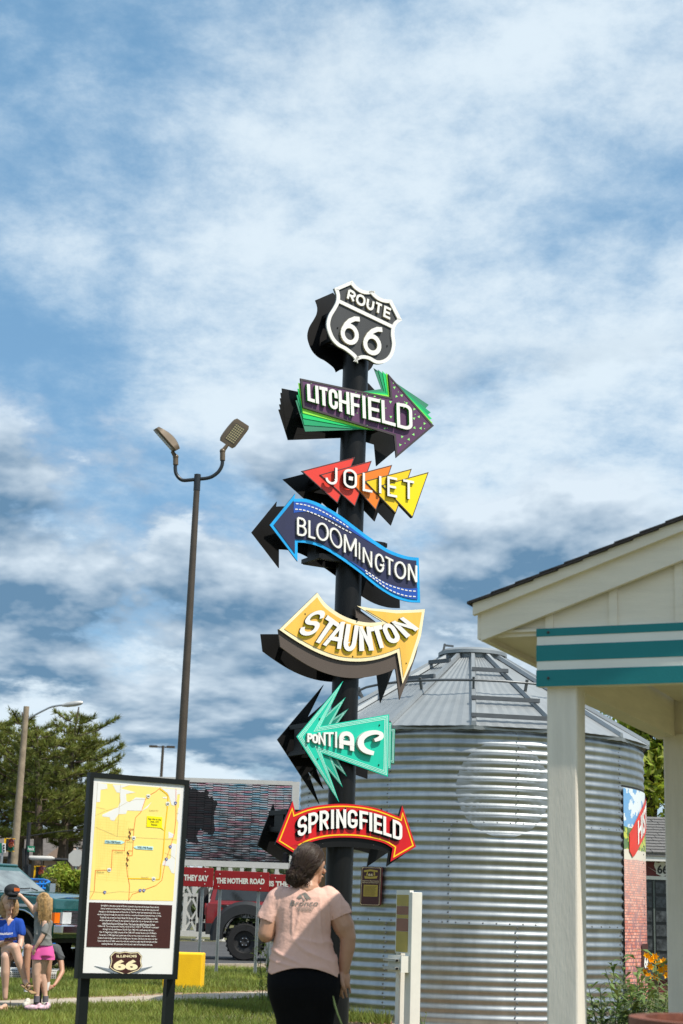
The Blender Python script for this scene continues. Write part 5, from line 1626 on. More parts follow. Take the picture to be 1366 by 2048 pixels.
# ================================================================ VEHICLES
m_tyre = mat('tyre_rubber', (0.012, 0.012, 0.013), rough=0.85, var=0.3, bump=0.3, bscale=60)
m_chrome = mat('chrome', (0.72, 0.73, 0.75), rough=0.12, metal=1.0, var=0.05)
m_blkpl = mat('black_plastic', (0.014, 0.014, 0.015), rough=0.55, var=0.2)
m_glass = mat('car_glass', (0.16, 0.19, 0.19), rough=0.06, var=0.5, vscale=2.5, spec=0.7, coat=0.6)
m_glassd = mat('tinted_glass', (0.012, 0.014, 0.015), rough=0.06, var=0.3, spec=0.7, coat=0.5)
m_lampg = mat('headlamp_glass', (0.55, 0.57, 0.58), rough=0.12, var=0.15, coat=0.6)
m_amber = mat('amber_lens', srgb(235, 110, 20), rough=0.2, coat=0.5)
m_redl = mat('red_lens', srgb(150, 10, 12), rough=0.2, coat=0.5)
def vehicle(name, label, loc, heading, paint, glass, tyre_r=0.39, lift=0.0, flare=None, retro=True, sub=None):
    """boxy two-box 4x4; x forward, y left, z up"""
    root = thing(name, label, 'car', loc)
    M = Matrix.Translation(Vector(loc)) @ Matrix.Rotation(heading, 4, 'Z')
    def put(mb, nm, m_, parent=root, **k):
        mb.v = [M @ v for v in mb.v]
        return mb.build(nm, m_, parent, **k)
    W = 0.98; zs = 0.48 + lift * .7; zb = 1.17 + lift; xf_, xr = 2.28, -2.30
    ax = (1.50, -1.32); ra = tyre_r + 0.11
    # body side outline with wheel arches
    pts = [(xf_, zs + .12)]
    pts += [(xf_ + .02, zb - .22), (xf_ - .02, zb - .04), (0.78, zb + .03), (xr + .05, zb), (xr, zb - .1), (xr, zs + .1), (xr + .1, zs)]
    low_ = []
    for a in (ax[1], ax[0]):
        low_ += [(a - ra, zs)] + [(a + ra * math.cos(R_(180 - t)), max(zs, tyre_r) + (ra * .92) * math.sin(R_(t)) * 1.0 + (0)) for t in range(15, 180, 15)] + [(a + ra, zs)]
    pts += low_ + [(xf_ - .05, zs)]
    mb = MB(); mb.prism([Vector((x, -W, z)) for x, z in pts], (0, 2 * W, 0))
    body = put(mb, 'body', paint)
    bvm = body.modifiers.new('bevel', 'BEVEL'); bvm.width = .035; bvm.segments = 3; bvm.limit_method = 'ANGLE'
    # hood
    mb = MB()
    rows = [(0.80, zb + .055), (1.4, zb + .05), (2.0, zb + .02), (2.24, zb - .03)]
    for x, z in rows:
        for y, dz in ((-W + .05, -.02), (-.55, .015), (0, .03), (.55, .015), (W - .05, -.02)): mb.v.append(Vector((x, y, z + dz)))
    for i in range(3):
        for j in range(4):
            q = i * 5 + j; mb.f.append((q, q + 5, q + 6, q + 1)); mb.mi.append(0)
    put(mb, 'hood', paint, smooth=True)
    # cabin: shell of pillars and roof
    zr = (1.74 if retro else 1.86) + lift
    base = [(0.80, -W + .07), (-2.22, -W + .07), (-2.22, W - .07), (0.80, W - .07)]; topq = [(0.12, -W + .24), (-2.08, -W + .24), (-2.08, W - .24), (0.12, W - .24)]
    mb = MB(); mb.add([Vector((x, y, zb)) for x, y in base] + [Vector((x, y, zr - .05)) for x, y in topq], [(0, 1, 5, 4), (1, 2, 6, 5), (2, 3, 7, 6), (3, 0, 4, 7)])
    cabin = put(mb, 'cabin_frame', paint)
    mb = MB(); mb.prism([Vector((x, y, zr - .06)) for x, y in topq], (0, 0, .07)); rf = put(mb, 'roof', paint)
    bvm = rf.modifiers.new('bevel', 'BEVEL'); bvm.width = .05; bvm.segments = 3
    def pane(nm, corners, m_):
        c = [Vector(q) for q in corners]; n = (c[1] - c[0]).cross(c[3] - c[0]).normalized()
        mb = MB(); mb.prism([q + n * .012 for q in c], -n * .02); return put(mb, nm, m_)
    def onside(s, x, f):
        xb0, xt0 = x, x - (0.68 if x > 0.2 else 0.0) * f if x > .2 else x * (1 - .05 * f)
        return Vector((xt0, s * (W - .07 - .17 * f), zb + (zr - .05 - zb) * f))
    pane('windshield', [(.765, -W + .16, zb + .06), (.765, W - .16, zb + .06), (.175, W - .30, zr - .11), (.175, -W + .30, zr - .11)], glass)
    for s in (-1, 1):
        for x0, x1 in ((.62, -.42), (-.50, -2.10)):
            q = [onside(s, x0, .10), onside(s, x1, .10), onside(s, x1, .86), onside(s, x0, .86)]
            if s > 0: q = [q[1], q[0], q[3], q[2]]
            pane('side_window', q, glass)
    pane('rear_window', [(-2.225, W - .2, zb + .08), (-2.225, -W + .2, zb + .08), (-2.11, -W + .32, zr - .12), (-2.11, W - .32, zr - .12)], glass)
    # front end
    if retro:
        mb = MB(); mb.box((xf_ + .015, 0, zb - .38), (.05, 1.50, .26)); grille = put(mb, 'grille', m_chrome)
        for k in range(3):
            mb = MB(); mb.box((xf_ + .045, 0, zb - .46 + k * .08), (.02, .95, .03)); put(mb, 'grille_bar', m_blkpl, grille)
        for s in (-1, 1):
            mb = MB(); mb.box((xf_ + .04, s * .66, zb - .38), (.05, .27, .20)); put(mb, 'headlight', m_lampg)
            mb = MB(); mb.box((xf_ - .03, s * .925, zb - .38), (.14, .16, .18)); put(mb, 'corner_lamp', m_amber)
        mb = MB(); mb.box((xf_ + .12, 0, zs + .17), (.20, 2.0, .17)); bu = put(mb, 'bumper', m_chrome)
        bvm = bu.modifiers.new('bevel', 'BEVEL'); bvm.width = .03; bvm.segments = 2
        for s in (-1, 1):
            mb = MB(); mb.box((0, s * (W + .012), zb - .18), (4.3, .02, .05)); put(mb, 'side_trim', m_chrome)
        # wheel-arch bright trim
        for a in ax:
            for s in (-1, 1):
                pth = [Vector((a + (ra + .01) * math.cos(R_(t)), s * (W + .01), max(zs, tyre_r) + (ra + .0) * .93 * math.sin(R_(t)))) for t in range(0, 181, 15)]
                mb = MB(); mb.tube(pth, .016, 6); put(mb, 'arch_trim', m_chrome, smooth=True)
    else:
        mb = MB(); mb.box((xf_ + .02, 0, zb - .24), (.06, 1.7, .26)); put(mb, 'grille', m_blkpl)
        mb = MB(); mb.box((xf_ + .15, 0, zs + .14), (.24, 1.9, .22)); put(mb, 'bumper', m_blkpl)
        mb = MB(); mb.box((xr - .12, 0, zs + .14), (.2, 1.8, .2)); put(mb, 'rear_bumper', m_blkpl)
        for s in (-1, 1):
            mb = MB(); mb.box((xr - .01, s * .86, zb - .16), (.04, .16, .28)); put(mb, 'tail_light', m_redl)
        mb = MB(); mb.lathe((xr - .16, 0, zb - .02), [(.0, -.1), (.36, -.1), (.40, -.05), (.40, .08), (.36, .12), (0, .12)], 24, axis='X'); put(mb, 'spare_tyre', m_tyre, smooth=True)
        if flare:
            for a in ax:
                for s in (-1, 1):
                    mb = MB(); rows = []
                    for t in range(-10, 191, 10):
                        c, sn_ = math.cos(R_(t)), math.sin(R_(t)); z0 = max(zs, tyre_r) - .02
                        rows.append([Vector((a + (ra + .30) * c, s * (W + .004), z0 + (ra + .27) * sn_)), Vector((a + (ra + .22) * c, s * (W + .13), z0 + (ra + .19) * sn_)), Vector((a + ra * c, s * (W + .13), z0 + ra * .94 * sn_)), Vector((a + ra * .96 * c, s * (W - .05), z0 + ra * .92 * sn_))])
                    n = len(rows)
                    for r in rows: mb.v += r
                    for i in range(n - 1):
                        for j in range(3): mb.f.append((4 * i + j, 4 * i + 4 + j, 4 * i + 5 + j, 4 * i + 1 + j)); mb.mi.append(0)
                    put(mb, 'fender_flare', flare, smooth=True)
    mb = MB()
    for s in (-1, 1):
        mb = MB(); mb.box((.66, s * (W + .12), zb + .14), (.10, .18, .20)); put(mb, 'wing_mirror', m_blkpl if not retro else m_chrome)
        mb = MB(); mb.beam((.80, s * .5, zb + .09), (.74, s * .02 + .35, zb + .13), .02, .02); put(mb, 'wiper', m_blkpl)
        mb = MB(); mb.box((-.22, s * (W + .02), zb - .09), (.18, .03, .04)); put(mb, 'door_handle', m_chrome if retro else m_blkpl)
    mb = MB(); mb.box((0, 0, zs + .02), (3.6, 1.5, .22)); put(mb, 'chassis', m_blkpl)
    for a in ax:
        for s in (-1, 1):
            R0 = tyre_r; w = .26 if retro else .32
            y0 = s * (W - .08)
            mb = MB(); mb.lathe((a, y0, R0), [(R0 * .6, -w / 2), (R0 * .93, -w / 2), (R0, -w / 2 + .04), (R0, w / 2 - .04), (R0 * .93, w / 2), (R0 * .6, w / 2)], 32, axis='Y'); wh = put(mb, 'wheel', m_tyre, smooth=True)
            mb = MB(); mb.lathe((a, y0, R0), [(0, s * (w * .28)), (R0 * .2, s * w * .34), (R0 * .35, s * w * .2), (R0 * .56, s * w * .26), (R0 * .62, s * w * .50)], 24, axis='Y'); put(mb, 'rim', m_chrome if retro else m_blkpl, wh, smooth=True)
            if not retro:
                for k in range(6):
                    mb = MB(); mb.sphere((a + .09 * math.cos(k * 1.047), y0 + s * w * .36, R0 + .09 * math.sin(k * 1.047)), .018, 6, 4); put(mb, 'lug_nut', m_chrome, wh)
                for k in range(26):
                    t = k / 26 * 6.283
                    mb = MB(); rot = Matrix.Rotation(-t, 3, 'Y')
                    mb.box(Vector((a, y0, R0)) + rot @ Vector((R0 + .004, 0, 0)), (.03, w * .9, .05), rot); put(mb, 'tread_block', m_tyre, wh)
    return root, put, body, (W, zb, zs, xf_, xr)
m_tealcar = mat('teal_metallic_paint', (0.004, 0.085, 0.085), rough=0.22, var=0.1, metal=0.25, coat=0.8)
th = R_(-26)
nc = P(106, 1850, 28.8)
offs = Matrix.Rotation(th, 3, 'Z') @ Vector((2.28, -0.98, 0))
vloc = Vector((nc.x - offs.x, nc.y - offs.y, 0.008))
vehicle('parked_car', 'teal green vintage off-roader with chrome bumper parked behind the bench', vloc, th, m_tealcar, m_glass, tyre_r=.42, lift=.19)
m_redcar = mat('red_car_paint', srgb(122, 9, 13), rough=0.25, var=0.08, coat=0.7)
m_flare = mat('charcoal_flare', (0.020, 0.021, 0.023), rough=0.5, var=0.15)
TD = 39.0
rw = P(489, 1884, TD)
tl = Vector((rw.x + 1.32, TD + .98, 0.008))
r2, put2, body2, dims = vehicle('parked_car', 'red off-roader with black fender flares and large tyres behind the red verse signs', tl, 0.0, m_redcar, m_glassd, tyre_r=.44, lift=.17, flare=m_flare, retro=False)
W, zb, zs, xf_, xr = dims
m_stg = mat('graphic_grey', (0.30, 0.31, 0.32), rough=0.4); m_stb = mat('graphic_black', (0.012, 0.012, 0.013), rough=0.4)
for x0_, x1_ in ((-.72, .9), (-2.28, -1.9), (2.02, 2.27)):
    mb = MB(); mb.box(((x0_ + x1_) / 2, 0, zs + .12), (x1_ - x0_, 2 * W + .03, .26)); put2(mb, 'rocker_cladding', m_flare, body2)
for x0, mm_ in ((-1.98, m_stb), (-1.80, m_stg), (-1.32, m_stb)):
    w_ = .18 if mm_ is m_stb else .42
    mb = MB(); mb.prism([Vector((x0, -W - .004, zb - .05)), Vector((x0 + w_, -W - .004, zb - .05)), Vector((x0 + w_ + .4, -W - .004, zb - .34)), Vector((x0 + .4, -W - .004, zb - .34))], (0, .003, 0))
    put2(mb, 'body_graphic', mm_, body2)
mb = MB(); put_text(mb, 'RAPTOR', lambda u, v: Vector((-1.62 + u * .62, -W - .008, zb - .33 + v * .1)), .04); put2(mb, 'body_lettering', m_stb, body2)

# ================================================================ BENCH
BD = 20.3
m_perf = bpy.data.materials.new('perforated_steel'); m_perf.use_nodes = True; nt = m_perf.node_tree; b = nt.nodes['Principled BSDF']
tcn = nn_('ShaderNodeTexCoord'); vr = nn_('ShaderNodeTexVoronoi'); vr.inputs['Scale'].default_value = 42; vr.inputs['Randomness'].default_value = 0.0
nt.links.new(tcn.outputs['Object'], vr.inputs['Vector'])
lt_ = nn_('ShaderNodeMath', operation='LESS_THAN'); lt_.inputs[1].default_value = .36; nt.links.new(vr.outputs['Distance'], lt_.inputs[0])
mxx = nn_('ShaderNodeMix', data_type='RGBA'); mxx.inputs[6].default_value = (.50, .50, .48, 1); mxx.inputs[7].default_value = (.02, .03, .02, 1); nt.links.new(lt_.outputs[0], mxx.inputs[0]); nt.links.new(mxx.outputs[2], b.inputs['Base Color']); b.inputs['Roughness'].default_value = .45
bx1_ = P(120, 1932, BD).x; bx0_ = bx1_ - 1.85
bz = 0.47
bench = thing('bench', 'grey perforated steel bench on the lawn in front of the teal car', 'bench', ((bx0_ + bx1_) / 2, BD, 0))
prof = [(.20, 0), (-.16, 0), (-.21, -.012), (-.235, -.045), (-.235, -.10), (-.222, -.10), (-.222, -.05), (-.2, -.026), (-.16, -.014), (.20, -.014)]
mb = MB(); mb.prism([Vector((bx0_, BD + y, bz + z)) for y, z in prof], (bx1_ - bx0_, 0, 0)); mb.build('seat', m_perf, bench)
prof = [(.20, .0), (.30, .42), (.285, .425), (.185, .0)]
for x in (bx0_ + .2, bx1_ - .25):
    mb = MB(); mb.tube([(x, BD - .12, bz - .02), (x, BD - .12, 0)], .025, 10); mb.build('leg', m_blkpl, bench, smooth=True)
    mb = MB(); mb.tube([(x, BD + .15, bz - .02), (x, BD + .15, 0)], .025, 10); mb.build('leg', m_blkpl, bench, smooth=True)
    mb = MB(); mb.beam((x, BD - .14, .05), (x, BD + .17, .05), .04, .03); mb.build('foot_bar', m_blkpl, bench)

# ================================================================ STREET FURNITURE BEYOND THE LOT
m_woodp = mat('weathered_wood_pole', (0.27, 0.215, 0.15), rough=0.9, var=0.25, vscale=5, bump=0.5, bscale=20)
SLD = 55.0
a = P(53, 1413, SLD); b0 = P(28, 1720, SLD)
dirp = (a - b0).normalized(); foot = a - dirp * (a.z / dirp.z)
slt = thing('street_light', 'tall wooden pole with a curved arm street light above the pines', 'street light', foot)
mb = MB(); mb.tube([foot, a], [.16, .10], 12); mb.build('pole', m_woodp, slt, smooth=True)
arm = [P(*q, SLD) for q in smooth_line([(50, 1440), (62, 1434), (85, 1422), (105, 1413), (128, 1410)], 3)]
mb = MB(); mb.tube(arm, .035, 8); mb.build('arm', m_upost, slt, smooth=True)
h0, h1 = P(124, 1411, SLD), P(166, 1405, SLD)
mb = MB(); mb.tube([h0, h0.lerp(h1, .25), h0.lerp(h1, .6), h0.lerp(h1, .9), h1], [.04, .085, .10, .08, .03], 12); mb.build('lamp_head', mat('pale_lamp_metal', (.5, .5, .48), rough=.4, metal=.4), slt, smooth=True)
FDD = 120.0
a = P(326, 1494, FDD)
fdl = thing('street_light', 'small distant lamp post with two short arms above the map sign', 'street light', (a.x, FDD, 0))
mb = MB(); mb.tube([(a.x, FDD, 0), (a.x, FDD, a.z + .1)], [.17, .10], 10); mb.build('pole', m_bronze, fdl, smooth=True)
for s, ex_ in ((-1, 300), (1, 348)):
    e = P(ex_, 1496, FDD)
    mb = MB(); mb.tube([(a.x, FDD, a.z), (e.x - s * .35, FDD, a.z)], .05, 8); ar = mb.build('arm', m_bronze, fdl, smooth=True)
    mb = MB(); mb.box((e.x - s * .25, FDD, a.z + .02), (.62, .3, .15)); mb.build('lamp_head', m_bronze, fdl)
# signal pole with mast arm, street-name plate and span wire
SGD = 50.0
m_sigy = mat('signal_yellow', srgb(245, 190, 0), rough=.5); m_sgreen = mat('sign_green', srgb(0, 120, 85), rough=.5)
a = P(52, 1765, SGD)
sig = thing('signal_pole', 'slim black traffic pole with green street name plate', 'traffic pole', (a.x, SGD, 0))
t1 = P(60, 1645, SGD)
mb = MB(); mb.tube([(a.x, SGD, 0), (t1.x - .02, SGD, t1.z)], [.075, .06], 10); mb.build('pole', m_blkpl, sig, smooth=True)
p1_, p2_ = P(53, 1715, SGD), P(160, 1722, SGD)
mb = MB(); mb.tube([p1_, p2_], .05, 8); mb.build('mast_arm', m_blkpl, sig, smooth=True)
mb = MB(); mb.tube([P(58, 1672, SGD), P(110, 1664, SGD), P(180, 1657, SGD)], .018, 6); mb.build('span_wire', m_blkpl, sig)
q = [P(*v, SGD - .1) for v in ((55, 1691.5), (69, 1692.5), (69, 1704), (55, 1703))]
mb = MB(); mb.prism(q, (0, .03, 0)); pl = mb.build('name_plate', m_sgreen, sig)
mb = MB(); put_text(mb, 'Peoria Rd', lambda u, v: q[3].lerp(q[2], .08 + u * .84).lerp(q[0].lerp(q[1], .08 + u * .84), .22 + v * .55) + Vector((0, -.01, 0)), .03); mb.build('plate_text', m_lwhite, pl)
mb = MB(); mb.tube([P(58, 1714, SGD - .2), P(63, 1716, SGD - .2), P(103, 1717, SGD - .2), P(109, 1717, SGD - .2)], [.04, .075, .075, .03], 10); mb.build('arm_lamp', m_tw, sig, smooth=True)
mb = MB(); mb.tube([P(48, 1737, SGD), P(48, 1697, SGD)], .055, 8); mb.build('side_pole', m_blkpl, sig, smooth=True)
def signal(label, px, py, Y):
    c = P(px, py, Y)
    root = thing('traffic_light', label, 'traffic light', c, 'yellow backed traffic lights')
    mb = MB(); mb.box(c + Vector((0, .06, 0)), (.12, .04, .46)); 
    s = Y / 50 * .40
    mb = MB(); mb.box(c, (.15 * s / .4 * 1.7, .14, .92 * s)); hs_ = mb.build('housing', m_blkpl, root)
    for x, z, w, h in ((-.17, 0, .055, 1.0), (.0, .48, .30, .05), (.0, -.48, .30, .05)):
        mb = MB(); mb.box(c + Vector((x * s / .4 * .9, -.03, z * s)), (w * s / .4, .1, h * s)); mb.build('visor_frame', m_sigy, root)
    for k, mm_ in enumerate((m_redl, m_amber, m_sgreen)):
        mb = MB(); mb.lathe(c + Vector((.07, -.09, (.3 - .3 * k) * s)), [(0, 0), (.08, 0), (.08, -.1), (.075, -.1)], 12, axis='Y'); ln = mb.build('lens', mm_ if k else m_redl, root)
    mb = MB(); mb.tube([c + Vector((0, .05, -.4 * s)), (c.x, c.y + .05, 0)], .05, 8); mb.build('stem', m_blkpl, root)
    return root
signal('yellow edged traffic light half hidden by the wooden pole', 20, 1690, 52.0)
signal('yellow edged traffic light standing low between the pine trunks', 80, 1745, 50.5)
# direction boards at the left edge
c = P(5, 1690, 48.0)
db = thing('road_sign', 'green and white road signs at the far edge beside the wooden pole', 'road sign', (c.x, 48.0, 0))
for x0, x1, y0, y1, mm_ in ((-14, 3, 1686, 1706, m_sgreen), (4, 11, 1687, 1705, m_pwhite)):
    q = [P(x0, y0, 48.0), P(x1, y0, 48.0), P(x1, y1, 48.0), P(x0, y1, 48.0)]
    mb = MB(); mb.prism(q, (0, .03, 0)); mb.build('sign_plate', mm_, db)
for k in range(3):
    q = [P(5.5, 1689 + k * 5.5, 47.98), P(9.5, 1689 + k * 5.5, 47.98), P(9.5, 1692 + k * 5.5, 47.98), P(5.5, 1692 + k * 5.5, 47.98)]
    mb = MB(); mb.prism(q, (0, .01, 0)); mb.build('sign_mark', m_blkpl, db)
mb = MB(); mb.tube([(c.x, 48.05, 0), (c.x, 48.05, P(5, 1686, 48.0).z)], .04, 8); mb.build('post', m_upost, db)
# back of a stop sign
c = P(153, 1716, 46.0)
st = thing('stop_sign', 'pale back of an octagonal sign beside the leafy bush', 'stop sign', (c.x, 46.0, 0))
r_ = .25
mb = MB(); mb.prism([c + Vector((r_ * math.cos(R_(22.5 + 45 * k)), 0, r_ * math.sin(R_(22.5 + 45 * k)))) for k in range(8)], (0, .012, 0)); mb.build('plate', m_tw, st)
mb = MB(); mb.tube([(c.x, 46.04, 0), (c.x, 46.04, c.z + .3)], .025, 8); mb.build('post', m_upost, st)
# blue guard rail of a work platform
m_brail = mat('blue_rail_paint', srgb(20, 120, 205), rough=.4)
RD = 38.0
c = P(80, 1790, RD)
rl = thing('platform_rail', 'blue tubular rail of a platform behind the teal car', 'rail', (c.x, RD, 0))
for yy in (1758.5, 1767):
    pts = [P(*v, RD + dy) for v, dy in (((60, yy), .6), ((88, yy + 1), .2), ((96, yy + 3), -.1), ((99, yy + 5.5), -.3), ((90, yy + 10), -.5), ((66, yy + 10), -.5))]
    mb = MB(); mb.tube(pts, .026, 8); mb.build('rail', m_brail, rl, smooth=True)
for x in (80, 87, 95, 64):
    q = P(x, 1762, RD - .3)
    mb = MB(); mb.tube([(q.x, q.y, 0.05), q], .024, 8); mb.build('upright', m_brail, rl, smooth=True)
q = P(80, 1790, RD)
mb = MB(); mb.box((q.x, RD - .1, .35), (1.3, .8, .5)); mb.build('platform_base', m_brail, rl)

# ================================================================ FAR HOUSE (left)
FH = 78.0
m_tanw = mat('tan_siding', (0.36, 0.255, 0.20), rough=.8, var=.12); m_brw = mat('brown_siding', (0.135, 0.10, 0.08), rough=.85, var=.2); m_rfb = mat('brown_roof', (0.115, 0.10, 0.09), rough=.95, var=.25, vscale=3)
def fx(px): return P(px, 1740, FH).x
def fz(py): return P(90, py, FH).z
fh = thing('roadside_house', 'brown and tan house with broad roof behind the pine trunks', 'house', (fx(80), FH, 0))
def fb(name, x0, x1, y0, y1, z0, z1, m_, parent=None):
    mb = MB(); mb.box(((x0 + x1) / 2, (y0 + y1) / 2, (z0 + z1) / 2), (x1 - x0, y1 - y0, z1 - z0)); return mb.build(name, m_, parent or fh)
wl_ = fb('wall', fx(-60), fx(215), FH, FH + 7, 0, fz(1712), m_brw)
wr_ = fb('front_wall', fx(96), fx(170), FH - 1.2, FH, 0, fz(1716), m_tanw)
mb = MB(); e0_, e1_ = fz(1716), fz(1668)
mb.prism([(fx(-75), FH - .6, e0_), (fx(230), FH - .6, e0_), (fx(215), FH + 3.5, e1_), (fx(-60), FH + 3.5, e1_)], (0, .05, -.12)); rfo = mb.build('roof', m_rfb, fh)
mb = MB(); mb.prism([(fx(92), FH - 1.5, fz(1720)), (fx(174), FH - 1.5, fz(1720)), (fx(133), FH - 1.5, fz(1688))], (0, 3.2, 0)); mb.build('porch_gable', m_tanw, fh)
for x0, x1 in ((-30, -8), (8, 30), (44, 62)):
    w_ = fb('window', fx(x0), fx(x1), FH - .03, FH + .02, fz(1765), fz(1730), m_glassd)
    fb('sill', fx(x0) - .05, fx(x1) + .05, FH - .08, FH + .0, fz(1767), fz(1765), m_tanw, w_)
for x0, x1 in ((104, 116), (124, 136), (146, 160)):
    w_ = fb('window', fx(x0), fx(x1), FH - 1.24, FH - 1.18, fz(1762), fz(1732), m_glassd)
fb('timber', fx(-2), fx(1), FH - .04, FH + .02, .2, fz(1714), m_tanw); fb('chimney', fx(40), fx(52), FH + 3, FH + 3.8, fz(1700), fz(1656), m_brw, rfo)
fb('wainscot', fx(-60), fx(95), FH - .05, FH, 0, fz(1776), m_tanw)

# ================================================================ VEGETATION
m_bark = mat('pine_bark', (0.085, 0.062, 0.048), rough=.95, var=.35, vscale=4, bump=.8, bscale=14)
m_needle = mat('pine_needles', (0.050, 0.092, 0.022), rough=.75, var=.35, vscale=.45, island=.40, c2=(0.20, 0.215, 0.034), trans=.22)
m_leaf = mat('bright_leaves', (0.15, 0.25, 0.02), rough=.6, var=.3, vscale=1.1, island=.35, c2=(0.31, 0.36, 0.035), trans=.45)
m_leafd = mat('dark_leaves', (0.035, 0.065, 0.018), rough=.6, var=.3, vscale=.8, island=.35, c2=(0.07, 0.10, 0.03), trans=.2)
def np_obj(name, V, F, m_, parent=None):
    org = root_loc(parent)
    me = bpy.data.meshes.new(name)
    V = np.asarray(V, dtype=np.float64) - np.array(org)
    me.from_pydata(V.tolist(), [], F if isinstance(F, list) else F.tolist())
    me.materials.append(m_); me.update()
    o = bpy.data.objects.new(name, me); col.objects.link(o); o.parent = parent
    return o
def tuft_fan(rs, c, d, n, ln, w):
    """thin triangular needles fanned round the direction d"""
    V = []; d = d / np.linalg.norm(d)
    for _ in range(n):
        v = d + rs.normal(0, .55, 3); v /= np.linalg.norm(v)
        s = np.cross(v, rs.normal(0, 1, 3)); s /= max(1e-6, np.linalg.norm(s))
        L = ln * rs.uniform(.6, 1.15)
        V += [c - s * w * .5, c + s * w * .5, c + v * L]
    return V
def pine(label, px, Y, toppy, lean, spread, seed, start=.28):
    rs = np.random.RandomState(seed)
    g0 = G(px, 1856); x0 = P(px, 1760, Y).x
    top = P(px + lean, toppy, Y)
    base = np.array([x0, Y, 0.0]); tp = np.array([top.x, Y, top.z])
    root = thing('pine_tree', label, 'tree', (x0, Y, 0), 'pines beyond the parking lot')
    mb = MB(); H = tp[2]
    pts = [Vector(base + (tp - base) * t + np.array([math.sin(t * 5 + seed) * .12, 0, 0])) for t in np.linspace(0, 1, 9)]
    mb.tube(pts, [.30 - .275 * t for t in np.linspace(0, 1, 9)], 10); mb.build('trunk', m_bark, root, smooth=True)
    V = []; br = MB(); z = H * start
    while z < H * .985:
        t = z / H
        c = base + (tp - base) * t
        prof = np.interp(t, [start, start + .12, .5, .75, .9, 1.0], [.55, .95, 1.0, .72, .42, .1]) * spread
        nb = rs.randint(4, 7)
        a0 = rs.uniform(0, 6.28)
        for k in range(nb):
            a = a0 + k * 6.283 / nb + rs.normal(0, .25)
            L = prof * rs.choice([.55, .8, 1.0, 1.2, 1.35])
            up = rs.uniform(.0, .30) + .35 * (t - .5)
            d = np.array([math.cos(a), math.sin(a), up])
            e = c + d * L + np.array([0, 0, .10 * L])
            m_ = c + d * L * .5 - np.array([0, 0, .04 * L])
            br.tube([Vector(c), Vector(m_), Vector(e)], [.05 * (1.2 - t), .03, .012], 5, cap=False)
            nt_ = max(6, int(L * 13.5))
            for j in range(nt_):
                u = .25 + .75 * (j + rs.uniform(0, 1)) / nt_
                q = c * (1 - u) ** 2 + 2 * m_ * u * (1 - u) + e * u * u
                side = np.array([-d[1], d[0], 0]) * rs.choice([-1, 1]) * rs.uniform(.2, 1) * (.42 * L * (1.1 - u) + .12)
                q2 = q + side + np.array([0, 0, rs.uniform(-.02, .08)])
                V += tuft_fan(rs, q2, d * .5 + side * .6 + np.array([0, 0, .35]), 15, .28, .032)
                if rs.uniform() < .6:
                    V += tuft_fan(rs, q, d + np.array([0, 0, .5]), 11, .28, .034)
        z += rs.uniform(.40, .60)
    br.build('branches', m_bark, root, smooth=True)['kind'] = 'stuff'
    n = len(V) // 3
    o = np_obj('crown', V, [(3 * i, 3 * i + 1, 3 * i + 2) for i in range(n)], m_needle, root)
    return root
pine('dark pine with its trunk just left of the green street plate', 40, 66.0, 1424, 6, 2.9, 11, .42)
pine('pine with straight trunk nearest the low traffic light', 72, 62.0, 1452, 8, 2.3, 12, .45)
pine('tallest peaked pine leaning towards the map sign', 106, 64.5, 1414, 56, 2.5, 13, .40)
pine('broad low pine reaching behind the map sign', 132, 67.0, 1470, 30, 3.0, 14, .42)
pine('pine at the far edge of the lot, cut off by the frame', -12, 68.0, 1440, 4, 2.8, 15, .42)

def leaves(rs, C, R, n, size, shell=.55):
    """leaf quads spread through an uneven crown made of several lobes"""
    lobes = []
    for _ in range(14):
        v = rs.normal(0, 1, 3); v /= np.linalg.norm(v)
        lobes.append((np.array(v) * R * rs.uniform(.25, .72), rs.uniform(.28, .5)))
    V = []
    for i in range(n):
        o, r = lobes[rs.randint(len(lobes))]
        v = rs.normal(0, 1, 3); v /= np.linalg.norm(v)
        p = C + o + v * R * r * rs.uniform(shell, 1.05)
        nrm = v + rs.normal(0, .7, 3); nrm /= np.linalg.norm(nrm)
        a = np.cross(nrm, rs.normal(0, 1, 3)); a /= max(1e-6, np.linalg.norm(a)); b_ = np.cross(nrm, a)
        s = size * rs.uniform(.6, 1.25)
        V += [p - a * s, p + b_ * s * .45 + nrm * s * .12, p + a * s, p - b_ * s * .45 + nrm * s * .12]
    return V, lobes
def broadleaf(name, label, C, R, n, size, m_, trunk_r=.14, cat='tree', group=None, seed=1):
    rs = np.random.RandomState(seed)
    root = thing(name, label, cat, (C[0], C[1], 0), group)
    V, lobes = leaves(rs, np.array(C), np.array(R), n, size)
    mb = MB(); b0 = Vector((C[0], C[1], 0)); fork = Vector((C[0], C[1], max(.1, C[2] - R[2] * .75)))
    mb.tube([b0, fork], [trunk_r, trunk_r * .8], 10)
    tk = mb.build('trunk', m_bark, root, smooth=True)
    for o, r in lobes[:9]:
        mb = MB(); e = Vector(np.array(C) + o)
        mb.tube([fork - Vector((0, 0, .1)), fork.lerp(e, .5) + Vector((0, 0, .08 * R[2])), e], [trunk_r * .55, trunk_r * .35, .012], 6); mb.build('limb', m_bark, root, smooth=True)
    np_obj('crown', V, [(4 * i, 4 * i + 1, 4 * i + 2, 4 * i + 3) for i in range(len(V) // 4)], m_, root)
    return root
c = P(1300, 1535, 40.0)
broadleaf('shade_tree', 'bright green leafy tree rising behind the grain bin and house', (c.x, 40.0, c.z), (2.9, 2.4, 2.5), 9000, .13, m_leaf, .2, seed=5)
c = P(130, 1765, 45.0)
broadleaf('leafy_bush', 'rounded bright green bush beside the map sign frame', (c.x, 45.0, c.z), (.72, .6, .62), 2600, .085, m_leaf, .05, 'bush', seed=6)
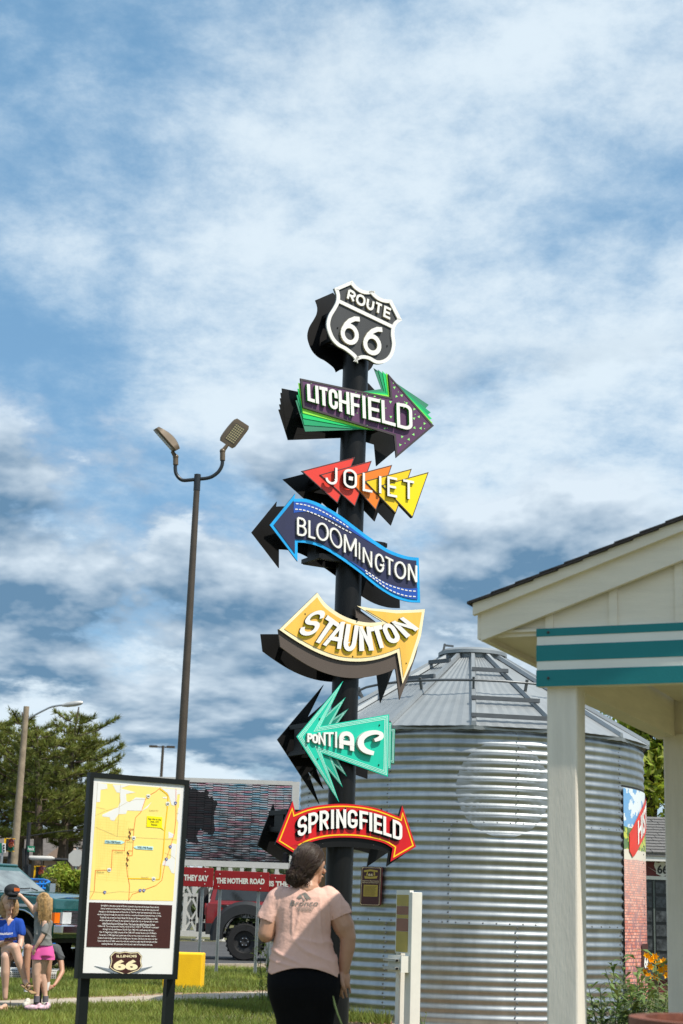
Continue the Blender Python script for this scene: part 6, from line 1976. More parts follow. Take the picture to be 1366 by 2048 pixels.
c = P(98, 1780, 44.0)
broadleaf('leafy_bush', 'small brownish bush below the low traffic light', (c.x, 44.0, c.z - .05), (.45, .4, .4), 900, .07, mat('brown_leaves', (0.10, 0.055, 0.03), rough=.7, var=.4, island=.35, c2=(.12, .13, .03), trans=.2), .04, 'bush', seed=7)
far = [(385, 1812, 100, 2.6), (430, 1800, 108, 3.3), (478, 1806, 104, 2.8), (528, 1792, 112, 3.6), (580, 1800, 100, 3.0), (628, 1790, 96, 3.3), (250, 1806, 105, 3.0), (190, 1800, 110, 3.2), (690, 1800, 100, 3.2), (-20, 1800, 108, 3.4), (1290, 1815, 80, 3.0), (1365, 1810, 84, 3.2)]
desc = ['just right of the map sign', 'behind the trailer struts', 'behind the trailer centre', 'behind the right end of the screen', 'beside the screen mast', 'behind the bin near the black pole', 'hidden behind the map board', 'behind the map sign post', 'behind the grain bin wall', 'beyond the house at the frame edge', 'behind the red house', 'at the far right edge']
for i, (px, py, Y, r) in enumerate(far):
    if i in (8,): continue
    c = P(px, py, Y)
    broadleaf('far_tree', 'distant dark green tree ' + desc[i], (c.x, Y, max(1.8, c.z + .3)), (r * 1.25, r, r * .8), 1500, .34, m_leafd, .16, 'tree', 'distant trees along the horizon', seed=20 + i)

# ---- lawn
rs = np.random.RandomState(4)
m_grass = mat('grass_blades', (0.125, 0.185, 0.028), rough=.6, var=.30, vscale=.55, island=.35, c2=(0.25, 0.285, 0.05), trans=.35)
def blades(X, Y, hgt, wid, rs, lean=.5):
    n = len(X)
    a = rs.uniform(0, 6.283, n); dx = np.cos(a) * wid * .5; dy = np.sin(a) * wid * .5
    l = rs.normal(0, lean, (n, 2)) * hgt[:, None]
    V = np.empty((n * 3, 3))
    V[0::3] = np.stack([X - dx, Y - dy, np.zeros(n)], 1); V[1::3] = np.stack([X + dx, Y + dy, np.zeros(n)], 1)
    V[2::3] = np.stack([X + l[:, 0], Y + l[:, 1], hgt], 1)
    F = np.arange(n * 3).reshape(n, 3)
    return V, F
def pathside(X, Y):
    """negative in front of the path, positive beyond it, in metres"""
    t = (X - pa.x) / (pb.x - pa.x)
    yf = pa.y + (pb.y - pa.y) * t; yb_ = pc.y + (pd.y - pc.y) * t
    return Y - yf, Y - yb_
N = 150000
Yv = 14.5 + (34 - 14.5) * rs.uniform(0, 1, N) ** 1.6
Xv = rs.uniform(-1, 1, N)
Xl = -0.235 * Yv; Xr = np.where(Yv < 21, 0.06 * Yv, 0.0 * Yv + .9)
Xv = Xl + (Xr - Xl) * (Xv * .5 + .5)
f_, b_ = pathside(Xv, Yv)
onpath = (f_ > .03) & (b_ < -.02)
sE = (Xv - ea.x) * en.x + (Yv - ea.y) * en.y
thatch = (b_ > -.05) & (b_ < .75) & (rs.uniform(0, 1, N) < .93)
sl_ = np.hypot(Xv - SC.x, Yv - SC.y)
bare = np.array([mnoise.noise((x * .55 + 9, y * .8, 5)) for x, y in zip(Xv, Yv)])
keep = ~onpath & ~((bare < -.28) & (rs.uniform(0, 1, N) < .75)) & (sE < -.16) & ~thatch & (sl_ > np.where(np.angle(np.exp(1j * (np.arctan2(Yv - SC.y, Xv - SC.x) - view_ang))) > R_(-41), SR + 1.0, SR + .08))
Xv, Yv = Xv[keep], Yv[keep]; f_, b_ = pathside(Xv, Yv)
n1 = np.array([mnoise.noise((x * .9, y * .9, 0)) for x, y in zip(Xv, Yv)])
hgt = (.055 + .035 * n1 + .03 * rs.uniform(0, 1, len(Xv))) * np.where((f_ > -.35) & (f_ < 0), 1.1, 1.0) * np.interp(Yv, [15, 30], [1, 1.3])
V, F = blades(Xv, Yv, np.clip(hgt, .025, .2), np.interp(Yv, [15, 32], [.011, .02]), rs)
lawn = np_obj('grass', V, F, m_grass); lawn['kind'] = 'stuff'; lawn['label'] = 'short sunlit lawn grass along the path'
# tall grass against the foot of the bin
n = 2600
an = rs.uniform(-62, -22, n); rr = SR + .06 + rs.uniform(0, .55, n) ** 1.5
Xv = SC.x + rr * np.cos(view_ang + np.radians(an)); Yv = SC.y + rr * np.sin(view_ang + np.radians(an))
V, F = blades(Xv, Yv, rs.uniform(.06, .24, n), .012, rs, .35)
tg = np_obj('grass', V, F, m_grass); tg['kind'] = 'stuff'; tg['label'] = 'taller bright grass tufts at the foot of the grain bin'
# mulch bed round the bin
m_mulch = mat('wood_mulch', (0.235, 0.145, 0.075), rough=.95, var=.5, vscale=16, bump=.8, bscale=60, island=.4, c2=(.36, .25, .14))
mb = MB(); prof = [(SR + .0, .012), (SR + .5, .03), (SR + .9, .025), (SR + 1.25, -.002)]
mb.lathe(SC, prof, 60, a0=view_ang + R_(-40), a1=view_ang + R_(100)); mbed = mb.build('mulch_bed', m_mulch, None, smooth=True); structure(mbed)
V = []; F = []
for i in range(9000):
    a = view_ang + math.radians(rs.uniform(-41, 70)); r = SR + .1 + 1.15 * rs.uniform(0, 1)
    z = float(np.interp(r, [p[0] for p in prof], [p[1] for p in prof])) + .008
    c = np.array([SC.x + r * math.cos(a), SC.y + r * math.sin(a), z])
    u = rs.normal(0, 1, 3); u[2] *= .35; u /= np.linalg.norm(u); w = np.cross(u, [0, 0, 1]) + rs.normal(0, .15, 3); w /= np.linalg.norm(w)
    L = rs.uniform(.015, .045); W_ = rs.uniform(.005, .012); h_ = np.array([0, 0, .006])
    k = len(V); V += [c - u * L - w * W_, c + u * L - w * W_, c + u * L + w * W_, c - u * L + w * W_, c + h_ * 1.5]
    F += [(k, k + 1, k + 4), (k + 1, k + 2, k + 4), (k + 2, k + 3, k + 4), (k + 3, k, k + 4)]
ch = np_obj('mulch_chips', V, F, m_mulch); ch['kind'] = 'stuff'; ch['label'] = 'loose tan wood chips round the grain bin'
# ---- leafy plants
m_stem = mat('plant_stem', (0.07, 0.11, 0.03), rough=.7, var=.2)
m_plleaf = mat('long_leaves', (0.07, 0.13, 0.03), rough=.5, var=.25, vscale=4, island=.3, c2=(.16, .21, .05), trans=.3)
def plant(name, label, px, Y, h, nst, spread, leafl, seed, m_=m_plleaf, group=None, dens=26, base=None, cat='plant'):
    rs = np.random.RandomState(seed)
    b0 = P(px, 1900, Y)
    root = thing(name, label, cat, (b0.x, Y, 0), group)
    mb = MB(); V = []
    for s in range(nst):
        a = rs.uniform(0, 6.283); r = rs.uniform(0, spread * .5)
        p0 = np.array([b0.x + r * math.cos(a), Y + r * math.sin(a), 0.0])
        hh = h * rs.uniform(.65, 1.05); out = spread * rs.uniform(.1, .6)
        p2 = p0 + np.array([math.cos(a) * out, math.sin(a) * out, hh])
        p1_ = p0 + np.array([math.cos(a) * out * .25, math.sin(a) * out * .25, hh * .6])
        mb.tube([Vector(p0), Vector(p1_), Vector(p2)], [.006, .005, .002], 5)
        for j in range(dens):
            u = .12 + .88 * j / (dens - 1)
            q = p0 * (1 - u) ** 2 + 2 * p1_ * u * (1 - u) + p2 * u * u
            aa = rs.uniform(0, 6.283); d = np.array([math.cos(aa), math.sin(aa), rs.uniform(.1, .8)]); d /= np.linalg.norm(d)
            w = np.cross(d, [0, 0, 1.0]); w /= np.linalg.norm(w)
            L = leafl * rs.uniform(.6, 1.1); wd = L * .11
            m1 = q + d * L * .5 + np.array([0, 0, .03 * L]); e = q + d * L - np.array([0, 0, .22 * L])
            V += [q, m1 - w * wd, e, m1 + w * wd]
    mb.build('stems', m_stem, root, smooth=True)['kind'] = 'stuff'
    np_obj('foliage', V, [(4 * i, 4 * i + 1, 4 * i + 2, 4 * i + 3) for i in range(len(V) // 4)], m_, root)
    return root, b0
plant('leafy_plant', 'bushy dark green plant with long narrow leaves behind the front post', 1212, 11.6, .86, 30, .50, .17, 31)
plant('leafy_plant', 'taller narrow leaved green plant in front of the picture panel', 1272, 12.4, .98, 34, .46, .17, 32)
plant('leafy_plant', 'light green plant below the yellow lilies', 1318, 11.4, .82, 28, .42, .17, 33)
plant('leafy_plant', 'airy weed with small leaves beside the standing woman', 547, 22.6, .95, 16, .36, .15, 34, m_leaf, dens=18)
plant('leafy_plant', 'small weed sprouting at the foot of the brochure stand', 848, 18.6, .22, 6, .16, .07, 35, m_leaf, dens=8)
lily, lb0 = plant('lily_plant', 'orange yellow day lilies blooming beside the far post', 1306, 13.4, 1.02, 10, .46, .30, 36, m_plleaf, dens=10)
m_petal = mat('lily_petal', srgb(250, 180, 5), rough=.6, var=.15, trans=.15)
pm = None
for i, (x, y) in enumerate([(1294, 1912), (1302, 1920), (1310, 1914), (1316, 1928), (1326, 1922), (1332, 1936), (1300, 1934), (1322, 1941), (1290, 1945), (1311, 1955), (1297, 1952), (1334, 1950)]):
    c = P(x, y, 13.2 + .03 * (i % 5))
    if pm is None:
        mb = MB()
        for k in range(6):
            a = k * 1.047; u = Vector((math.cos(a), math.sin(a), 0)); w = Vector((-u.y, u.x, 0))
            mb.add([Vector((0, 0, -.03)), u * .018 + w * .011 + Vector((0, 0, .005)), u * .036 + Vector((0, 0, .012)), u * .018 - w * .011 + Vector((0, 0, .005))], [(0, 1, 2, 3)])
        so = mb.build('flower', m_petal, None); pm = so.data; bpy.data.objects.remove(so)
    inst(pm, 'flower', lily, Matrix.Translation(c) @ Matrix.Rotation(rs.uniform(.5, 1.4), 4, 'X') @ Matrix.Rotation(rs.uniform(-.6, .6), 4, 'Y'))
# one seeding stalk in front of the standing woman
stalk = thing('grass_stalk', 'single green seeding grass stalk in front of the black trousers', 'grass stalk', (P(690, 2048, 6.2).x, 6.2, 0))
p_ = [P(666, 1992, 6.2), P(669, 2008, 6.2), P(675, 2028, 6.2), P(684, 2050, 6.2), P(696, 2110, 6.2)]
e = p_[-1].copy(); e.z = 0; e.x += .05
mb = MB(); mb.tube(p_ + [e], [.002, .0045, .004, .003, .003, .003], 6); mb.build('stem', m_stem, stalk, smooth=True)

# ================================================================ PEOPLE
m_skin = mat('skin', (0.47, 0.255, 0.165), rough=.5, var=.08, vscale=14)
m_skinl = mat('fair_skin', (0.60, 0.37, 0.27), rough=.5, var=.08, vscale=14)
m_pinktee = mat('pink_cotton', (0.71, 0.44, 0.365), rough=.9, var=.06, vscale=9, bump=.25, bscale=40)
m_blackp = mat('black_leggings', (0.004, 0.004, 0.005), spec=.12, rough=.9, var=.3)
m_hair = mat('dark_brown_hair', (0.030, 0.017, 0.011), rough=.42, var=.5, vscale=30, bump=.15, bscale=60)
m_blond = mat('blond_hair', (0.36, 0.22, 0.085), rough=.45, var=.45, vscale=26, bump=.5, bscale=110)
m_dkblond = mat('dark_blond_hair', (0.33, 0.20, 0.09), rough=.45, var=.5, vscale=26, bump=.5, bscale=110)
m_greytee = mat('grey_cotton', (0.20, 0.205, 0.20), rough=.9, var=.12, vscale=12)
m_dkgreytee = mat('dark_grey_cotton', (0.075, 0.08, 0.085), rough=.9, var=.12, vscale=12)
m_pinksh = mat('pink_shorts', srgb(226, 92, 165), rough=.8, var=.05)
m_bluetee = mat('royal_blue_cotton', srgb(10, 66, 160), rough=.85, var=.08, vscale=10)
m_sole = mat('pale_shoe', (0.42, 0.55, 0.52), rough=.6, var=.5, vscale=26, c2=(.75, .35, .45))
m_sandal = mat('tan_sandal', (0.36, 0.24, 0.12), rough=.6, var=.2)
m_sock = mat('white_sock', (0.72, 0.72, 0.70), rough=.9)
m_socky = mat('grey_sock', (0.13, 0.12, 0.14), rough=.9)
class Fig:
    def __init__(s, label, conv, Y, foot):
        s.conv = conv; s.Y = Y
        s.root = thing('person', label, 'person', foot)
        s.u = Y / FPX
    def p(s, x, y, dy=0.0):
        return P(*s.conv(x, y), s.Y + dy)
    def cap(s, mb, a, ra, b, rb):
        mb.capsule(s.p(*a), ra, s.p(*b), rb)
    def chain(s, mb, pts, rs):
        for i in range(len(pts) - 1): mb.capsule(s.p(*pts[i]), rs[i], s.p(*pts[i + 1]), rs[i + 1])
    def loft(s, mb, rows, n=24, power=2.4):
        """closed skin through level sections (x, y, half width in metres, half depth, dy)"""
        rings = []
        for x, y, hw, hd, dy in rows:
            c = s.p(x, y, dy); ring = []
            for i in range(n):
                t = 2 * math.pi * i / n
                cx_, sy_ = math.cos(t), math.sin(t)
                ring.append(c + Vector((math.copysign(abs(cx_) ** (2 / power), cx_) * hw, math.copysign(abs(sy_) ** (2 / power), sy_) * hd, 0)))
            rings.append(ring)
        vs = [v for r in rings for v in r]; k = len(rings)
        fs = [(i * n + j, (i + 1) * n + j, (i + 1) * n + (j + 1) % n, i * n + (j + 1) % n) for i in range(k - 1) for j in range(n)]
        fs += [tuple(range(n)), tuple(reversed([(k - 1) * n + j for j in range(n)]))]
        mb.add(vs, fs)
    def skin(s, mb, name, m_, voxel, smooth=5, fold=0.0, fscale=9.0, seed=0):
        me = remeshed(mb, voxel, smooth)
        if fold:
            me.update()
            nv = len(me.vertices); co = np.empty(nv * 3); me.vertices.foreach_get('co', co); co = co.reshape(-1, 3)
            no = np.empty(nv * 3); me.vertex_normals.foreach_get('vector', no) if hasattr(me, 'vertex_normals') else me.vertices.foreach_get('normal', no); no = no.reshape(-1, 3)
            z0, z1 = co[:, 2].min(), co[:, 2].max()
            out = np.empty(nv)
            for i in range(nv):
                x, y, z = co[i]
                h = (z - z0) / (z1 - z0)
                a_ = mnoise.noise((x * fscale * 1.9 + seed, y * fscale * .6, z * fscale * .35 + x * 3)) * max(0, min(1, (h - .35) * 4))      # drapes hanging from the shoulders
                b2 = mnoise.noise((x * fscale * .40 - z * 3, y * fscale * .5, z * fscale * 1.9 + seed)) * max(0, 1 - abs(h - .25) * 2.8)     # pull lines across the waist
                r1 = 1 - abs(a_) * 2.6; r2 = 1 - abs(b2) * 2.6
                out[i] = max(r1, 0) ** 2 * max(0, min(1, (h - .3) * 3)) * .7 + max(r2, 0) ** 2 * max(0, 1 - abs(h - .25) * 3) - .3
            co += no * (out * fold)[:, None]
            me.vertices.foreach_set('co', co.ravel()); me.update()
        return mesh_obj(me, name, m_, s.root)
    def part(s, mb, name, m_, parent=None, smooth=True):
        return mb.build(name, m_, parent or s.root, smooth=smooth, angle=60)

# ---- standing woman, seen from behind
wz = lambda x, y: (500 + x * .17974, 1680 + y * .17974)
WD = 8.0
ft = P(*wz(610, 1700), WD); ft.z = 0
w = Fig('person in pink shirt and black trousers seen from behind, head turned to the pole', wz, WD, ft)
k = .17974 * WD / FPX * 1.0                         # metres to one unit of wz
# body: head, neck, arms with hands, one continuous skin
b_ = MB()
b_.sphere(w.p(655, 232, .0), (.074, .088, .082), 20, 14)
b_.sphere(w.p(692, 300, .03), (.056, .070, .075), 16, 12)
b_.sphere(w.p(718, 395, .045), (.038, .046, .048), 14, 10)
b_.sphere(w.p(752, 448, .062), .019, 12, 8)                       # chin
b_.capsule(w.p(795, 300, .075), .009, w.p(822, 352, .085), .012)  # nose
b_.sphere(w.p(795, 405, .085), (.012, .014, .007), 10, 8)         # lips
b_.sphere(w.p(770, 260, .06), (.030, .03, .03), 12, 8)            # brow
b_.sphere(w.p(738, 365, -.012), (.009, .016, .023), 10, 8)        # ear
w.chain(b_, [(660, 380, .01), (645, 470, -.005), (630, 560, -.01)], [.050, .050, .066])
w.loft(b_, [(600, 540, .07, .05, 0), (605, 640, .13, .07, 0), (595, 1000, .125, .09, 0), (600, 1400, .16, .10, 0)])
# left arm, elbow bent forward
w.chain(b_, [(315, 665, 0), (240, 830, -.005), (180, 1045, -.02)], [.050, .050, .042])
w.chain(b_, [(180, 1045, -.02), (215, 1020, .10), (300, 960, .22)], [.042, .036, .026])
b_.sphere(w.p(330, 940, .27), (.035, .05, .025), 12, 8)
for i in range(4): w.chain(b_, [(330 + i * 22, 925 + i * 8, .29), (350 + i * 22, 915 + i * 9, .335), (365 + i * 18, 940 + i * 9, .35)], [.009, .008, .007])
w.chain(b_, [(310, 920, .25), (335, 885, .28), (360, 880, .30)], [.011, .010, .008])
# right arm hanging
w.chain(b_, [(905, 670, 0), (985, 830, -.005), (1045, 960, -.01), (1092, 1075, -.012)], [.052, .056, .054, .040])
w.chain(b_, [(1092, 1075, -.012), (1085, 1200, -.005), (1062, 1330, .005), (1050, 1450, .012)], [.040, .038, .033, .026])
b_.sphere(w.p(1046, 1545, .012), (.033, .020, .040), 14, 10)
b_.sphere(w.p(1020, 1590, .012), (.022, .017, .024), 12, 8); b_.sphere(w.p(1070, 1590, .012), (.020, .017, .024), 12, 8)
for (x0, y0, x1, y1, x2, y2, x3, y3, r) in ((984, 1590, 974, 1650, 978, 1700, 992, 1738, .0074), (1020, 1605, 1014, 1668, 1022, 1718, 1036, 1755, .0076), (1056, 1605, 1060, 1662, 1068, 1708, 1078, 1746, .0074), (1088, 1585, 1104, 1632, 1112, 1668, 1114, 1704, .0066)):
    w.chain(b_, [(x0, y0, .012), (x1, y1, .010), (x2, y2, .018), (x3, y3, .030)], [r * 1.1, r, r * .92, r * .8])
w.chain(b_, [(1012, 1505, -.005), (1022, 1570, -.022), (1036, 1625, -.024), (1040, 1655, -.018)], [.014, .0125, .0105, .009])
body = w.skin(b_, 'body', m_skin, .0044, 3)
# shirt
s_ = MB()
w.loft(s_, [(622, 505, .055, .048, -.005), (612, 540, .098, .066, -.004), (608, 585, .134, .078, 0), (606, 640, .148, .088, 0), (600, 760, .149, .100, .002), (592, 900, .141, .108, .004), (586, 1040, .139, .112, .004), (590, 1180, .152, .120, .002), (598, 1330, .171, .132, 0), (604, 1450, .181, .140, -.002), (604, 1530, .183, .142, -.002)], 32)
w.chain(s_, [(345, 625, 0), (300, 670, 0), (240, 790, -.004), (190, 905, -.008)], [.054, .058, .056, .054])
w.chain(s_, [(868, 625, 0), (920, 690, 0), (975, 780, -.004), (1010, 865, -.008)], [.054, .060, .061, .059])
me = remeshed(s_, .0065, 5)
mo = mesh_obj(me, 'tmp_shirt', m_pinktee, None)
bpy.data.objects.remove(mo)
s2 = MB(); 
shirt = None
def fold_mesh(me, fold, fscale, seed):
    nv = len(me.vertices); co = np.empty(nv * 3); me.vertices.foreach_get('co', co); co = co.reshape(-1, 3)
    no = np.empty(nv * 3); me.vertices.foreach_get('normal', no); no = no.reshape(-1, 3)
    z0, z1 = co[:, 2].min(), co[:, 2].max(); cx_ = co[:, 0].mean(); out = np.empty(nv)
    for i in range(nv):
        x, y, z = co[i]; h = (z - z0) / (z1 - z0); xr_ = x - cx_
        a_ = mnoise.noise((xr_ * fscale * 2.2 + seed + .8 * (h - .7) * math.copysign(1, xr_), y * 3, z * fscale * .30))
        b2 = mnoise.noise((xr_ * fscale * .45, y * 3, z * fscale * 2.0 + xr_ * 9 + seed))
        wa = max(0, min(1, (h - .30) * 3.5)) * max(.25, min(1, (1.02 - h) * 3)); wb = max(0, 1 - abs(h - .26) * 3.4)
        out[i] = (max(0, 1 - abs(a_) * 3.2) ** 2) * wa + (max(0, 1 - abs(b2) * 3.2) ** 2) * wb * 1.1 - .25
    co += no * (out * fold)[:, None]
    me.vertices.foreach_set('co', co.ravel()); me.update()
fold_mesh(me, .0085, 10.0, 2.3)
# clean hems: level at the hips (arched at the back), square across each sleeve
hem = w.p(604, 1462); cut(me, hem, Vector((0, 0, -1)))
a, c_ = w.p(240, 790, -.004), w.p(190, 905, -.008); cut_dir = (c_ - a).normalized()
def cut_near(me, co, no, side):
    b = bmesh.new(); b.from_mesh(me)
    zlim = w.p(600, 1080).z
    sel = [v for v in b.verts if (v.co.x - side[0]) * side[1] > 0 and v.co.z > zlim]
    vs = set(sel); geom = sel + [e for e in b.edges if all(v in vs for v in e.verts)] + [f for f in b.faces if all(v in vs for v in f.verts)]
    bmesh.ops.bisect_plane(b, geom=geom, plane_co=co, plane_no=no, clear_outer=True)
    b.to_mesh(me); b.free(); me.update()
cut_near(me, c_, cut_dir, (w.p(275, 900).x, -1))
a, c2_ = w.p(975, 780, -.004), w.p(1010, 862, -.008); cut_near(me, c2_, (c2_ - a).normalized(), (w.p(905, 860).x, 1))
hx_ = w.p(604, 1462)
for v in me.vertices:
    h = (v.co.z - hx_.z) / .16
    if h < 1: v.co.z += (.022 - .050 * ((v.co.x - hx_.x) / .18) ** 2) * (1 - h) ** 1.5 * (1 if v.co.y < w.Y + .02 else .3)
me.update()
shirt = mesh_obj(me, 'shirt', m_pinktee, w.root)
sm = shirt.modifiers.new('thickness', 'SOLIDIFY'); sm.thickness = .003; sm.offset = -1
# trousers down to the shoes
t_ = MB()
w.loft(t_, [(604, 1395, .165, .120, 0), (602, 1480, .180, .138, 0), (600, 1620, .184, .145, -.004), (600, 1760, .174, .138, -.002), (606, 1900, .156, .122, 0), (611, 2050, .139, .105, .0), (613, 2200, .128, .095, 0), (613, 2290, .110, .085, 0)], 32)
hl, hr = w.p(500, 1760, 0), w.p(715, 1760, 0)
for h_, sx in ((hl, -1), (hr, 1)):
    kn = Vector((h_.x + sx * -.004, h_.y + .015, .48)); an = Vector((h_.x + sx * .002, h_.y - .01, .10))
    t_.capsule(h_, .098, h_.lerp(kn, .5), .084); t_.capsule(h_.lerp(kn, .5), .084, kn, .062); t_.capsule(kn, .062, kn.lerp(an, .35) + Vector((0, -.012, 0)), .060); t_.capsule(kn.lerp(an, .35) + Vector((0, -.012, 0)), .060, an, .042)
w.skin(t_, 'trousers', m_blackp, .009, 5)
for h_, sx in ((hl, -1), (hr, 1)):
    mb = MB(); c = Vector((h_.x, h_.y + .05, .045)); mb.sphere(c, (.047, .13, .045), 16, 8); mb.sphere(c + Vector((0, -.07, .02)), (.043, .055, .055), 14, 8)
    w.skin(mb, 'shoe', m_blkpl, .008, 3)
# hair: cap, drawn-back strands and low bun
h_ = MB()
h_.sphere(w.p(645, 222, -.012), (.082, .090, .086), 22, 14)
h_.sphere(w.p(600, 300, -.03), (.072, .070, .065), 18, 12)
h_.sphere(w.p(690, 175, .015), (.060, .075, .058), 16, 10)
w.chain(h_, [(690, 330, -.02), (620, 390, -.04), (540, 430, -.055)], [.036, .034, .032])
for x, y, dy, r in ((470, 395, -.06, .034), (505, 455, -.065, .030), (445, 440, -.055, .026), (540, 410, -.07, .032), (580, 445, -.055, .024), (490, 350, -.05, .024), (610, 430, -.04, .022)):
    h_.sphere(w.p(x, y, dy), r, 12, 8)
me = remeshed(h_, .006, 3)
# keep the face and ear clear of hair
b = bmesh.new(); b.from_mesh(me)
fc = w.p(775, 360, .07)
for v in b.verts:
    d = v.co - fc
    if d.length < .086: v.co = v.co + Vector((-.5, -.4, .25)).normalized() * (.086 - d.length) * .9
b.to_mesh(me); b.free()
cut(me, w.p(752, 322), Vector((.84, 0, -.545)))
hair = mesh_obj(me, 'hair', m_hair, w.root)
rs = np.random.RandomState(9)
m_strand = mat('brown_hair_strand', (0.030, 0.017, 0.011), rough=.55, spec=.3, var=.3, vscale=20, island=.45)
hb_ = BVHTree.FromPolygons([v.co + w.root.location for v in hair.data.vertices], [tuple(p.vertices) for p in hair.data.polygons])
mb = MB()
sk = w.p(650, 225, -.005); bun = w.p(515, 405, -.075)
for i in range(420):
    el = rs.uniform(-.15, 1.45); az_ = rs.uniform(-1.9, 1.7)
    st = sk + Vector((math.cos(el) * math.cos(az_) * .09, math.cos(el) * math.sin(az_) * .10, math.sin(el) * .095))
    en_ = bun + Vector(rs.normal(0, .016, 3)); pts = []
    ph_ = rs.uniform(0, 6.28)
    for u in np.linspace(0, 1, 9):
        q = st.lerp(en_, u); q = q + (q - sk).normalized() * .04 * math.sin(math.pi * u)
        loc, nrm, _i, _d = hb_.find_nearest(q)
        if loc is None: continue
        pts.append(loc + nrm * (.0012 + .0016 * math.sin(ph_ + u * 7)))
    mb.tube(pts, [.0009] + [.0019] * (len(pts) - 2) + [.0009], 4)
for i in range(150):
    c = w.p(500 + rs.normal(0, 38), 415 + rs.normal(0, 34), -.085); a0 = rs.uniform(0, 6.28); r = rs.uniform(.010, .034); tilt = rs.uniform(-.6, .6)
    pts = []
    for u in np.linspace(0, rs.uniform(2, 4.2), 8):
        q = c + Vector((r * math.cos(a0 + u), r * tilt * math.sin(u), r * math.sin(a0 + u) * 1.1)); loc, nrm, _i, _d = hb_.find_nearest(q)
        pts.append(loc + nrm * rs.uniform(.001, .006))
    mb.tube(pts, [.001] + [.0024] * (len(pts) - 2) + [.0008], 4)
for i in range(36):
    x0 = 540 + rs.uniform(-110, 120); y0 = 430 + rs.uniform(-20, 20)
    mb.tube([w.p(x0, y0, -.07), w.p(x0 + rs.uniform(-30, 20), y0 + 40, -.08), w.p(x0 + rs.uniform(-60, 30), y0 + 75 + rs.uniform(0, 25), -.075)], [.0022, .0014, .0005], 4)
for i in range(22):
    el = rs.uniform(.1, 1.4); az_ = rs.uniform(-2.4, 0)
    st = sk + Vector((math.cos(el) * math.cos(az_) * .085, math.cos(el) * math.sin(az_) * .09, math.sin(el) * .088)); d = (st - sk).normalized()
    mb.tube([st, st + d * .012 + Vector((-.02, 0, -.004)), st + d * .016 + Vector((-.045, 0, -.016))], [.0008, .0006, .0003], 3)
o = mb.build('hair_strands', m_strand, hair, smooth=True); o['kind'] = 'stuff'
# sunglasses
mb = MB(); mb.tube([w.p(735, 318, -.012), w.p(785, 312, .045), w.p(812, 312, .075)], [.0035, .0045, .005], 8); gl_ = mb.build('sunglasses', m_blkpl, w.root, smooth=True)
mb = MB(); mb.sphere(w.p(822, 312, .098), (.010, .024, .019), 14, 10); mb.build('lens', m_glassd, gl_, smooth=True)
mb = MB(); mb.sphere(w.p(800, 312, .135), (.010, .022, .018), 14, 10); mb.build('lens', m_glassd, gl_, smooth=True)
# shirt print thrown onto the cloth
bpy.context.view_layer.update()
dg = bpy.context.evaluated_depsgraph_get()
bv_ = BVHTree.FromPolygons([v.co + w.root.location for v in shirt.data.vertices], [tuple(p.vertices) for p in shirt.data.polygons])
def oncloth(x, y):
    d = ray(*wz(x, y)).normalized()
    hit = bv_.ray_cast(CAM, d)
    return (hit[0] - d * .0035) if hit[0] is not None else w.p(x, y, -.12)
m_print = mat('shirt_print', (0.20, 0.19, 0.17), rough=.9, var=.2)
mb = MB()
for q in ([(520, 640), (560, 600), (590, 650), (575, 640), (555, 655)], [(570, 600), (615, 580), (650, 625), (690, 660), (655, 650), (640, 670), (615, 640)], [(575, 635), (625, 680), (590, 675)], [(620, 600), (700, 670), (660, 630), (630, 590)]):
    tri_ = tessellate_polygon([[Vector((x, y, 0)) for x, y in q]])
    mb.add([oncloth(x, y) for x, y in q], [tuple(t) for t in tri_])
mb.build('mountain_print', m_print, shirt)
vs, fs = text2d('Bronco', .01)
mb = MB(); put_text(mb, 'Bronco', lambda u, v: oncloth(445 + u * 310 + v * 14, 734 - v * 62), .012); mb.build('word_print', m_print, shirt)
mb = MB()
for i in range(4):
    y = 748 + i * 13; x0, x1 = 512 + i * 6, 715 - i * 9
    n = 10
    for j in range(n):
        u0, u1 = x0 + (x1 - x0) * j / n, x0 + (x1 - x0) * (j + 1) / n
        mb.add([oncloth(u0, y), oncloth(u1, y), oncloth(u1, y + 6), oncloth(u0, y + 6)], [(0, 1, 2, 3)])
mb.build('stripe_print', m_print, shirt)

# ---- girl reaching for the cap
px = lambda x, y: (x, y)
GD = 19.3
ft = P(80, 2000, GD); ft.z = 0
gl = Fig('child in grey shirt and pink shorts standing and reaching up to the cap', px, GD, ft)
gz0 = .03
b_ = MB()
b_.sphere(gl.p(85, 1803, 0), (.070, .085, .088), 18, 12); b_.sphere(gl.p(78, 1813, -.0), (.055, .065, .065), 14, 10); b_.sphere(gl.p(72.5, 1813, -.0), (.010, .012, .010), 8, 6); b_.sphere(gl.p(75, 1822, 0), .022, 10, 8)
gl.chain(b_, [(86, 1822, 0), (87, 1836, 0)], [.038, .045])
gl.loft(b_, [(87, 1840, .08, .05, 0), (85, 1870, .085, .06, 0), (85, 1900, .10, .07, 0)])
gl.chain(b_, [(78, 1838, 0), (63, 1815, -.01), (52, 1802, -.02), (44, 1794, -.03)], [.036, .031, .027, .021])
b_.sphere(gl.p(41, 1791, -.03), (.026, .018, .022), 10, 8)
for i in range(4): gl.chain(b_, [(40 - i * .3, 1789 + i * 1.3, -.04), (37 - i * .2, 1787 + i * 1.6, -.045), (35.5, 1789 + i * 1.5, -.03)], [.0075, .007, .006])
gl.chain(b_, [(41, 1788, -.02), (38.5, 1785.5, -.02)], [.008, .007])
gl.chain(b_, [(90, 1845, -.08), (86, 1870, -.11), (78, 1884, -.12), (70, 1897, -.11)], [.036, .031, .027, .020])
b_.sphere(gl.p(67, 1902, -.10), (.020, .018, .028), 10, 8)
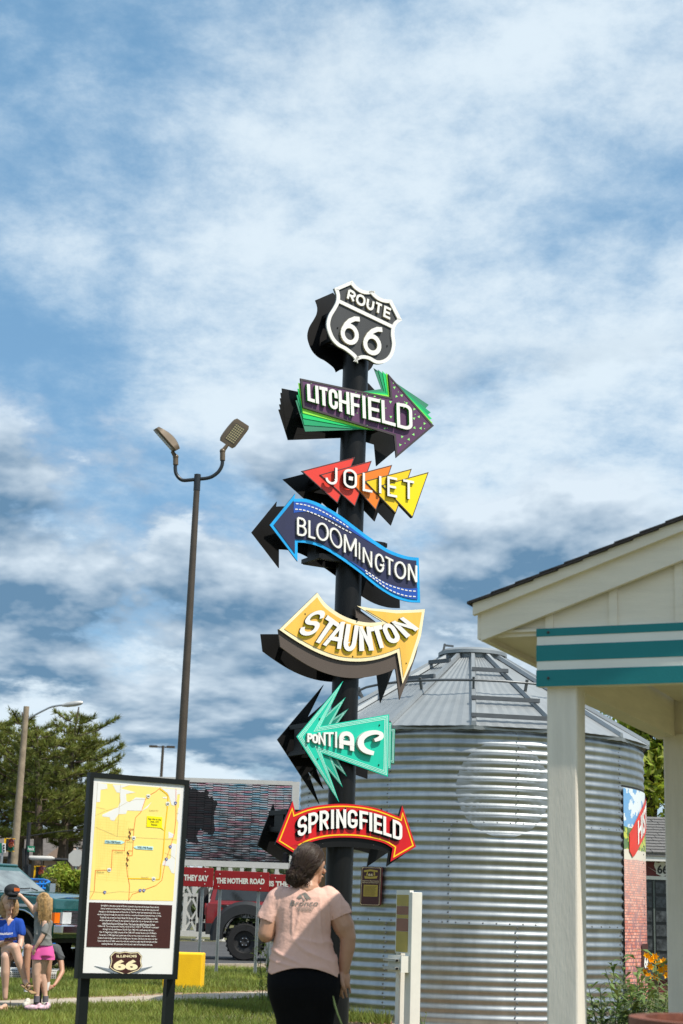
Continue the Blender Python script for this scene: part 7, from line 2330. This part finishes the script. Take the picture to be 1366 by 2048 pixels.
for i in range(4): gl.chain(b_, [(65 + i * 1.4, 1904, -.105), (64.5 + i * 1.4, 1910, -.10)], [.0075, .0065])
gl.chain(b_, [(69.5, 1899, -.12), (70.5, 1905, -.12)], [.008, .007])
gl.chain(b_, [(76, 1905, 0), (74, 1930, -.01), (72.5, 1948, -.02), (73, 1965, -.0), (73.5, 1990, .01), (73.5, 1999, .0)], [.070, .062, .047, .048, .032, .032])
gl.chain(b_, [(92, 1905, .03), (86, 1930, .05), (83, 1946, .06), (87, 1965, .08), (90, 1988, .08), (91, 1996, .08)], [.070, .060, .046, .047, .031, .031])
gl.skin(b_, 'body', m_skinl, .0095, 4)
t_ = MB()
gl.loft(t_, [(87, 1836, .075, .055, 0), (87, 1842, .105, .065, 0), (86, 1860, .100, .075, 0), (85, 1880, .110, .085, 0), (85, 1893, .122, .092, 0)])
gl.chain(t_, [(79, 1841, 0), (72, 1828, -.008)], [.045, .042]); gl.chain(t_, [(93, 1843, -.04), (91, 1852, -.075), (88.5, 1863, -.10)], [.052, .052, .048])
me = remeshed(t_, .010, 4); fold_mesh(me, .012, 9, 4.0); cut(me, gl.p(85, 1890.5), Vector((0, 0, -1))); mesh_obj(me, 'shirt', m_greytee, gl.root)
t_ = MB()
gl.loft(t_, [(86, 1884, .105, .080, .01), (86, 1900, .128, .100, .02), (86, 1912, .136, .105, .02)])
gl.loft(t_, [(77, 1900, .075, .085, 0), (75, 1924, .078, .090, 0)]); gl.loft(t_, [(95, 1900, .075, .085, .03), (97, 1926, .080, .090, .04)])
me = remeshed(t_, .010, 3); cut(me, gl.p(85, 1919), Vector((0, 0, -1))); mesh_obj(me, 'shorts', m_pinksh, gl.root)
t_ = MB()
t_.sphere(gl.p(87, 1800, .01), (.088, .098, .092), 18, 12)
for x0, x1, y1, r in ((80, 80, 1830, .030), (87, 89, 1842, .042), (95, 97, 1846, .040), (101, 101, 1834, .028), (91, 94, 1852, .026)):
    gl.chain(t_, [(x0, 1800, -.05), ((x0 + x1) / 2, 1820, -.07), (x1, y1, -.06)], [r * 1.1, r, r * .45])
me = remeshed(t_, .010, 2)
b = bmesh.new(); b.from_mesh(me); fc = gl.p(71, 1814, -.0)
for v in b.verts:
    d = v.co - fc
    if d.length < .075: v.co += Vector((.8, -.1, .2)).normalized() * (.075 - d.length)
b.to_mesh(me); b.free()
hr_ = mesh_obj(me, 'hair', m_blond, gl.root)
mb = MB()
for i in range(60):
    x0 = 76 + rs.uniform(0, 26); pts = [gl.p(87 + (x0 - 87) * .5, 1786 + abs(x0 - 88) * .3, -.07), gl.p(x0, 1812, -.115 + abs(x0 - 89) * .003), gl.p(x0 + rs.uniform(-2, 4), 1832 + rs.uniform(0, 20), -.10)]
    mb.tube(pts, [.003, .006, .0015], 4)
o = mb.build('hair_strands', m_blond, hr_, smooth=True); o['kind'] = 'stuff'
for (x, y, dy, tx) in ((70, 2004, -.0, -1), (90, 2001, .08, .25)):
    mb = MB(); c = gl.p(x, y, dy); c.z = .042 + .03
    d = Vector((-.9, -.35, 0)) if tx < 0 else Vector((-.35, -.7, 0)); d.normalize()
    rot = Matrix((d, Vector((-d.y, d.x, 0)), Vector((0, 0, 1)))).transposed()
    mb.sphere(c + d * .02, (.105, .042, .036), 14, 8, rot); mb.sphere(c - d * .05 + Vector((0, 0, .015)), (.042, .038, .042), 12, 8)
    gl.skin(mb, 'shoe', m_sole, .008, 3)
    mb = MB(); a = gl.p(73.5 if tx < 0 else 91, 1997, dy); mb.tube([a + Vector((0, 0, -.04)), a + Vector((0, 0, .03))], .036, 12); mb.build('sock', m_socky, gl.root, smooth=True)

# ---- seated woman with phone
SD2 = 19.75
ft = P(10, 2003, SD2); ft.z = 0
sw_ = Fig('person in blue shirt sitting on the bench with crossed legs, looking at a phone', px, SD2, ft)
b_ = MB()
b_.sphere(sw_.p(17, 1800, 0), (.078, .092, .090), 18, 12); b_.sphere(sw_.p(18.5, 1811, -.025), (.062, .065, .075), 16, 10); b_.sphere(sw_.p(19.5, 1825, -.045), (.030, .03, .026), 12, 8)
b_.capsule(sw_.p(19, 1808, -.088), .009, sw_.p(19.3, 1815, -.100), .013)
b_.sphere(sw_.p(19.3, 1819.5, -.085), (.020, .012, .009), 10, 6)
sw_.chain(b_, [(17, 1822, .01), (17, 1838, .02)], [.048, .056])
sw_.loft(b_, [(16, 1838, .12, .07, .02), (15, 1860, .13, .09, .02), (14, 1890, .13, .10, .02)])
sw_.chain(b_, [(38, 1845, 0), (41, 1862, -.02), (42, 1880, -.04)], [.046, .044, .039]); sw_.chain(b_, [(42, 1880, -.04), (40, 1892, -.10), (37, 1901, -.16)], [.039, .034, .027])
b_.sphere(sw_.p(33, 1903, -.19), (.040, .03, .022), 12, 8)
for i in range(4): sw_.chain(b_, [(31 - i * .5, 1900 + i * 2.4, -.205), (27 - i * .3, 1901 + i * 2.5, -.21), (25.5, 1903 + i * 2.2, -.19)], [.009, .0085, .007])
sw_.chain(b_, [(34, 1899, -.20), (31, 1896, -.205)], [.010, .009])
sw_.chain(b_, [(-6, 1845, 0), (-11, 1870, -.04), (-8, 1888, -.10)], [.046, .043, .038]); sw_.chain(b_, [(-8, 1888, -.10), (2, 1887, -.22), (9, 1884, -.28)], [.037, .032, .025])
b_.sphere(sw_.p(14, 1882, -.30), (.042, .03, .018), 12, 8)
for i in range(4): sw_.chain(b_, [(17 + i * 1.2, 1884 + i * .6, -.31), (22 + i * 1.0, 1883 + i * .7, -.315), (26, 1881 + i * 1.0, -.30)], [.009, .0085, .007])
sw_.chain(b_, [(14, 1879, -.30), (20, 1876, -.31)], [.010, .008])
# crossed legs
sw_.chain(b_, [(4, 1905, .0), (18, 1897, -.22), (30, 1896, -.40)], [.085, .076, .062]); sw_.chain(b_, [(30, 1896, -.40), (38, 1922, -.40), (47, 1950, -.38), (50, 1962, -.37)], [.060, .054, .036, .032])
sw_.chain(b_, [(50, 1963, -.38), (56, 1972, -.44), (61, 1974, -.50)], [.033, .026, .016])
sw_.chain(b_, [(20, 1912, .0), (14, 1912, -.22), (12, 1915, -.38)], [.085, .074, .060]); sw_.chain(b_, [(12, 1915, -.38), (11, 1945, -.38), (10.5, 1975, -.36), (10.5, 1995, -.36)], [.060, .056, .037, .033])
c = sw_.p(10.5, 2000, -.40); sw_b = b_; b_.capsule(Vector((c.x, c.y + .02, .075)), .030, Vector((c.x - .02, c.y - .13, .055)), .022)
sw_.skin(b_, 'body', m_skinl, .0095, 4)
t_ = MB()
sw_.loft(t_, [(16, 1838, .10, .07, .02), (16, 1843, .150, .085, .02), (15.5, 1862, .145, .105, .015), (14, 1882, .145, .115, .01), (12, 1900, .165, .13, .02)])
sw_.chain(t_, [(30, 1843, .01), (38.5, 1846, 0), (42, 1866, -.02)], [.052, .060, .056]); sw_.chain(t_, [(2, 1843, .01), (-6, 1846, 0), (-11, 1866, -.03)], [.052, .060, .056])
me = remeshed(t_, .010, 3); fold_mesh(me, .012, 8, 1.0)
b = bmesh.new(); b.from_mesh(me)
vn = sw_.p(17, 1848, -.08)
kill = [v for v in b.verts if v.co.y < sw_.Y and abs(v.co.x - vn.x) < min(.06, max(0.0, (v.co.z - vn.z + .01) * .6)) and v.co.z > vn.z - .02]
bmesh.ops.delete(b, geom=kill, context='VERTS'); b.to_mesh(me); b.free()
sh_ = mesh_obj(me, 'shirt', m_bluetee, sw_.root)
mb = MB(); put_text(mb, 'mustang', lambda u, v: sw_.p(-2 + u * 28, 1872 - v * 7 - u * .8, -.135), .02); mb.build('word_print', m_lwhite, sh_)
t_ = MB(); sw_.chain(t_, [(5, 1905, .02), (14, 1899, -.14)], [.095, .088]); sw_.chain(t_, [(20, 1912, .02), (15, 1912, -.14)], [.093, .086]); sw_.skin(t_, 'shorts', m_dkgreytee, .011, 3)
t_ = MB(); t_.sphere(sw_.p(17, 1797, .015), (.088, .094, .085), 18, 12)
for x0, y1, r in ((5, 1832, .034), (2, 1828, .028), (31, 1830, .034), (34, 1826, .026), (10, 1836, .026), (27, 1834, .024)):
    sw_.chain(t_, [(17 + (x0 - 17) * .7, 1795, 0), (x0, 1812, -.01), (x0 + .5, y1, -.02)], [r * 1.1, r * 1.15, r * .6])
me = remeshed(t_, .010, 2)
b = bmesh.new(); b.from_mesh(me); fc = sw_.p(18.5, 1812, -.10)
for v in b.verts:
    d = v.co - fc
    if d.length < .080: v.co += Vector((math.copysign(.6, d.x), .8, .15)).normalized() * (.080 - d.length)
b.to_mesh(me); b.free()
mesh_obj(me, 'hair', m_dkblond, sw_.root)
for x in (14.5, 23.5):
    mb = MB(); mb.sphere(sw_.p(x, 1806.5, -.083), (.009, .006, .003), 8, 6); mb.build('eye', m_hair, sw_.root, smooth=True)
mb = MB(); mb.sphere(sw_.p(19.3, 1820, -.094), (.018, .006, .005), 8, 6); mb.build('lips', mat('lip_tone', (.42, .12, .10), rough=.4), sw_.root, smooth=True)
for (x, y, dy, fl) in ((56, 1972, -.44, 1), (10, 2001, -.42, 0)):
    c = sw_.p(x, y, dy)
    if not fl: c.z = .035
    d = Vector((.65, -.5, -.35)).normalized() if fl else Vector((-.15, -1, 0)).normalized(); up_v = Vector((0, 0, 1)); s_v = d.cross(up_v).normalized(); u_v = s_v.cross(d)
    rot = Matrix((d, s_v, u_v)).transposed()
    mb = MB(); mb.box(c - u_v * .03 + d * .02, (.24, .085, .022), rot); so = mb.build('sandal', m_sandal, sw_.root)
    bm2 = so.modifiers.new('bevel', 'BEVEL'); bm2.width = .02; bm2.segments = 3
    for q_ in (.0, .07):
        mb = MB(); mb.tube([c + d * q_ + s_v * .045 - u_v * .02, c + d * q_ + s_v * .03 + u_v * .032, c + d * q_ - s_v * .03 + u_v * .032, c + d * q_ - s_v * .045 - u_v * .02], .011, 8); mb.build('strap', m_sandal, so, smooth=True)

# phone held by the seated woman, and the cap above her head
c = sw_.p(21, 1878.5, -.315)
ph = thing('phone', 'small dark phone in the seated woman\'s hand', 'phone', c)
mb = MB(); mb.box(c, (.15, .075, .010), Matrix.Rotation(R_(-8), 3, 'Y') @ Matrix.Rotation(R_(25), 3, 'X')); o = mb.build('case', mat('plum_case', (.10, .05, .09), rough=.4), ph)
mb = MB(); mb.box(c + Vector((0, -.003, .0065)), (.138, .066, .002), Matrix.Rotation(R_(-8), 3, 'Y') @ Matrix.Rotation(R_(25), 3, 'X')); mb.build('screen', m_glassd, ph)
c = sw_.p(24, 1781, -.06)
hat = thing('cap', 'black baseball cap with orange patch set above the blond hair', 'cap', c)
m_cap = mat('black_cap_cloth', (.012, .013, .016), rough=.85, var=.3)
t_ = MB(); t_.sphere(sw_.p(24, 1781, -.03), (.098, .105, .080), 18, 12); t_.sphere(sw_.p(27, 1789, -.09), (.085, .07, .03), 14, 8)
me = remeshed(t_, .009, 3); cr_ = mesh_obj(me, 'crown', m_cap, hat)
mb = MB(); rows = []
for i in range(9):
    a = R_(-60 + 15 * i); rows.append([sw_.p(28, 1793, -.10) + Vector((.075 * math.sin(a), -.02, -.004)), sw_.p(30, 1795, -.10) + Vector((.088 * math.sin(a), -.02 - .09 * math.cos(a), -.03 + .012 * math.cos(a)))])
for r in rows: mb.v += r
for i in range(8): mb.f.append((2 * i, 2 * i + 1, 2 * i + 3, 2 * i + 2)); mb.mi.append(0)
br_ = mb.build('brim', m_cap, hat, smooth=True); sm = br_.modifiers.new('t', 'SOLIDIFY'); sm.thickness = .006
q = [sw_.p(*v, -.150) for v in ((28, 1775.5), (39, 1776.5), (38.5, 1782.5), (28.5, 1782.5))]
mb = MB(); mb.prism(q, (0, .012, 0)); mb.build('patch', mat('orange_patch', srgb(225, 105, 40), rough=.7), cr_)

# ---- child doubled over on the bench, reaching for a shoe
CD2 = 20.35
ft = P(96, 1990, CD2 - .3); ft.z = 0
ch_ = Fig('person in dark grey shirt bent over on the bench reaching down to a shoe', px, CD2, ft)
b_ = MB()
ch_.loft(b_, [(88, 1886, .10, .08, -.05), (92, 1900, .14, .10, -.02), (88, 1916, .15, .11, 0)])
b_.sphere(ch_.p(84, 1912, -.30), (.085, .095, .09), 16, 10)
ch_.chain(b_, [(88, 1905, -.15), (85, 1910, -.24)], [.05, .05])
ch_.chain(b_, [(116, 1903, -.05), (122, 1925, -.10), (124.5, 1944, -.15)], [.045, .038, .032]); ch_.chain(b_, [(124.5, 1944, -.15), (117, 1958, -.24), (109, 1970, -.32)], [.031, .027, .021])
b_.sphere(ch_.p(104, 1974, -.35), (.028, .022, .025), 10, 8)
for i in range(4): ch_.chain(b_, [(103 - i * .5, 1974 + i * 1.4, -.37), (99, 1976 + i * 1.4, -.38), (97, 1978 + i * 1.2, -.37)], [.008, .007, .006])
ch_.chain(b_, [(104, 1971, -.37), (100, 1970, -.375)], [.008, .007])
ch_.chain(b_, [(104, 1916, 0), (100, 1914, -.25), (97, 1918, -.40)], [.075, .065, .050]); ch_.chain(b_, [(97, 1918, -.40), (96, 1945, -.38), (94, 1968, -.36), (94, 1980, -.36)], [.048, .044, .032, .030])
ch_.chain(b_, [(70, 1916, 0), (62, 1902, -.20), (55, 1896, -.34)], [.075, .065, .052]); ch_.chain(b_, [(55, 1896, -.34), (53, 1935, -.34), (54, 1975, -.32)], [.050, .044, .032])
ch_.skin(b_, 'body', m_skin, .010, 4)
t_ = MB(); ch_.loft(t_, [(84, 1884, .09, .07, -.06), (88, 1889, .16, .10, -.05), (90, 1902, .20, .12, -.03), (84, 1915, .19, .13, 0), (80, 1921, .18, .13, 0)])
ch_.chain(t_, [(112, 1897, -.04), (118, 1908, -.07), (121, 1916, -.09)], [.058, .055, .052]); ch_.chain(t_, [(62, 1900, -.04), (56, 1908, -.08)], [.055, .05])
me = remeshed(t_, .010, 3); fold_mesh(me, .014, 8, 6.0); mesh_obj(me, 'shirt', m_dkgreytee, ch_.root)
t_ = MB(); ch_.chain(t_, [(104, 1917, .02), (101, 1915, -.20)], [.088, .078]); ch_.chain(t_, [(68, 1917, .02), (63, 1906, -.16)], [.088, .078]); ch_.skin(t_, 'shorts', m_blackp, .011, 3)
t_ = MB(); t_.sphere(ch_.p(84, 1908, -.29), (.095, .10, .09), 16, 10); ch_.skin(t_, 'hair', m_hair, .011, 2)
for (x, y, dy) in ((94, 1972, -.36), (54, 1975, -.32)):
    a = ch_.p(x, y, dy); mb = MB(); mb.tube([a + Vector((0, 0, .05)), a - Vector((0, 0, .05))], .036, 12); mb.build('sock', m_sock, ch_.root, smooth=True)
    mb = MB(); c = Vector((a.x + .02, a.y - .05, .055)); mb.sphere(c, (.05, .12, .048), 14, 8); mb.sphere(c + Vector((0, .06, .03)), (.042, .05, .05), 12, 8); ch_.skin(mb, 'shoe', mat('pale_trainer', (.5, .48, .42), rough=.7, var=.4, vscale=30), .009, 3)
mb = MB(); c = ch_.p(106, 1972, -.335); mb.lathe(c, [(.024, -.008), (.027, 0), (.024, .008)], 14); mb.build('wristband', m_redl, ch_.root, smooth=True)
